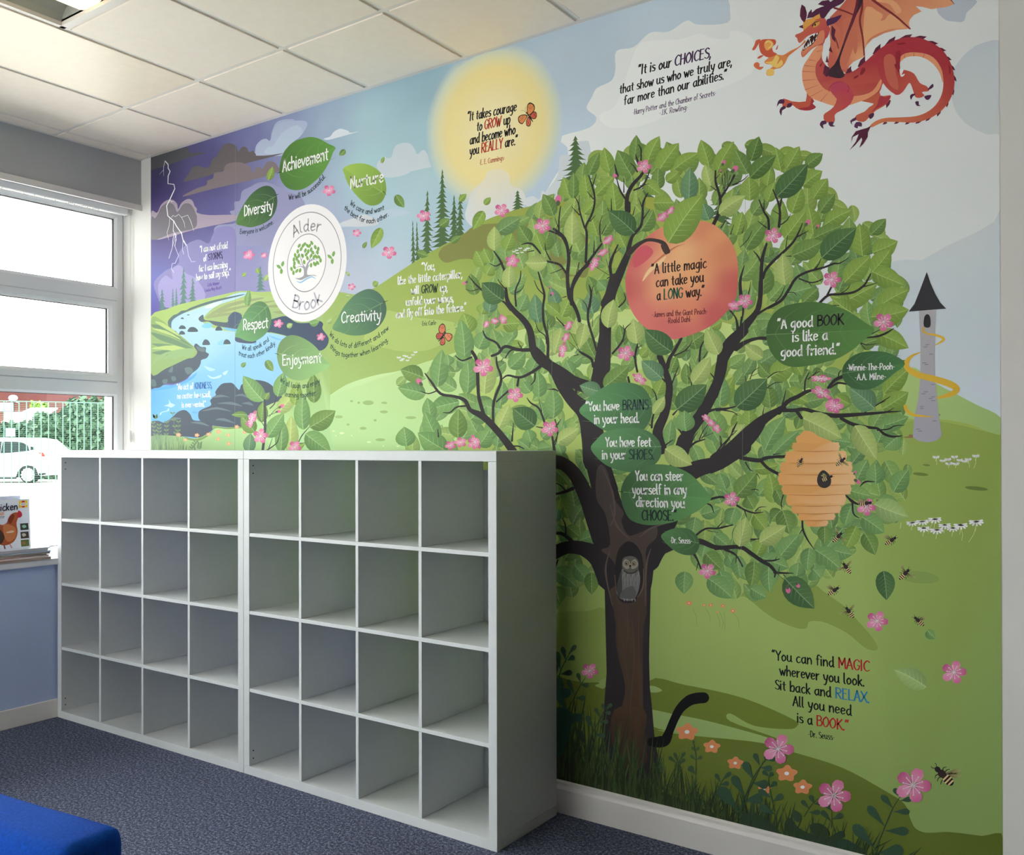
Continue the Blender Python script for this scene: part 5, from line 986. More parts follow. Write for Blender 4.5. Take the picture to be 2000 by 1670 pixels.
for i, (y0, y1, xa, xb, up) in enumerate(B4):
    r = (y1-y0)*.48
    if i < 8: hv.stroke(V('F', '%f %f %f %f %f %f' % (xa+r*.8, y1, (xa+xb)/2, y1+5, xb-r*.6, y1-4)), [.5, 1.7, .5], hl)
hv.poly(V('F', '940 308 985 340 1008 390 1000 440 955 466 905 450 884 400 900 340'), (52, 46, 46))
hv.build('bee_hive', mural, 'layered honey-coloured bee hive')
a = Art(); blossom(a, 1692, 990, 19, .3-1.4, .92, 0); a.build('blossom', mural)
def bee(a, x, y, s, ang, wings):
    """s = half length in photograph pixels; ang = heading"""
    c_, s_ = math.cos(ang), math.sin(ang)
    def T(u, v): return (x+s*(u*c_-v*s_), y+s*(u*s_+v*c_))
    a.layer()
    for (wa, wl) in wings:
        w0 = T(.15, 0); e = (w0[0]+math.cos(wa)*s*wl, w0[1]+math.sin(wa)*s*wl); px_, py_ = -math.sin(wa)*s*.2, math.cos(wa)*s*.2
        m = ((w0[0]*.35+e[0]*.65), (w0[1]*.35+e[1]*.65)); a.face([w0, (m[0]+px_, m[1]+py_), e, (m[0]-px_, m[1]-py_)], [(96, 80, 44), (140, 132, 76), (168, 168, 104), (140, 132, 76)])
    a.layer()
    for u, v in ((.45, .62), (.15, .68), (-.2, .66)):
        for sg in (-1, 1): a.stroke([T(u*.6, 0), T(u, sg*v*.7), T(u-.12, sg*v)], [s*.09, s*.07, s*.05], (40, 30, 30), smooth=False, lay=False, cap=False)
    a.stroke([T(.8, 0), T(1.05, .22), T(1.2, .2)], [s*.05]*3, (40, 30, 30), smooth=False, lay=False, cap=False); a.stroke([T(.8, 0), T(1.05, -.22), T(1.2, -.2)], [s*.05]*3, (40, 30, 30), smooth=False, lay=False, cap=False)
    a.ell(*T(-.5, 0), s*.52, s*.34, (36, 30, 32), rot=ang)
    a.layer()
    for u, w_ in ((-.22, .30), (-.5, .34), (-.78, .26)): a.stroke([T(u, -w_), T(u, w_)], [s*.13]*2, (226, 196, 130), smooth=False, lay=False, cap=False)
    a.ell(*T(.2, 0), s*.36, s*.3, (56, 40, 40), rot=ang); a.ell(*T(.68, 0), s*.24, s*.22, (40, 32, 38), rot=ang)
for i, (k, x, y, s, an, wg) in enumerate((('F', 735, 240, 10, -1.1, ((2.2, .9), (1.2, .8))), ('F', 1095, 232, 12, -.7, ((-1.9, 1.5), (.6, 1.5))), ('F', 975, 378, 12, -.4, ((-2.8, 1.3), (-2.5, 1.2))), ('F', 1312, 600, 13, -.1, ((-2.7, 1.4), (2.9, 1))),
        ('F', 1066, 898, 13, -.8, ((-1.9, 1.5), (.5, 1.5))), ('F', 1535, 930, 13, -.6, ((-2.7, 1.5), (-2.4, 1.3))), ('F', 1145, 1170, 13, -2.2, ((-.9, 1.5), (2.9, 1.5))), ('F', 1655, 1225, 14, -.8, ((-2.0, 1.5), (.4, 1.6))), ('F', 1030, 1372, 13, -.6, ((-2.7, 1.5), (-2.4, 1.3))), ('F', 1170, 1560, 13, -2.2, ((-.9, 1.5), (2.9, 1.5))),
        ('U', 395, 1515, 13, -2.4, ((-.3, 1.4), (-.6, 1.2))), ('K', 1430, 490, 25, -2.35, ((-.2, 1.6), (.1, 1.6))))):
    a = Art(); p = P1(k, '%d %d' % (x, y)); bee(a, p[0], p[1], s, an, wg); a.build('bee', mural)
# --- butterflies
def butterfly(k, pts, body):
    a = Art()
    for s_, c_ in pts:
        p = V(k, s_); a.poly(p, (40, 28, 24)); cx = sum(q[0] for q in p)/len(p); cy = sum(q[1] for q in p)/len(p)
        a.poly([sh(q, (cx, cy), .82) for q in p], c_)
        for q in p[1:4]: a.layer(.3); a.stroke([(cx, cy), sh(q, (cx, cy), .9)], [.3, .6], (70, 36, 24), smooth=False, lay=False, cap=False)
    b = V(k, body); a.stroke(b, [1.5, 2.6, 2.8, 1.2], (44, 26, 30)); a.ell(b[0][0], b[0][1], 1.6, 1.6, (40, 26, 30))
    d = (b[0][0]-b[1][0], b[0][1]-b[1][1])
    for sg in (-1, 1): a.stroke([b[0], (b[0][0]+d[0]*1.1-sg*d[1]*.35, b[0][1]+d[1]*1.1+sg*d[0]*.35), (b[0][0]+d[0]*1.5-sg*d[1]*.9, b[0][1]+d[1]*1.5+sg*d[0]*.9)], .5, (120, 110, 90))
    a.build('butterfly', mural, 'orange butterfly')
butterfly('c6', (('1335 580 1335 510 1360 478 1400 500 1405 545 1380 580 1350 600', (222, 130, 66)), ('1360 610 1390 565 1420 570 1425 610 1400 635', (204, 84, 58)), ('1340 600 1300 590 1255 610 1255 660 1290 680 1320 640', (222, 130, 66)), ('1350 610 1325 650 1330 695 1360 700 1372 660', (210, 96, 60))), '1330 575 1350 600 1370 630 1388 658')
butterfly('G', (('455 750 455 710 435 690 410 710 405 745 425 775', (214, 112, 74)), ('440 765 400 760 385 785 400 810 430 790', (196, 72, 66)), ('445 770 470 760 505 770 505 800 480 825 455 800', (222, 124, 82)), ('440 790 415 830 425 852 450 845 455 810', (206, 88, 70))), '455 755 445 775 425 800 405 822')

# --- dragon
def dpoly(a, s_, c_, sm=True, n=3): a.poly(V('d', s_), c_, smooth=sm, n=n)
RED = (186, 50, 66); ORG = (206, 92, 66); WNG = (226, 150, 104); WN2 = (206, 98, 80); PUR = (88, 36, 72); BEL = (232, 148, 104); DRK = (140, 40, 58)
dg = idw([(1620, 60, (196, 70, 76)), (1590, 70, (206, 84, 64)), (1600, 130, (200, 74, 72)), (1640, 150, (190, 56, 70)), (1700, 130, (188, 48, 64)), (1760, 90, (184, 42, 60)), (1840, 110, (182, 44, 60)), (1860, 180, (190, 62, 60)), (1840, 220, (206, 92, 66)), (1780, 240, (214, 104, 70)), (1720, 240, (222, 124, 76)), (1600, 190, (208, 94, 76)), (1660, 200, (206, 90, 72)), (1790, 160, (206, 84, 66)), (1750, 180, (198, 68, 64)), (1560, 200, (206, 88, 70))])
wf = idw([(1650, 60, (208, 96, 76)), (1720, 20, (214, 112, 86)), (1680, 110, (236, 162, 112)), (1770, 50, (232, 150, 104)), (1840, 5, (230, 156, 112)), (1640, 120, (206, 88, 72)), (1700, 60, (226, 132, 94)), (1640, -20, (200, 84, 74))])
a = Art()
# fire
for s_, c_ in (('540 350 500 400 420 440 350 480 280 470 230 500 190 540 230 560 290 550 250 590 210 620 215 655 265 655 275 605 330 590 370 550 400 490 450 440 545 372', (228, 132, 66)), ('200 540 260 530 290 480 320 500 300 560 340 520 350 560 300 590 240 560', (240, 196, 96)), ('150 430 145 380 170 345 230 340 285 345 290 380 260 410 270 450 300 470 230 500 170 470', (214, 84, 56)), ('190 400 200 360 240 348 270 375 260 410 215 440', (236, 160, 78)), ('195 380 230 365 250 390 220 420 245 415 265 385 245 360 215 350', (244, 204, 104)),
               ('160 345 120 350 105 390 85 430 105 435 130 400', (214, 90, 60)), ('310 388 290 430 305 425', (200, 90, 70)), ('185 480 150 485 130 505 150 508', (206, 84, 60)), ('100 575 105 550 130 540 150 555 150 580 185 580 160 605 130 600', (220, 104, 60)), ('215 605 270 600 275 645 240 660 212 645', (240, 190, 92))):
    dpoly(a, s_, c_)
a.build('fire', mural, 'orange flames', 'stuff')
a = Art()
dpoly(a, '760 150 850 60 1000 -120 1300 -200 1700 -120 1800 -20 1840 35 1780 60 1640 80 1560 60 1505 55 1555 100 1490 130 1455 170 1445 200 1455 250 1340 260 1230 290 1130 340 1080 390 1055 440 1060 490 1020 510 960 540 925 580 900 640 870 620 760 600 740 560 760 420 770 300', wf, sm=False)
for s_ in ('870 180 960 150 980 300 940 480 880 600 840 560 840 420 880 300', '1060 100 1110 60 1160 90 1220 130 1200 180 1240 170 1270 130 1330 120 1400 230 1440 245 1300 250 1180 290 1090 350 1050 440', '990 270 1000 400 980 470 960 400', '1100 0 1300 0 1380 90 1340 120 1280 40 1200 20', '760 220 830 230 850 330 800 420 770 400'):
    dpoly(a, s_, (214, 112, 84) if s_[0] != '1' else (236, 164, 114), n=3)
for s_, w in (('1025 -60 1040 60 1020 180 1045 330 1058 480', (5, 3)), ('1080 -40 1200 50 1330 140 1455 250', (6, 3)), ('800 70 880 95 965 130', (4, 3)), ('780 300 810 340 835 420', (3, 2)), ('1810 0 1840 35', (2, 1))):
    p = V('d', s_); a.stroke(p, [w[0]+(w[1]-w[0])*i/(len(p)-1) for i in range(len(p))], (142, 44, 48))
a.build('wing', mural, 'orange dragon wing')
a = Art()
for s_ in ('545 210 500 225 490 235 530 250', '515 40 545 60 558 110 555 160 530 185 505 130 520 90', '560 160 575 110 600 80 605 110 640 80 700 55 690 90 660 130 620 150', '655 38 700 5 760 10 740 60 700 50'):
    dpoly(a, s_, PUR, sm=False)
for x0, y0, x1, y1, h in ((1130, 470, 1200, 380, 0), (1235, 395, 1330, 315, 0), (1365, 335, 1475, 298, 0), (1485, 325, 1600, 318, 0), (1600, 355, 1700, 378, 0), (1690, 410, 1770, 440, 0), (1755, 480, 1818, 522, 0), (1810, 560, 1848, 612, 0), (1835, 650, 1860, 708, 0), (1835, 760, 1830, 830, 0), (1790, 870, 1775, 935, 0), (1730, 950, 1690, 1015, 0), (1640, 1020, 1590, 1055, 0), (1000, 580, 1065, 485, 0), (895, 640, 945, 572, 0), (1560, 1050, 1500, 1076, 0), (1460, 1062, 1410, 1082, 0), (1360, 1065, 1315, 1076, 0), (1260, 1068, 1215, 1082, 0), (1290, 870, 1250, 940, 0)):
    dx, dy = x1-x0, y1-y0; px_, py_ = -dy, dx
    a.poly(V('d', '%f %f %f %f %f %f %f %f %f %f' % (x0, y0, x0+dx*.5-px_*.10, y0+dy*.5-py_*.10, x1, y1, x0+dx*.72+px_*.20, y0+dy*.72+py_*.20, x0+dx*.40+px_*.70, y0+dy*.40+py_*.70)), (104, 32, 62), smooth=False)
# hind left leg, far foreleg
dpoly(a, '1170 760 1200 830 1250 830 1290 830 1270 880 1230 920 1160 960 1130 990 1090 1030 1050 1060 980 1040 990 1000 1060 970 1100 930 1140 900 1040 880 1060 860', ORG, n=2)
dpoly(a, '1200 830 1240 845 1290 830 1250 900 1170 940 1120 975 1170 910 1180 870', RED, n=2)
dpoly(a, '560 800 620 870 600 900 640 930 590 955 540 960 470 940 440 915 400 930 350 925 355 855 430 880 550 880', (206, 84, 62), n=2)
dpoly(a, '600 860 625 880 610 900 640 930 600 955 540 960 480 945 560 930 590 910', (178, 44, 54), n=2)
# body with tail
dpoly(a, '655 250 700 270 700 400 690 500 720 560 780 620 880 640 960 620 1040 560 1130 480 1200 420 1300 360 1420 325 1540 330 1660 380 1740 440 1800 530 1835 640 1838 760 1800 870 1740 950 1660 1010 1580 1045 1480 1065 1360 1060 1240 1060 1180 1080 1125 1105 1110 1090 1160 1050 1240 1025 1360 1020 1500 1010 1600 975 1680 910 1730 820 1745 720 1730 620 1680 540 1600 490 1500 470 1420 480 1370 520 1365 600 1400 650 1380 700 1400 760 1345 825 1290 790 1225 720 1190 800 1100 850 1000 890 900 920 800 920 700 890 600 850 545 780 520 680 525 590 570 510 640 440 660 380', dg)
dpoly(a, '640 410 700 400 680 500 640 560 640 660 700 760 780 800 900 830 1020 830 1130 790 1200 690 1210 720 1180 790 1100 850 1000 890 900 918 800 920 700 890 600 850 545 780 520 680 525 590 570 510', BEL)
dpoly(a, '1368 540 1420 500 1500 488 1580 505 1660 560 1715 640 1740 720 1735 620 1680 520 1600 470 1480 455 1400 470 1365 510', BEL)
for s_ in ('580 520 640 530', '540 570 640 580', '525 620 640 625', '525 700 650 690', '545 780 660 740', '590 840 700 780', '680 880 740 810', '1410 500 1405 470', '1490 488 1488 455', '1570 500 1580 468', '650 450 690 435'):
    a.stroke(V('d', s_), [1.4, .6], (206, 96, 74), smooth=False)
dpoly(a, '1200 480 1290 440 1360 450 1370 520 1365 600 1420 610 1490 640 1540 720 1600 750 1620 790 1560 800 1580 830 1540 850 1500 840 1480 780 1450 720 1400 790 1345 825 1270 780 1210 700 1180 600', dg)
dpoly(a, '1230 500 1290 470 1330 520 1330 620 1350 700 1350 780 1280 740 1240 640', (206, 96, 78)); dpoly(a, '1330 460 1375 450 1368 560 1372 640 1340 600', (166, 36, 52))
dpoly(a, '1365 600 1400 610 1380 650 1410 640 1400 660 1375 665', (228, 232, 232), n=2)
dpoly(a, '780 720 860 705 920 740 960 810 970 830 940 900 880 950 820 980 800 1010 800 1060 720 1060 705 1000 740 970 790 930 820 860 770 800', idw([(1635, 170, (196, 62, 96)), (1640, 200, (200, 78, 74)), (1620, 235, (206, 84, 64)), (1655, 190, (204, 60, 80))]), n=2)
a.stroke(V('d', '750 800 765 750 820 718 880 715'), [.5, 1.4, 1, .4], (160, 44, 66)); a.stroke(V('d', '915 800 925 760 910 730'), [1.4, 1, .4], (150, 40, 60))
for s_ in ('730 640 640 620 720 590 715 565 760 600', ): pass
dpoly(a, '1050 0 1030 -120 960 -120 990 0 960 130 900 300 850 450 800 560 720 640 780 670 850 680 890 655 860 600 845 530 870 440 930 280 990 130', (62, 38, 52), n=2)
dpoly(a, '1048 -20 1015 -10 990 130 930 280 880 400 880 370 960 130 990 0 985 -80', (112, 38, 60), n=2)
dpoly(a, '715 565 760 590 740 640 700 640', (96, 34, 62), sm=False)
for s_ in ('775 220 810 260 800 310 810 370 780 340 770 300', '765 400 785 460 750 440', '735 480 750 545 722 540', '700 640 760 650 730 670'): dpoly(a, s_, (100, 32, 62), sm=False)
for s_ in ('1040 590 1070 600 1050 640 1020 650', '970 670 1010 650 1000 670 975 685', '1340 380 1400 370 1420 380 1360 390', '670 570 690 545 700 540 680 580', '1320 560 1345 560 1335 600', '1790 560 1810 600 1800 650'): dpoly(a, s_, (150, 34, 52))
# head
dpoly(a, '530 190 545 180 600 160 680 130 730 180 760 250 740 320 720 340 700 390 650 400 600 430 560 470 525 500 510 470 520 430 560 370 640 290 600 300 560 320 500 375 480 350 475 330 460 320 465 300 530 270', idw([(1560, 70, (208, 90, 66)), (1600, 45, (214, 92, 76)), (1612, 75, (198, 66, 76)), (1590, 100, (222, 118, 86)), (1570, 105, (220, 112, 84))]), n=2)
dpoly(a, '530 190 560 170 600 160 650 130 678 125 670 160 640 170 600 210 560 240 530 260', (230, 158, 66), n=2)
dpoly(a, '650 300 700 260 715 300 700 370 640 395 580 430 530 480 520 450 560 400 620 370', (226, 128, 92), n=2)
dpoly(a, '620 185 670 185 665 215 635 235 610 235', (222, 160, 56), n=2); dpoly(a, '600 225 625 190 672 180 660 190 630 200 612 235', (110, 38, 50), sm=False); a.ell(*P1('d', '632 215'), 1.4, 2.8, (40, 20, 26), n=8)
dpoly(a, '532 225 548 230 540 262 530 255', (222, 160, 56), sm=False)
dpoly(a, '665 280 650 285 590 318 545 380 525 430 535 440 560 415 600 395 640 345 655 310', (64, 26, 32), n=2)
for s_ in ('610 300 620 320 635 295', '640 290 648 310 658 285', '575 335 580 360 592 330', '528 432 535 405 542 428', '545 425 550 395 560 412', '560 412 572 370 580 400', '580 398 590 350 600 385', '605 378 620 340 622 365', '632 345 648 310 645 335'): dpoly(a, s_, (236, 232, 226), sm=False)
a.stroke(V('d', '545 370 450 440 390 480'), [.6, 3, 6], (222, 116, 66))
dpoly(a, '670 120 700 60 760 20 850 -30 890 0 850 40 770 80 720 150 690 160', PUR, n=2); dpoly(a, '735 170 800 150 865 130 820 190 770 215 735 225', (84, 38, 88), n=2); dpoly(a, '655 38 690 10 750 0 770 30 720 45', PUR, sm=False)
dpoly(a, '530 190 500 140 515 40 550 80 560 130 545 185', (100, 34, 66), n=2)
# claws
for s_ in ('300 930 310 880 335 862 365 868 360 900 320 900', '340 1005 322 970 335 935 365 920 378 940 345 960', '385 930 395 900 430 895 425 925 400 935', '705 1120 672 1085 690 1050 725 1050 730 1075 700 1085', '750 1060 795 1060 785 1085 808 1095 770 1100 752 1085', '935 1050 985 1018 985 1045 950 1060 955 1085', '970 1100 990 1060 1035 1065 1035 1100 1005 1095 1000 1115', '1095 1000 1140 980 1140 1010 1110 1035', '1455 835 1475 815 1505 818 1478 840 1465 868', '1500 885 1530 880 1532 910 1550 918 1515 920', '1590 860 1580 835 1640 825 1625 860 1605 868', '1610 775 1650 728 1658 755 1625 778'):
    dpoly(a, s_, (84, 36, 78), n=2)
dpoly(a, '1118 1092 1090 1150 1088 1190 1050 1250 1015 1285 1040 1215 1035 1195 980 1260 930 1305 985 1230 1010 1165 960 1190 945 1240 950 1190 985 1140 1030 1125 1080 1112', (92, 28, 58), sm=False)
a.build('dragon', mural, 'red fire-breathing dragon with spiny tail')

# --- blossoms in the tree and in the meadow
BL = [(1258, 325, 15, 0.2), (1060, 441, 17, .6), (1001, 510, 14, 0), (980, 411, 15, .3), (828, 422, 14, .8), (643, 372, 13, .5), (697, 455, 9, .2), (760, 493, 15, .4), (486, 498, 12, .1), (516, 499, 7, .3), (544, 632, 10, .1), (627, 658, 9, 0), (687, 560, 8, .2), (1510, 460, 17, .1), (1625, 546, 18, .2), (1455, 588, 16, .4), (1434, 597, 12, 1.0), (1726, 629, 20, .5), (944, 717, 20, .4), (1006, 771, 16, .3), (1222, 690, 17, .2), (1074, 837, 17, .4), (1628, 790, 17, .6), (1429, 975, 16, .1), (1382, 1115, 17, .5), (1713, 1213, 22, .25), (1863, 1313, 25, .1), (1152, 1310, 17, .4), (925, 866, 13, .2), (900, 864, 12, .8), (880, 870, 11, .5)]
for i, (x, y, r, ro) in enumerate(BL):
    a = Art(); blossom(a, x, y, r, ro-1.4, .92 if x > 900 else .86, 0); a.build('blossom', mural)
for k, x, y, r, sq, tl in (('A', 660, 1045, 62, .6, -.6), ('A', 610, 1160, 56, .6, -.5), ('A', 530, 1265, 80, .5, -1.0), ('c', 290, 410, 56, .6, -.9), ('c', 265, 520, 52, .6, -1.0), ('c', 235, 640, 78, .5, -1.3), ('c', 950, 905, 78, .55, .6), ('c', 1570, 1270, 44, .7, .5), ('c', 1620, 1320, 50, .7, .5), ('c', 1670, 1370, 52, .7, .7), ('D', 970, 905, 104, .36, 0), ('D', 975, 1035, 100, .55, .35), ('D', 1100, 1160, 85, .85, 0), ('G', 760, 695, 32, .7, -.9), ('G', 822, 672, 30, .9, 0), ('G', 882, 660, 42, .7, 1.0), ('G', 675, 1570, 62, .6, 1.0), ('A', 1240, 770, 52, .6, -.8), ('A', 1165, 830, 62, .7, -.6)):
    a = Art(); p = P1(k, '%d %d' % (x, y)); blossom(a, p[0], p[1], r/VP[k][2], tl, sq, tl); a.build('blossom', mural)
a = Art()
for k, x, y, r, an in (('A', 195, 665, 40, -1.5), ('A', 725, 450, 26, -2.2), ('A', 140, 1545, 18, -.8), ('A', 112, 1485, 10, -1.5), ('B', 65, 320, 24, -1.2), ('B', 172, 380, 34, -.8), ('B', 38, 400, 14, -1.8), ('B', 850, 880, 30, -.9), ('B', 942, 915, 20, -1), ('G', 600, 390, 17, 2.7), ('G', 262, 1120, 26, -2.2), ('G', 1246, 470, 15, -.8), ('G', 1228, 422, 9, -1.5), ('F', 630, 1365, 30, 1.3), ('F', 717, 1325, 22, .9), ('F', 1245, 410, 26, .5), ('F', 1220, 328, 16, -1)):
    p = P1(k, '%d %d' % (x, y)); bud(a, p[0], p[1], r/VP[k][2], an)
for s_ in ('50 440 50 540', '75 420 80 540', '95 400 100 520', '130 440 100 540', '160 430 110 550', '60 560 110 545'): a.stroke(V('B', s_), [1.6, 1], (60, 62, 50), smooth=False)
a.build('flower_buds', mural, 'pink flower buds', 'stuff')
# white meadow daisies
a = Art(); W_ = (234, 236, 240)
for k, lst in (('U', ((535, 182, 26), (590, 210, 24), (632, 200, 25), (686, 180, 26), (728, 206, 24), (768, 215, 24), (797, 200, 26), (640, 235, 27), (697, 236, 27), (860, 173, 28), (340, 724, 42), (424, 715, 46), (526, 697, 50), (606, 744, 46), (434, 770, 46), (541, 785, 50), (672, 768, 46), (736, 746, 52), (863, 718, 54))), ('G', ((110, 945, 16), (140, 955, 14), (165, 935, 14), (190, 945, 14), (130, 965, 14), (175, 965, 14), (235, 905, 14), (215, 925, 14), (150, 930, 12), (1010, 135, 14), (985, 150, 14), (1045, 150, 13), (1070, 135, 14), (965, 160, 12), (990, 170, 12), (1025, 165, 12), (1055, 140, 12)))):
    for x, y, r in lst:
        s_ = VP[k][2]; p = P1(k, '%d %d' % (x, y)); r_ = r/s_; a.layer(.5)
        for q in range(7):
            an = -.35+PI*1.22*q/6-.1; e = (p[0]+math.cos(an)*r_, p[1]-.2*r_+math.sin(an)*r_*.55); a.stroke([(p[0], p[1]-.3*r_), e], [r_*.18, r_*.30], W_, smooth=False, lay=False, cap=k == 'U', caps=3)
        if k == 'U' and r > 25 or r > 40: a.stroke([(p[0], p[1]+r_*.3), (p[0]-r_*.15, p[1]+r_*1.2)], .8, (214, 224, 150), smooth=False, lay=False, cap=False)
for s_ in ('860 735 845 800 802 872', '740 765 752 810 745 858', '510 712 490 750 473 800', '250 712 244 760', '540 185 541 240', '860 180 858 230 842 268', '800 205 810 262'): a.stroke(V('U', s_), .8, (206, 216, 150))
a.build('white_daisies', mural, kind='stuff')
# orange meadow flowers
a = Art()
for k, x, y, r in (('H', 1420, 1458, 100), ('H', 1672, 1608, 78), ('J', 1703, 420, 66), ('K', 315, 475, 68), ('K', 428, 572, 60), ('K', 158, 585, 42), ('H', 1440, 146, 30), ('H', 1594, 166, 17), ('H', 1660, 166, 22), ('H', 1784, 174, 22), ('H', 1733, 237, 12), ('H', 1886, 225, 26)):
    p = P1(k, '%d %d' % (x, y)); cupflower(a, p[0], p[1], r/VP[k][2], (224, 136, 82), (240, 236, 236), rot=1.1, sq=.78)
for s_ in ('1480 200 1515 290 1520 375', '1610 200 1650 270 1655 340', '1720 250 1750 330 1750 400', '1800 240 1805 330 1805 420', '1885 240 1940 310 1950 400', '1445 1530 1420 1600 1405 1660', '1750 230 1790 340 1770 410'): a.stroke(V('H', s_), .5, (110, 134, 70))
a.build('orange_flower', mural, split=True)

# --- foreground plants and grass
PL = (52, 84, 60); PD = (40, 62, 40)
def oval(a, bx, by, tx, ty, w, col):
    dx, dy = tx-bx, ty-by; l = math.hypot(dx, dy) or 1; ux, uy = dx/l, dy/l; L1 = []; R1 = []
    for t, r in ((0, .03), (.25, .3), (.5, .7), (.72, 1), (.88, .85), (.97, .45)):
        L1.append((bx+dx*t-uy*w/2*r, by+dy*t+ux*w/2*r)); R1.append((bx+dx*t+uy*w/2*r, by+dy*t-ux*w/2*r))
    a.layer(.5); a.face(L1+[(tx, ty)]+R1[::-1], col)
def sprig(a, k, stem, ovs, col=PL):
    a.stroke(V(k, stem), [1.8]*(len(V(k, stem))-1)+[.8], shade(col, .85))
    for q in ovs.split(';'):
        v = [float(z) for z in q.split()]; p = V(k, '%f %f %f %f' % tuple(v[:4])); oval(a, p[0][0], p[0][1], p[1][0], p[1][1], v[4]/VP[k][2], col)
gr = Art(); rr = random.Random(9)
def skirt_y(x): return 1541+(x-1088)*.2662
for i in range(430):
    x = 1088+rr.random()**1.25*620; dens = max(.16, 1-(x-1090)/330) if x < 1420 else .42
    if x > 1560: dens *= .7
    hgt = (70+110*rr.random())*(.55+.75*dens) if x < 1400 else rr.uniform(30, 105)*(1.15-(x-1400)/900)
    y0 = skirt_y(x)+6; lean = rr.uniform(-22, 30); c_ = rr.choice([(46, 64, 30), (58, 80, 36), (38, 54, 34), (70, 92, 40), (54, 76, 48)])
    gr.stroke([(x, y0), (x+lean*.3, y0-hgt*.5), (x+lean, y0-hgt)], [rr.uniform(4, 8) if x < 1300 else rr.uniform(3, 5.5), rr.uniform(3, 5), .3], c_, n=3, lay=i % 5 == 0, cap=False)
gr.poly([(1088, 1400), (1120, 1440), (1150, 1500), (1200, 1520), (1290, 1545), (1400, 1590), (1500, 1630), (1560, 1668), (1400, 1660), (1088, 1560)], (44, 58, 30))
for i in range(230):
    x = 1088+rr.random()*420; y0 = skirt_y(x)-rr.uniform(0, 70)*(1-(x-1088)/600); h = rr.uniform(30, 80); lean = rr.uniform(-18, 22)
    gr.stroke([(x, y0+10), (x+lean*.3, y0-h*.5), (x+lean, y0-h)], [rr.uniform(2.5, 5), 2.5, .3], rr.choice([(46, 66, 32), (60, 84, 40), (38, 52, 30), (66, 74, 40)]), n=3, lay=i % 6 == 0, cap=False)
gr.build('tall_grass', mural, 'dark green grass along the bottom', 'stuff')
pt = Art()
pt.poly(V('H', '85 1240 190 1220 260 1270 340 1270 360 1320 330 1360 260 1360 230 1450 160 1670 85 1670'), (40, 74, 56)); pt.poly(V('H', '85 920 140 910 165 980 160 1010 225 1020 240 1070 200 1110 170 1120 190 1230 85 1110'), (46, 82, 66))
sprig(pt, 'H', '85 1150 120 880 180 740 240 640', '190 740 150 590 50;200 730 275 690 60;210 670 290 572 44;130 870 250 850 62;130 820 85 640 80;90 900 80 760 60')
sprig(pt, 'H', '205 1235 270 1110 330 990 385 905', '275 1080 205 925 52;280 1110 388 1115 62;330 975 420 985 52;340 960 305 858 44', (58, 84, 52))
sprig(pt, 'H', '400 1640 470 1450 540 1320 600 1200', '472 1440 398 1290 60;535 1310 485 1215 40;530 1350 620 1355 50;580 1260 645 1265 46;600 1230 655 1170 40;585 1240 555 1170 36;470 1480 590 1500 60', (60, 84, 60))
sprig(pt, 'H', '380 1640 340 1520', '400 1610 305 1430 70', (48, 68, 44))
sprig(pt, 'J', '1345 520 1350 380 1335 280 1325 215', '1345 320 1310 270 26;1345 310 1378 275 26;1348 395 1298 345 30;1350 390 1405 360 34;1328 265 1325 212 22', (66, 92, 56))
sprig(pt, 'J', '1180 540 1190 420 1240 320', '1190 420 1150 322 34;1195 400 1250 320 30;1190 440 1250 380 34;1170 420 1100 360 36;1050 520 1020 430 44', (62, 88, 48))
sprig(pt, 'J', '1520 720 1570 610 1640 510', '1575 600 1525 515 38;1580 580 1665 503 44;1560 620 1650 600 46;1340 520 1285 450 60', (58, 84, 58))
sprig(pt, 'J', '1740 900 1790 740 1870 590 1960 400', '1790 720 1680 535 80;1862 565 1785 408 72;1925 440 1878 335 44;1860 600 2000 620 80;1800 770 1955 745 80;1930 460 2040 470 60;1735 860 1560 640 120')
pt.poly(V('J', '1740 900 1830 880 1930 900 2010 960 2060 1030 2000 1050 1880 1000'), PL)
sprig(pt, 'K', '-80 860 20 640 80 500 170 370', '80 510 12 392 48;125 415 85 332 36;75 540 185 550 60;130 430 205 440 40;160 400 175 330 32;165 380 235 370 34;20 660 145 650 78')
sprig(pt, 'K', '230 740 200 600 185 500', '200 500 145 455 34;190 505 215 465 32;195 575 242 535 40;215 650 115 592 46;215 675 288 625 46;235 765 120 705 60')
sprig(pt, 'K', '440 780 490 700 540 650', '475 725 422 665 34;510 690 480 628 34;510 690 568 685 34;470 750 555 750 40', (54, 80, 54))
sprig(pt, 'K', '635 860 636 740', '630 815 562 738 40;638 800 714 765 44;636 740 590 690 36', (54, 80, 54))
sprig(pt, 'K', '945 1020 1010 860 1070 720 1140 610', '945 1010 790 838 80;1012 850 892 705 60;1070 722 988 628 44;1010 880 1182 885 66;1070 745 1188 745 46;1120 668 1200 655 40;1128 650 1076 580 38;960 1040 1145 1020 100')
pt.poly(V('K', '0 770 70 755 150 790 230 850 290 930 250 1000 120 960 0 830'), (46, 68, 46)); pt.poly(V('K', '300 830 350 790 390 850 480 900 600 930 700 880 730 920 690 950 760 1000 850 1060 560 1060 330 990'), (44, 66, 44))
pt.poly(V('K', '670 980 700 940 760 950 850 1010 880 1060 670 1060'), (44, 70, 52)); pt.poly(V('K', '360 730 420 770 400 820 360 790'), (52, 74, 52)); pt.poly(V('K', '480 840 560 830 620 900 560 930 500 900'), (48, 66, 44))
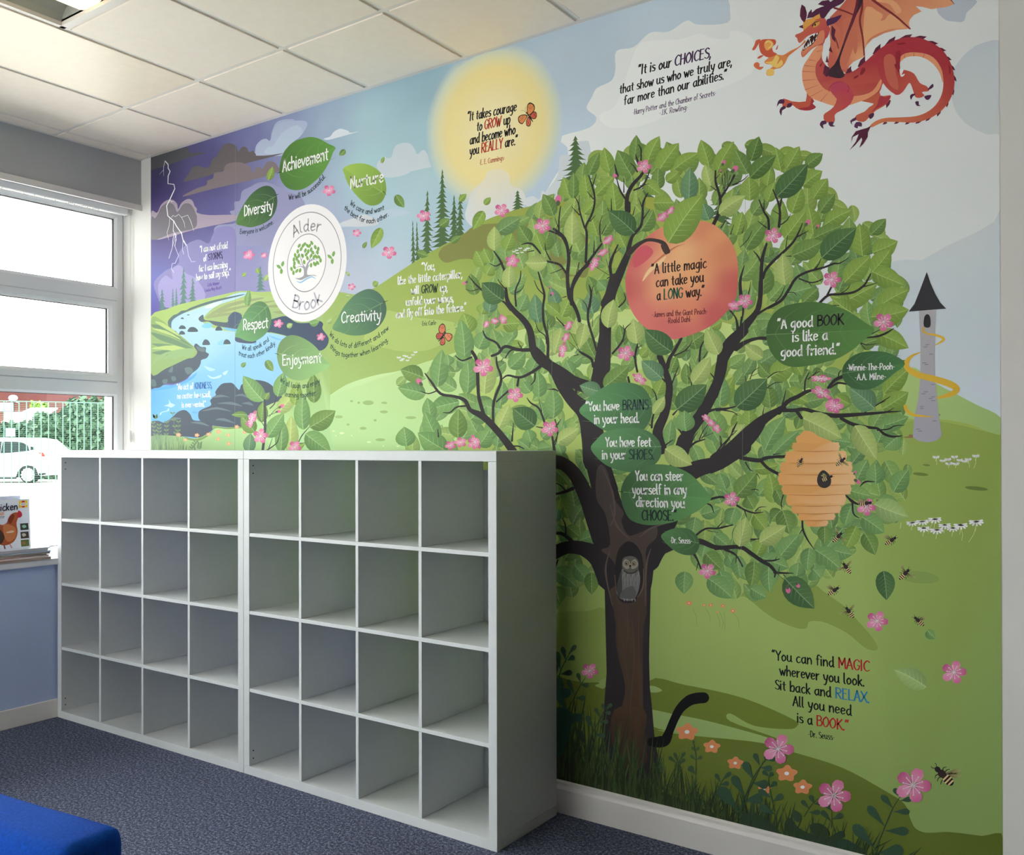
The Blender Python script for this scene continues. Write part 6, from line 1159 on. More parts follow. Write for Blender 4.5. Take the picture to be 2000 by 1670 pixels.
for i in range(60):
    x = rr.choice([rr.uniform(0, 420), rr.uniform(380, 900), rr.uniform(760, 960)]); y = 940+x*.27; p = V('K', '%f %f %f %f' % (x, y, x+rr.uniform(-40, 60), y-rr.uniform(60, 240)))
    pt.stroke([p[0], p[1]], [3, .3], rr.choice([(40, 60, 34), (52, 74, 40)]), smooth=False, lay=i % 6 == 0, cap=False)
for s_ in ('1210 1060 1280 990', '1180 1060 1240 1020', '950 1000 1075 935', '930 980 985 880'): pt.stroke(V('K', s_), [3, .3], PD, smooth=False)
pt.build('foreground_plants', mural, 'dark green leafy stems along the bottom', 'stuff')
for k, x, y, r, ro in (('K', 255, 300, 112, .35), ('K', 650, 632, 122, .35), ('K', 1212, 558, 130, .35)):
    a = Art(); p = P1(k, '%d %d' % (x, y)); blossom(a, p[0], p[1], r/3.636, ro-1.55, .96, 0); a.build('blossom', mural, 'large magenta blossom')

# --- lettering (hand-drawn stroke alphabet)
GLY = {'a': (8.5, '7 8 5 10 2 8 1 4 3 0 5 1 7 4|7 10 7 2 8.5 0'), 'b': (8, '1 17 1 0|1 5 3 9 6 10 7.5 6 6.5 1 4 0 1 2'), 'c': (7, '6.5 9 4 10 1 6 2 1 5 0 7 2'), 'd': (8.5, '7 8 5 10 2 8 1 4 3 0 5 1 7 4|7 17 7 2 8.5 0'),
 'e': (7.5, '1 5 6 6 6.5 8 4.5 10 2 9 1 4 3 0 7 2'), 'f': (6, '6 16 4 17 2.3 14 2.3 0|0 10 5 10'), 'g': (8.5, '7 8 5 10 2 8 1 4 3 1 5 2 7 5|7 10 7 -2 5 -6 1 -5'), 'h': (8, '1 17 1 0|1 6 4 10 6 9 7 5 7 0'), 'i': (2.6, '1 10 1 0|1 14 1 14.8'),
 'j': (4, '3 10 3 -3 1 -6 -1 -5|3 14 3 14.8'), 'k': (7, '1 17 1 0|6 10 1 4|2 6 6.5 0'), 'l': (3.4, '1 17 1 2 3 0'), 'm': (11, '1 10 1 0|1 6 3 10 5.5 8 5.5 0|5.5 6 8 10 10 8 10 0'), 'n': (8, '1 10 1 0|1 6 4 10 6 9 7 5 7 0'),
 'o': (8, '4 10 1 6 2 1 4 0 7 3 6.5 8 4 10'), 'p': (8, '1 10 1 -6|1 6 3 10 6 10 7.5 6 6 1 3 0 1 3'), 'r': (6, '1 10 1 0|1 5 3 9 6 10'), 's': (6.5, '6 9 3 10 1 8 3 5.5 6 4 5.5 1 3 0 0 1'), 't': (6, '3 14 3 2 5 0|0 10 6 10'),
 'u': (8.5, '1 10 1 3 3 0 6 2 7 5|7 10 7 2 8.5 0'), 'v': (7, '0 10 3 0|3 0 7 10'), 'w': (10.5, '0 10 3 0|3 0 5 8|5 8 7.5 0|7.5 0 10 10'), 'x': (7, '0 10 7 0|7 10 0 0'), 'y': (7.5, '0.5 10 2 3 5 3 6 6|7 10 5 -1 3 -6 0 -6'),
 'A': (8.5, '0 0 4 16|4 16 8 0|1 5 7 6'), 'B': (8, '1 16 1 0|1 16 5 16 7 13 5 9 1 9|1 9 6 9 8 5 6 1 1 0'), 'C': (8, '8 14 5 16 1 11 1 4 4 0 8 2'), 'D': (8.5, '1 16 1 0|1 16 6 14 8 8 6 2 1 0'), 'E': (7.5, '1 16 1 0|1 16 7 16|1 9 6 9|1 0 7 0'),
 'G': (8.5, '8 13 5 16 1 12 1 4 4 0 7 2 8 7|8.5 7 5 7'), 'H': (8.5, '1 16 1 0|7.5 16 7.5 0|1 8 7.5 9'), 'I': (3, '1 16 1 0'), 'J': (6, '5 16 5 3 3 0 0 2'), 'K': (8, '1 16 1 0|7.5 16 1 7|2 9 8 0'), 'L': (7.5, '1 16 1 0|1 0 7 0'), 'M': (10.5, '1 0 1 16|1 16 5 5|5 5 9 16|9 16 9.5 0'),
 'N': (8.5, '1 0 1 16|1 16 7.5 0|7.5 0 7.5 16'), 'O': (9, '5 16 1 11 1 4 4 0 8 5 8 12 5 16'), 'P': (8, '1 16 1 0|1 16 5 16 8 12 5 7 1 7'), 'R': (8.5, '1 16 1 0|1 16 5 16 8 12 5 8 1 8|3 8 8 0'), 'S': (7.5, '7 14 4 16 1 13 3 9 7 6 7 2 4 0 0 2'), 'T': (8, '4 16 4 0|0 16 8 16'),
 'W': (12, '0 16 3 0|3 0 5.5 12|5.5 12 8 0|8 0 11.5 16'), 'X': (8, '0 16 8 0|8 16 0 0'), 'Y': (8, '0 16 4 8|8 16 4 8|4 8 4 0'), '.': (2.5, '1 0 1 .8'), ',': (2.5, '1 1 0 -3'), '-': (5, '.5 6 4 6'), '<': (5, '1 16.5 0 13.5|3.6 16.5 2.6 13.5'), '>': (5, '1 16.5 0 13.5|3.6 16.5 2.6 13.5'), ' ': (4.5, '')}
def write(a, text, base, cap, col, wt=.13, kern=1.15, ital=.0, contrast=.5):
    """text along a baseline given in photograph pixels; cap = capital height in pixels at the middle; {..} switches to the second colour and larger capitals"""
    P = [wall_xz(p) for p in base]; P = catmull(P, False, 8) if len(P) > 2 else P
    seg = [0]
    for i in range(len(P)-1): seg.append(seg[-1]+math.hypot(P[i+1][0]-P[i][0], P[i+1][1]-P[i][1]))
    mp = base[len(base)//2] if len(base) > 2 else ((base[0][0]+base[1][0])/2, (base[0][1]+base[1][1])/2)
    q0, q1 = wall_xz(mp), wall_xz((mp[0], mp[1]-cap)); H_ = math.hypot(q1[0]-q0[0], q1[1]-q0[1]); u = H_/16
    big = False; tot = 0; items = []
    for ch in text:
        if ch in '{}': big = ch == '{'; continue
        g = GLY[ch]; k = 1.12 if big else 1; items.append((ch, tot, big)); tot += g[0]*k+kern
    tot -= kern; sx = seg[-1]/tot; w = u*16*wt*1.12
    def pos(s):
        s = max(0, min(seg[-1]-1e-9, s)); i = 0
        while i < len(seg)-2 and seg[i+1] < s: i += 1
        t = (s-seg[i])/(seg[i+1]-seg[i]); A, B = P[i], P[i+1]; l = seg[i+1]-seg[i]
        return (A[0]+(B[0]-A[0])*t, A[1]+(B[1]-A[1])*t, (B[0]-A[0])/l, (B[1]-A[1])/l)
    a.layer()
    for ch, off, bg_ in items:
        g = GLY[ch]; k = 1.12 if bg_ else 1; c_ = col[1] if (bg_ and isinstance(col, list)) else (col[0] if isinstance(col, list) else col)
        bx, bz, tx, tz = pos((off+g[0]*k/2)*sx)
        for s_ in g[1].split('|'):
            if not s_: continue
            n_ = [float(v) for v in s_.split()]; pts = []
            for i in range(0, len(n_), 2):
                lx = (n_[i]-g[0]/2)*k*sx+n_[i+1]*ital*u; lz = n_[i+1]*u*(1.05 if bg_ else 1); pts.append((bx+tx*lx-tz*lz, bz+tz*lx+tx*lz))
            ws = []
            for i in range(len(pts)):
                A, B = pts[max(0, i-1)], pts[min(len(pts)-1, i+1)]; dl = math.hypot(B[0]-A[0], B[1]-A[1]) or 1; ws.append(w*(1-contrast+contrast*abs(B[1]-A[1])/dl))
            if len(pts) > 2: ws[-1] *= .75
            a.stroke(pts, ws, c_, n=3, lay=False, raw=True, caps=3)
WH = (250, 250, 248); BKT = (26, 22, 26)
def quote(name, k, lines, col, label, cap, wt=.13, **kw):
    a = Art()
    for ln in lines:
        t, s_ = ln[0], ln[1]; cp = ln[2] if len(ln) > 2 else cap; cc = ln[3] if len(ln) > 3 else col; b = V(k, s_)
        write(a, t, b, cp/VP[k][2], cc, ln[4] if len(ln) > 4 else wt, **kw)
    return a.build(name, mural, label)
T0 = 'lettering'
quote(T0, 'c4', [('Achievement', '552 462 1030 332')], WH, 'white word Achievement', 130, .12, contrast=.15)
quote(T0, 'c4', [('Nurture', '1262 638 1612 565')], WH, 'white word Nurture', 122, .13, contrast=.15)
quote(T0, 'c4', [('Diversity', '145 928 448 868')], WH, 'white word Diversity', 112, .13, contrast=.15)
quote(T0, 'c5', [('Respect', '120 500 352 476')], WH, 'white word Respect', 98, .12, contrast=.15)
quote(T0, 'c5', [('Creativity', '1035 432 1405 405')], WH, 'white word Creativity', 100, .12, contrast=.15)
quote(T0, 'c5', [('Enjoyment', '485 828 850 800')], WH, 'white word Enjoyment', 96, .12, contrast=.15)
DG = (28, 66, 62)
quote(T0, 'c4', [('We will be successful.', '615 755 720 735 810 700 880 650 950 580 1003 515')], (30, 40, 48), 'curved dark line under Achievement', 52, .16, contrast=.2)
quote(T0, 'c4', [('We care and want', '1258 805 1330 860 1420 900 1510 895 1620 858'), ('the best for each other.', '1195 855 1290 935 1400 990 1500 1000 1600 965 1668 922')], (30, 46, 56), 'curved dark lines under Nurture', 50, .16, contrast=.2)
quote(T0, 'c4', [('Everyone is welcome.', '100 1112 190 1112 280 1095 370 1060 455 1005')], (40, 66, 84), 'curved dark line under Diversity', 48, .16, contrast=.2)
quote(T0, 'c5', [('We all speak and', '108 675 180 690 250 672 310 640 362 600'), ('treat each other kindly.', '75 730 150 758 230 752 320 715 425 630')], DG, 'curved dark lines under Respect', 42, .16, contrast=.2)
quote(T0, 'c5', [('We do lots of different and new', '922 545 990 620 1090 662 1180 660 1310 615 1400 560 1478 490'), ('things together when learning.', '925 660 1000 730 1080 752 1190 745 1310 710 1400 660 1475 600')], DG, 'curved dark lines under Creativity', 44, .15, contrast=.2)
quote(T0, 'c5', [('We all laugh and enjoy', '462 975 540 1025 640 1042 740 1030 835 990'), ('learning together', '508 1115 600 1128 700 1125 798 1105')], DG, 'curved dark lines under Enjoyment', 46, .15, contrast=.2)
quote(T0, 'c4', [('Alder', '668 1148 740 1100 800 1085 870 1080 945 1090')], (148, 144, 152), 'grey word Alder in the badge', 116, .13, contrast=.1)
quote(T0, 'c5', [('Brook', '575 285 640 305 720 308 790 285 860 230')], (168, 166, 182), 'grey word Brook in the badge', 118, .13, contrast=.1)
quote(T0, 'c2', [('<I am not afraid', '740 285 1100 230'), ('of {STORMS,', '785 405 1040 355', 78), ('for I am learning', '725 540 1100 480'), ('how to sail my ship.>', '690 655 1140 580')], [(250, 246, 255), (48, 36, 92)], 'white storm quote', 78, .18)
quote(T0, 'c2', [('-Little Women-', '832 735 998 705'), ('-Louisa May Alcott-', '795 805 1030 760')], (92, 56, 158), 'small purple credit', 42, .16)
quote(T0, 'c3', [('<No act of {KINDNESS,', '458 775 935 750', 78), ('no matter how small,', '462 895 920 870'), ('is ever wasted.>', '525 1015 850 1000')], [(226, 240, 255), (40, 96, 170)], 'pale kindness quote on the river', 72, .17)
quote(T0, 'c3', [('-Aesop-', '660 1092 735 1092')], (60, 120, 190), 'tiny blue credit', 26, .11)
quote(T0, 'c6', [('<It takes courage', '780 652 1235 555'), ('to {GROW} up', '865 745 1175 675'), ('and become who', '800 870 1225 768'), ('you {REALLY} are.>', '800 972 1245 868')], [BKT, (196, 62, 42)], 'black courage quote on the sun', 84, .155, ital=.06)
quote(T0, 'c6', [('-E. E. Cummings-', '888 1062 1128 1012')], (190, 84, 60), 'small red credit under the sun quote', 46, .14)
quote(T0, 'G', [('<You,', '280 298 380 290'), ('like the little caterpillar,', '103 402 582 350'), ('will {GROW} up,', '202 472 473 450'), ('unfold your wings,', '163 558 518 528'), ('and fly off into the future.>', '90 650 612 595')], [WH, (32, 62, 44)], 'white caterpillar quote on the hill', 56, .165)
quote(T0, 'G', [('-Eric Carle-', '277 708 394 698')], (40, 78, 52), 'small dark green credit', 32, .15)
quote(T0, 'c8', [('<It is our {CHOICES,', '585 728 1295 560', 92), ('that show us who we truly are,', '400 915 1500 640'), ('far more than our abilities.>', '445 1025 1450 765')], [BKT, (68, 30, 84)], 'black choices quote at the top', 84, .16, ital=.06)
quote(T0, 'c8', [('-Harry Potter and the Chamber of Secrets-', '530 1122 1342 930'), ('-J.K. Rowling-', '790 1128 1070 1068')], (72, 36, 92), 'small purple credit at the top', 52, .12, ital=.05)
quote(T0, 'A', [('<A little magic', '1065 1362 1575 1302'), ('can take you', '1105 1482 1550 1432'), ('a {LONG} way.>', '1112 1605 1558 1560')], [(58, 30, 28), (40, 88, 60)], 'dark quote on the peach', 90, .15)
quote(T0, 'c', [('-James and the Giant Peach-', '1070 332 1585 300'), ('-Roald Dahl-', '1205 390 1440 372')], (112, 34, 40), 'small dark red credit on the peach', 50, .14)
quote(T0, 'c', [('<You have {BRAINS', '452 1205 1035 1190'), ('in your head.', '530 1325 950 1312')], [WH, (36, 62, 62)], 'white quote with the word Brains', 84, .15)
quote(T0, 'E', [('You have feet', '602 100 1000 98'), ('in your {SHOES.', '570 210 1030 212')], [WH, (30, 60, 54)], 'white quote with the word Shoes', 80, .15)
quote(T0, 'E', [('You can steer', '865 398 1285 400'), ('yourself in any', '838 520 1315 520'), ('direction you', '868 628 1298 640'), ('{CHOOSE.>', '922 748 1232 752')], [WH, (26, 48, 44)], 'white quote with the word Choose', 84, .15)
quote(T0, 'E', [('-Dr. Seuss-', '1168 950 1362 955')], WH, 'white name on the small leaf by the trunk', 52, .13)
quote(T0, 'D', [('<A good {BOOK', '570 440 1182 398', 92), ('is like a', '705 560 1035 540'), ('good friend.>', '597 700 1150 672')], [WH, (36, 34, 36)], 'white quote with the word Book', 92, .15)
quote(T0, 'D', [('-Winnie-The-Pooh-', '1212 830 1660 818'), ('-A.A. Milne-', '1288 918 1580 910')], WH, 'white names on the lower right leaf', 58, .13)
quote(T0, 'I', [('<You can find {MAGIC', '362 460 995 538'), ('wherever you {look.'.replace('{', ''), '410 560 962 634'), ('All you need', '497 760 878 825')], [(22, 22, 24), (190, 30, 40)], 'black magic quote at lower right', 62, .15)
quote(T0, 'I', [('Sit back and {RELAX.', '380 652 995 742')], [(22, 22, 24), (30, 124, 180)], 'line with the blue word Relax', 62, .15)
quote(T0, 'I', [('is a {BOOK.>', '523 868 862 925')], [(22, 22, 24), (190, 30, 34)], 'line with the red word Book', 62, .15)
quote(T0, 'I', [('-Dr. Seuss-', '597 962 768 985')], (26, 28, 26), 'small black name at lower right', 40, .13)
# seams between the drops of print
a = Art()
for x0, y0, x1, y1 in ((460, 285, 459, 880), (1085, 380, 1075, 880), (1457, 300, 1447, 1160)):
    a.stroke([(x0, y0), (x1, y1)], .45, (120, 128, 120), smooth=False, cap=False)
a.build('print_seams', mural, kind='stuff')
print('mural depth', TOP[0]*STEP, TOP[0])
# ------------------------------------------------------------------ books on the window sill
M_paper = mat('paper', (236, 234, 230), .6, .3)
def plain(name, c_, r=.5): return mat(name, c_, r, .4)
def booklet(loc, rz, w, d, h, col, label, group='magazines stacked on the sill', page=(232, 228, 220)):
    t = tag(empty('magazine', loc, rz), label, 'magazine', group)
    boxo('pages', (-w/2+.002, -d/2+.002, .0008), (w/2-.001, d/2-.002, h-.0008), mat('pages', page, .7, .2), t)
    m = plain('cover', col)
    bm = bmesh.new(); box(bm, (-w/2, -d/2, 0), (w/2, d/2, .0008)); box(bm, (-w/2, -d/2, h-.0008), (w/2, d/2, h)); box(bm, (-w/2, -d/2, 0), (-w/2+.0015, d/2, h))
    bmesh.ops.recalc_face_normals(bm, faces=bm.faces); obj('cover', bm, m, t)
    return t
zt = SILL
stack = [(.013, (196, 188, 178), .210, 'thick magazine with brown page edges at the bottom of the pile'), (.010, (214, 62, 60), .200, 'red-edged magazine second from the bottom of the pile'), (.008, (40, 42, 52), .205, 'black-covered magazine low in the pile'), (.009, (120, 108, 96), .212, 'brown magazine in the middle of the pile'),
         (.006, (90, 170, 222), .206, 'sky blue magazine above the brown one'), (.006, (226, 232, 244), .214, 'white magazine near the top of the pile'), (.007, (142, 138, 176), .216, 'lilac grey magazine under the top one'), (.005, (214, 224, 240), .19, 'pale blue magazine on top of the pile')]
SX, SY = -.200, -.655
for i, (h, c_, w, lab) in enumerate(stack):
    booklet((SX+.004*math.sin(i*2.1), SY+.010*math.cos(i*1.7), zt), PI/2+.025*math.sin(i*1.3), .285, w*.76, h*1.08, c_, lab, page=(176, 160, 146) if i in (0, 3) else (230, 226, 222)); zt += h+.0002
# standing hen book: faces the room (+x), top leaning back
bt_ = tag(empty('book', (-.205, -.678, zt+.001)), 'white chicken handbook standing upright on the magazines with a brown hen on its cover', 'book')
bt_.rotation_euler = (0, -.10, math.radians(-8))
BW, BH = .21, .264
boxo('pages', (-.016, -BW/2+.003, .003), (-.0012, BW/2-.002, BH-.003), M_paper, bt_)
boxo('cover', (-.0012, -BW/2, 0), (0, BW/2, BH), plain('book_cover', (222, 226, 238), .35), bt_)
boxo('back_cover', (-.0175, -BW/2, 0), (-.016, BW/2, BH), plain('book_cover', (206, 210, 226), .35), bt_)
def cov(name, polys, lab=None):
    """flat print on the cover: u,v in 0..1 across and up the cover; u grows towards the mural"""
    V_, F_, Cc = [], [], []
    for k, (pts, c_) in enumerate(polys):
        b = len(V_)
        for (u, v) in pts: V_.append((.0002+.00002*k, -BW/2+u*BW, v*BH)); Cc.append((lin(c_[0]), lin(c_[1]), lin(c_[2]), 1))
        F_.append(tuple(range(b, b+len(pts))))
    me = bpy.data.meshes.new(name); me.from_pydata(V_, [], F_); at = me.color_attributes.new('Col', 'FLOAT_COLOR', 'POINT'); at.data.foreach_set('color', [x for c_ in Cc for x in c_])
    me.materials.append(M_vinyl); o = bpy.data.objects.new(name, me); C.objects.link(o); o.parent = bt_
    if lab: o['label'] = lab
def bk(s_):
    """points read from the 900..1150 detail view of the book, mapped on to the cover"""
    n = [float(v) for v in s_.split()]; out = []
    for i in range(0, len(n), 2):
        x, y = n[i], n[i+1]; yb = 1070+(x-400)*.01; yt = 462+(x-370)*.03; v = (yb-y)/(yb-yt); xr = 405-35*v; out.append((1-(xr-x)/520., v))
    return out
hen = [(catmull(bk('-110 760 0 745 60 765 110 740 130 680 165 635 210 620 250 630 262 660 245 690 232 720 225 770 240 850 232 920 200 980 150 1010 90 1020 30 1000 0 960 -80 900'), True, 3), (168, 86, 50)),
       (catmull(bk('-110 780 0 790 60 850 90 920 60 990 20 990 -20 960 -90 900'), True, 3), (70, 52, 44)), (catmull(bk('70 770 120 760 200 800 225 860 215 930 160 980 110 960 80 880'), True, 3), (196, 122, 74)),
       (catmull(bk('235 625 245 600 275 620 288 650 280 680 250 690 232 660'), True, 3), (190, 44, 62)), (bk('275 655 292 662 278 672'), (150, 60, 60)), (catmull(bk('105 860 160 842 200 850 190 868 130 872'), True, 2), (226, 190, 160)),
       (bk('78 1012 92 1012 108 1062 90 1064'), (110, 70, 70)), (bk('145 1010 160 1008 188 1058 172 1062'), (206, 150, 150)), (catmull(bk('120 720 140 670 175 640 200 660 180 720 150 760'), True, 2), (130, 54, 34))]
cov('hen_picture', hen, 'brown hen with red comb')
sqs = []
for y0, cs in ((765, ((60, 66, 54), (140, 190, 170))), (870, ((74, 64, 56), (196, 190, 180))), (970, ((96, 110, 60), (150, 110, 70)))):
    sqs += [(bk('%f %f %f %f %f %f %f %f' % (266+(y0-765)*.07, y0, 362+(y0-765)*.07, y0, 372+(y0-765)*.07, y0+84, 274+(y0-765)*.07, y0+84)), cs[0]), (catmull(bk('%f %f %f %f %f %f %f %f' % (290, y0+30, 320, y0+18, 345, y0+45, 310, y0+62)), True, 2), cs[1])]
cov('small_pictures', sqs)
cov('corner_emblem', [(bk('246 480 345 480 352 568 250 568'), (232, 196, 52)), (bk('280 482 314 482 318 566 284 566'), (196, 52, 48)), (catmull(bk('262 520 300 505 340 520 336 535 300 545 266 535'), True, 2), (240, 238, 230)), (bk('272 521 328 521 328 528 272 528'), (70, 60, 80))])
def covtext(text, x0, y0, x1, cap, c_):
    a_ = []; tot = sum(GLY[ch][0]+1.4 for ch in text); s = (x1-x0)/tot; x = x0
    for ch in text:
        for st in GLY[ch][1].split('|'):
            n = [float(v) for v in st.split()]
            if not n: continue
            pts = [(x+n[i]*s, y0-n[i+1]*cap/16) for i in range(0, len(n), 2)]; pts = catmull(pts, False, 3) if len(pts) > 2 else pts
            for (p, q) in zip(pts, pts[1:]):
                dx, dy = q[0]-p[0], q[1]-p[1]; l = math.hypot(dx, dy) or 1; h = cap*.075; nx_, ny_ = -dy/l*h, dx/l*h; ex, ey = dx/l*h*.5, dy/l*h*.5
                a_.append((bk('%f %f %f %f %f %f %f %f' % (p[0]+nx_-ex, p[1]+ny_-ey, q[0]+nx_+ex, q[1]+ny_+ey, q[0]-nx_+ex, q[1]-ny_+ey, p[0]-nx_-ex, p[1]-ny_-ey)), c_))
        x += (GLY[ch][0]+1.4)*s
    return a_
cov('title', covtext('Chicken', -66, 588, 238, 82, (22, 24, 44)), 'black title word')
cov('subtitle', covtext('Manual', -110, 640, 82, 46, (226, 140, 84))+[(bk('-60 656 80 656 80 662 -60 662'), (70, 70, 80)), (bk('-60 672 78 672 78 678 -60 678'), (90, 90, 100))])
b2 = tag(empty('book', (-.238, -.70, zt+.001)), 'pale book standing behind the chicken handbook, only its top edge showing', 'book'); b2.rotation_euler = (0, -.10, math.radians(-6))
boxo('cover', (-.001, -.10, 0), (0, .10, .282), plain('book_cover', (206, 214, 236)), b2); boxo('pages', (-.010, -.099, .002), (-.001, .099, .279), M_paper, b2); boxo('back_cover', (-.011, -.10, 0), (-.010, .10, .282), plain('book_cover', (196, 206, 230)), b2)

# ------------------------------------------------------------------ blue upholstered chair in the near left corner
def chair():
    A = onplane(0, 1540, 2, .80); B = onplane(196, 1598, 2, .80); d = (B-A); d.z = 0; d.normalize(); ang_ = math.atan2(d.y, d.x)
    print('chair', A, B)
    B = onplane(240, 1608, 2, .80)
    t = tag(empty('easy_chair', (B.x, B.y, 0), ang_), 'royal blue felt upholstered chair at the bottom left corner', 'chair')
    W, Dp = .62, .125
    def soft(name, a, b, r, n=4):
        bm = bmesh.new(); box(bm, a, b); bmesh.ops.bevel(bm, geom=list(bm.edges), offset=r, segments=n, profile=.5, affect='EDGES')
        bmesh.ops.subdivide_edges(bm, edges=[e for e in bm.edges if e.calc_length() > .15], cuts=5, use_grid_fill=True)
        bmesh.ops.recalc_face_normals(bm, faces=bm.faces)
        rq = random.Random(len(name))
        for v in bm.verts: v.co += Vector((rq.uniform(-1, 1), rq.uniform(-1, 1), rq.uniform(-1, 1)))*.0012
        for f in bm.faces: f.smooth = True
        return obj(name, bm, M_blue, t)
    soft('backrest', (-W, -Dp, .30), (.015, .0, .80), .028)
    soft('seat', (-W, -Dp-.50, .24), (.0, -Dp+.01, .44), .035)
    bm = bmesh.new()
    cyl(bm, (-W+.03, -.001, .765), (-.03, -.001, .765), .003, n=8); obj('piping', bm, mat('blue_piping', (10, 60, 160), .9, .2), t)
    for x in (-W+.06, -.06):
        for y in (-.05, -.55):
            bm = bmesh.new(); cyl(bm, (x, y, 0), (x, y, .245), .016, .022, 12); obj('leg', bm, mat('dark_leg', (50, 50, 54), .4), t)
chair()

# ------------------------------------------------------------------ outside: yard, fence, car, hedge, houses
ZG = .25
def out(x, y, D): return CAM + ray(x, y)*D
struct(boxo('yard', (-90, -60, ZG-.2), (-.6, 70, ZG), mat('pale_concrete', (206, 204, 198), .9, .2, .06, 2)))
M_fence = mat('green_fence', (74, 112, 92), .5, .4); M_brick = mat('brick_wall', (76, 42, 40), .9, .2, .25, 40)
F0 = out(-40, 948, 1); F1 = out(230, 942, 1)
def groundpt(x, y):
    d = ray(x, y); t = (ZG-CAM.z)/d.z; return CAM+d*t
Fa = groundpt(-60, 949.5); Fb = groundpt(235, 943); fd = (Fb-Fa); fl = fd.length; fd.normalize(); fn = Vector((-fd.y, fd.x, 0))
fe = tag(empty('mesh_fence', Fa, math.atan2(fd.y, fd.x)), 'pale green welded mesh security fence in front of the hedge', 'fence')
HF = 2.72
def ln(n_): return n_
sp = fl*14.2/295
k = 0; x = .1
postm = None
while x < fl:
    bm = bmesh.new(); box(bm, (x-.014, -.014, 0), (x+.014, .014, HF)); bmesh.ops.recalc_face_normals(bm, faces=bm.faces); obj('vertical_bar', bm, M_fence, fe); x += sp
bm = bmesh.new(); z = .05
while z < HF: box(bm, (0, .015, z-.0028), (fl, .022, z+.0028)); z += .062
bmesh.ops.recalc_face_normals(bm, faces=bm.faces); o = obj('mesh_wires', bm, M_fence, fe); o['kind'] = 'stuff'
bm = bmesh.new(); box(bm, (0, -.018, HF-.03), (fl, .018, HF)); bmesh.ops.recalc_face_normals(bm, faces=bm.faces); obj('top_rail', bm, M_fence, fe)
sgn = tag(boxo('notice_sign', (0, -.03, 0), (.26, -.02, .26), mat('sign_cyan', (120, 206, 214), .5)), 'small pale blue notice hanging on the mesh fence', 'sign')
_d = ray(11, 852.5); _t = ((Fa-CAM).dot(fn))/_d.dot(fn); sgn.location = CAM+_d*_t; sgn.rotation_euler = (0, 0, math.atan2(fd.y, fd.x))
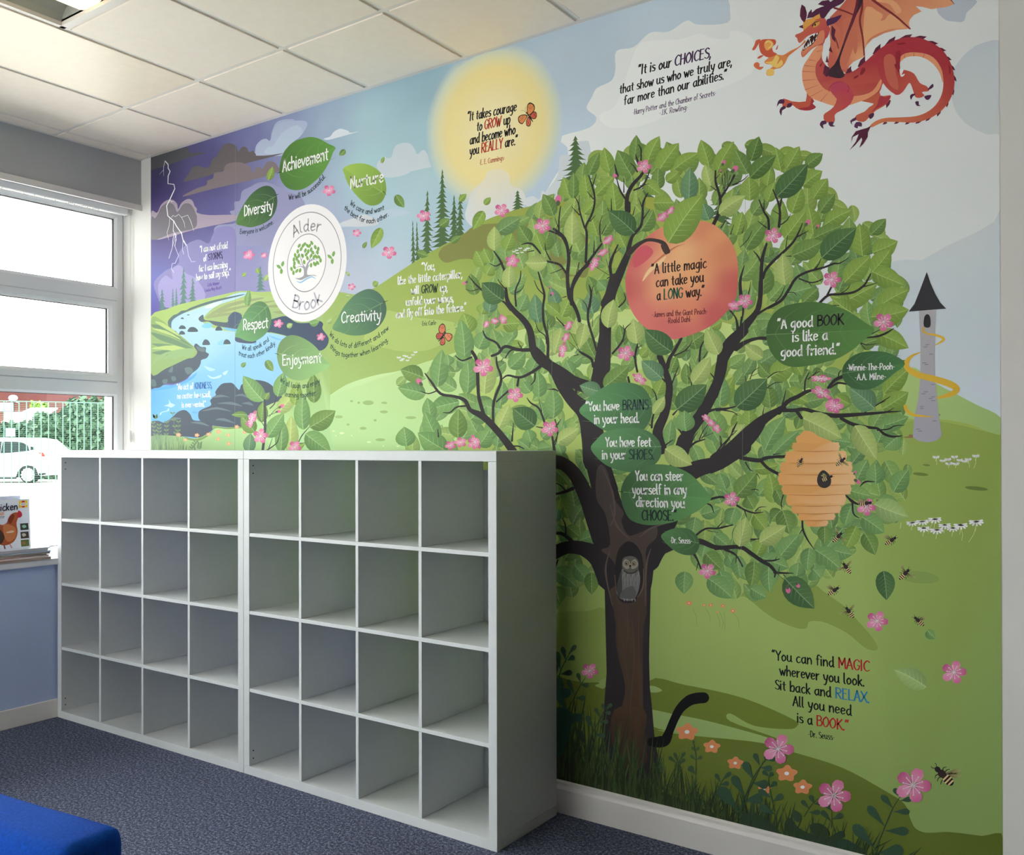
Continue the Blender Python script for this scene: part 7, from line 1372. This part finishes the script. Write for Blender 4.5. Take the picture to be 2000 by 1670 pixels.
# car, seen side-on: rear at the right
CD = 29.4
def car():
    c0 = groundpt(90, 944); D = 29.9; c0 = CAM+ray(90, 944)*D; c0.z = ZG
    t = tag(empty('car', c0, math.atan2(RT.y, RT.x)), 'white estate car parked behind the mesh fence', 'car')
    k = D/F_PX
    def q(s_):   # detail view (0,650,6.667) -> metres (x back from the rear, z up from the ground)
        n = [float(v) for v in s_.split()]; return [((n[i]/6.667-90)*k, ((944-(650+n[i+1]/6.667))*k)) for i in range(0, len(n), 2)]
    Wd = 1.7
    M_body = mat('car_white', (176, 178, 186), .25, .6); M_win = mat('car_glass', (18, 24, 30), .4, .08); M_tyre = mat('tyre', (14, 15, 18), .9, .05); M_rim = mat('rim', (170, 172, 178), .3, .6); M_rl = mat('tail_light', (170, 18, 18), .5, .1); M_trim = mat('car_trim', (22, 24, 28), .8, .05)
    body = q('-1000 1700 -990 1600 -700 1560 -560 1500 -420 1390 -200 1372 0 1366 250 1368 400 1388 470 1450 540 1530 585 1580 590 1660 608 1760 600 1830 560 1850 520 1868 500 1850 470 1770 420 1735 360 1725 290 1745 235 1800 205 1880 -640 1880 -660 1800 -730 1745 -800 1745 -860 1800 -885 1880 -980 1870')
    n = len(body); bm = bmesh.new()
    rows = []
    for yy, ins in ((0, .04), (.06, 0), (Wd-.06, 0), (Wd, .04)):
        cx = sum(p[0] for p in body)/n; row = []
        for p in body:
            f_ = max(0, (p[1]-.85))*.28; row.append(bm.verts.new((p[0], yy+(f_ if yy < 1 else -f_), p[1]+(-.0))))
        rows.append(row)
    for a_, b_ in zip(rows, rows[1:]):
        for i in range(n): bm.faces.new((a_[i], a_[(i+1) % n], b_[(i+1) % n], b_[i]))
    bm.faces.new(rows[0][::-1]); bm.faces.new(rows[-1]); bmesh.ops.recalc_face_normals(bm, faces=bm.faces); obj('body', bm, M_body, t)
    def side(name, s_, m, off=-.012, smooth=False):
        P_ = q(s_); bm = bmesh.new()
        A_ = [bm.verts.new((p[0], off+max(0, p[1]-.85)*.28, p[1])) for p in P_]; B_ = [bm.verts.new((p[0], off+.03+max(0, p[1]-.85)*.28, p[1])) for p in P_]
        for i in range(len(P_)): bm.faces.new((A_[i], A_[(i+1) % len(P_)], B_[(i+1) % len(P_)], B_[i]))
        bm.faces.new(A_[::-1]); bm.faces.new(B_); bmesh.ops.recalc_face_normals(bm, faces=bm.faces); return obj(name, bm, m, t)
    side('side_window', '-400 1440 -180 1420 -20 1418 -20 1575 -380 1600', M_win); side('side_window', '0 1418 180 1420 260 1430 330 1470 360 1540 0 1572', M_win); side('side_window', '372 1480 400 1485 440 1520 380 1530', M_win)
    side('tail_light', '478 1555 540 1560 575 1590 578 1618 545 1610 520 1580', M_rl, -.02); side('bumper_trim', '500 1830 598 1825 595 1845 520 1865', M_trim, -.02)
    for wx in (360, -770):
        c_ = q('%d 1855' % wx)[0]; r = 110/6.667*k
        bm = bmesh.new(); cyl(bm, (c_[0], .03, r), (c_[0], .25, r), r, n=28); w = obj('wheel', bm, M_tyre, t)
        bm = bmesh.new(); cyl(bm, (c_[0], .01, r), (c_[0], .03, r), r*.22, n=14)
        for i in range(14):
            a_ = 2*PI*i/14; cyl(bm, (c_[0]+math.cos(a_)*r*.15, .02, r+math.sin(a_)*r*.15), (c_[0]+math.cos(a_)*r*.80, .02, r+math.sin(a_)*r*.80), .014, .034, n=6)
        bm2 = []
        for i in range(28):
            a_ = 2*PI*i/28; b_ = 2*PI*(i+1)/28; cyl(bm, (c_[0]+math.cos(a_)*r*.70, .02, r+math.sin(a_)*r*.70), (c_[0]+math.cos(b_)*r*.70, .02, r+math.sin(b_)*r*.70), .014, n=5, caps=False)
        obj('rim', bm, M_rim, w)
    side('wheel_arch', '205 1880 235 1800 290 1745 360 1725 420 1735 470 1770 500 1850 500 1870 470 1870 450 1800 410 1765 360 1755 300 1770 255 1830 245 1880', M_trim, -.006)
    side('sill_trim', '-640 1860 205 1860 205 1905 -640 1905', M_trim, .02)
car()
# hedge
def foliage(name, x0, x1, ytop, D, depth, col, label, seed, dens=2600):
    rr = random.Random(seed); t = tag(empty(name, out((x0+x1)/2, 942, D)), label, 'hedge' if 'hedge' in name else 'tree')
    t.location.z = ZG; o_ = Vector(t.location); k = D/F_PX; bm = bmesh.new()
    m = mat(name+'_leaf', col, .7, .3, .35, 5)
    for i in range(dens):
        px = rr.uniform(x0, x1); top = ytop(px); hz = (870-top)*k+1.24; z = rr.random()**.8*hz; dd = rr.uniform(0, depth)
        if z > hz*.93: dd = depth*.5+rr.uniform(-.3, .3)
        p = CAM+ray(px, 870)*(D+dd); c_ = Vector((p.x, p.y, ZG+z))-o_; s_ = rr.uniform(.09, .19)
        u = Vector((rr.uniform(-1, 1), rr.uniform(-1, 1), rr.uniform(-1, 1))).normalized(); v = u.orthogonal().normalized()
        bm.faces.new([bm.verts.new(c_+q) for q in (u*s_, v*s_*.55, -u*s_, -v*s_*.55)])
    obj('leaves', bm, m, t)['kind'] = 'stuff'
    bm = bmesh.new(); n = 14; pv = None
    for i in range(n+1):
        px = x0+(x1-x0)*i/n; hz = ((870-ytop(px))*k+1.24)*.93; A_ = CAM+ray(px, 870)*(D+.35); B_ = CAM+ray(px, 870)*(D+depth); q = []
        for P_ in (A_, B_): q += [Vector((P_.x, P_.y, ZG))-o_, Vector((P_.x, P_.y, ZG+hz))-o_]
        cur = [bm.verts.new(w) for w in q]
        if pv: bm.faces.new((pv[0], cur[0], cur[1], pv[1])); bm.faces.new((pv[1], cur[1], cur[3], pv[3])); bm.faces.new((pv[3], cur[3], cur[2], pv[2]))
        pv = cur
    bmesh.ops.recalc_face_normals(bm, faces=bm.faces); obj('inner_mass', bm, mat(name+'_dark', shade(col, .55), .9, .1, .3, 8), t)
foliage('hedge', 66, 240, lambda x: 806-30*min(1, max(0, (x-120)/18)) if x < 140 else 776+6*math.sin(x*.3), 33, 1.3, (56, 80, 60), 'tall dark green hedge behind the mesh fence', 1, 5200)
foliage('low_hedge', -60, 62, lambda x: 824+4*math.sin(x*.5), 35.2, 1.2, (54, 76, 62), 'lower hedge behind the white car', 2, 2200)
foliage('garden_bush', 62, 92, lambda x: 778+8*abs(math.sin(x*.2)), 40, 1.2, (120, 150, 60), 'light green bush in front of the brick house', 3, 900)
# brick house with dish
hD = 44.0; k = hD/F_PX
hs = tag(empty('brick_house', CAM+ray(91, 870)*hD, math.atan2(RT.y, RT.x)), 'red brick house with tiled roof behind the fence', 'house'); hs.location.z = ZG
def hz(y): return (870-y)*k+1.24
boxo('wall', (-9, 0, 0), (0, 6, hz(748)), M_brick, hs)
bm = bmesh.new(); ez = hz(722); P_ = [(-9.3, ez-.4), (.35, ez-.4), (-5.6, hz(684)), (-9.3, hz(684))]
A_ = [bm.verts.new(v) for v in ((-9.3, -.4, ez-.5), (.1, -.4, ez-.5), (-5.2, 3, hz(684)), (-9.3, 3, hz(684)))]; bm.faces.new(A_)
B_ = [bm.verts.new(v) for v in ((-9.3, -.4, ez-.7), (.1, -.4, ez-.7), (.1, 6.4, ez-.7), (-9.3, 6.4, ez-.7))]; bm.faces.new(B_); bm.faces.new((A_[1], B_[1], B_[2], A_[2])); bm.faces.new((A_[0], A_[1], B_[1], B_[0]))
obj('roof', bm, mat('pale_tiles', (205, 190, 170), .9), hs)
bm = bmesh.new()
for i in range(7): z = ez-.45+i*.22; box(bm, (-9.3, -.42+i*.36, z), (-.2-i*.62, -.40+i*.36, z+.03))
bmesh.ops.recalc_face_normals(bm, faces=bm.faces); obj('tile_courses', bm, mat('tile_edge', (150, 104, 76), .9), hs)
bm = bmesh.new()
for i in range(26):
    z = .3+i*.11*1.0
    box(bm, (-8.9, -.006, z), (-.05, .0, z+.018))
bmesh.ops.recalc_face_normals(bm, faces=bm.faces); obj('mortar_courses', bm, mat('mortar', (104, 74, 68), .9), hs)
w_ = boxo('window', ((0-91)*k, -.06, hz(801)), ((27-91)*k, .02, hz(784)), mat('house_glass', (110, 130, 150), .2, .6), hs)
for x in (4, 12): boxo('curtain', ((x-91)*k, -.075, hz(800)), ((x+2-91)*k, -.062, hz(786)), mat('curtain', (214, 220, 226)), w_)
dish = empty('satellite_dish', ((38-91)*k, -.5, hz(776))); dish.parent = hs
bm = bmesh.new(); bmesh.ops.create_uvsphere(bm, u_segments=20, v_segments=10, radius=.24, matrix=Matrix.Diagonal((1, .25, .62, 1)))
for f in bm.faces: f.smooth = True
obj('reflector_bowl', bm, mat('dish_grey', (140, 166, 190), .4), dish)
bm = bmesh.new(); cyl(bm, (0, 0, -.1), (0, .5, -.25), .02); cyl(bm, (0, -.02, -.05), (-.15, -.3, -.2), .012); obj('arm', bm, mat('dish_grey', (140, 166, 190), .4), dish)
h2 = tag(empty('pale_house', CAM+ray(132, 870)*55, math.atan2(RT.y, RT.x)), 'pale rendered house right of the brick house', 'house'); h2.location.z = ZG; k2 = 55/F_PX
boxo('wall', ((90-132)*k2, 0, 0), (0, 5, (870-770)*k2+1.2), mat('pale_render', (232, 222, 206), .9), h2)
bm = bmesh.new(); extr(bm, [((88-132)*k2, (870-770)*k2+1.2), (.2, (870-770)*k2+1.2), (-.3, (870-752)*k2+1.2), ((92-132)*k2, (870-752)*k2+1.2)], 1, -.2, 5); obj('roof', bm, mat('pale_roof', (216, 206, 198), .9), h2)
sh_ = tag(empty('garden_shed', CAM+ray(30, 870)*37.5, math.atan2(RT.y, RT.x)), 'sunlit white-roofed shed between brick house and hedge', 'shed'); sh_.location.z = ZG; k3 = 37.5/F_PX
boxo('wall', (-24*k3, .1, 0), (27*k3, 1.8, (870-800)*k3+1.2), mat('shed_wall', (228, 226, 220), .9), sh_)
bm = bmesh.new(); extr(bm, [(0, (870-821)*k3+1.24), (2.0, (870-793)*k3+1.3), (2.0, (870-793)*k3+1.24), (0, (870-821)*k3+1.18)], 0, -27*k3, 29*k3); obj('roof', bm, mat('shed_roof', (240, 240, 238), .7), sh_)
bpy.data.objects['ceiling_slab'].name = 'ceiling_slab'
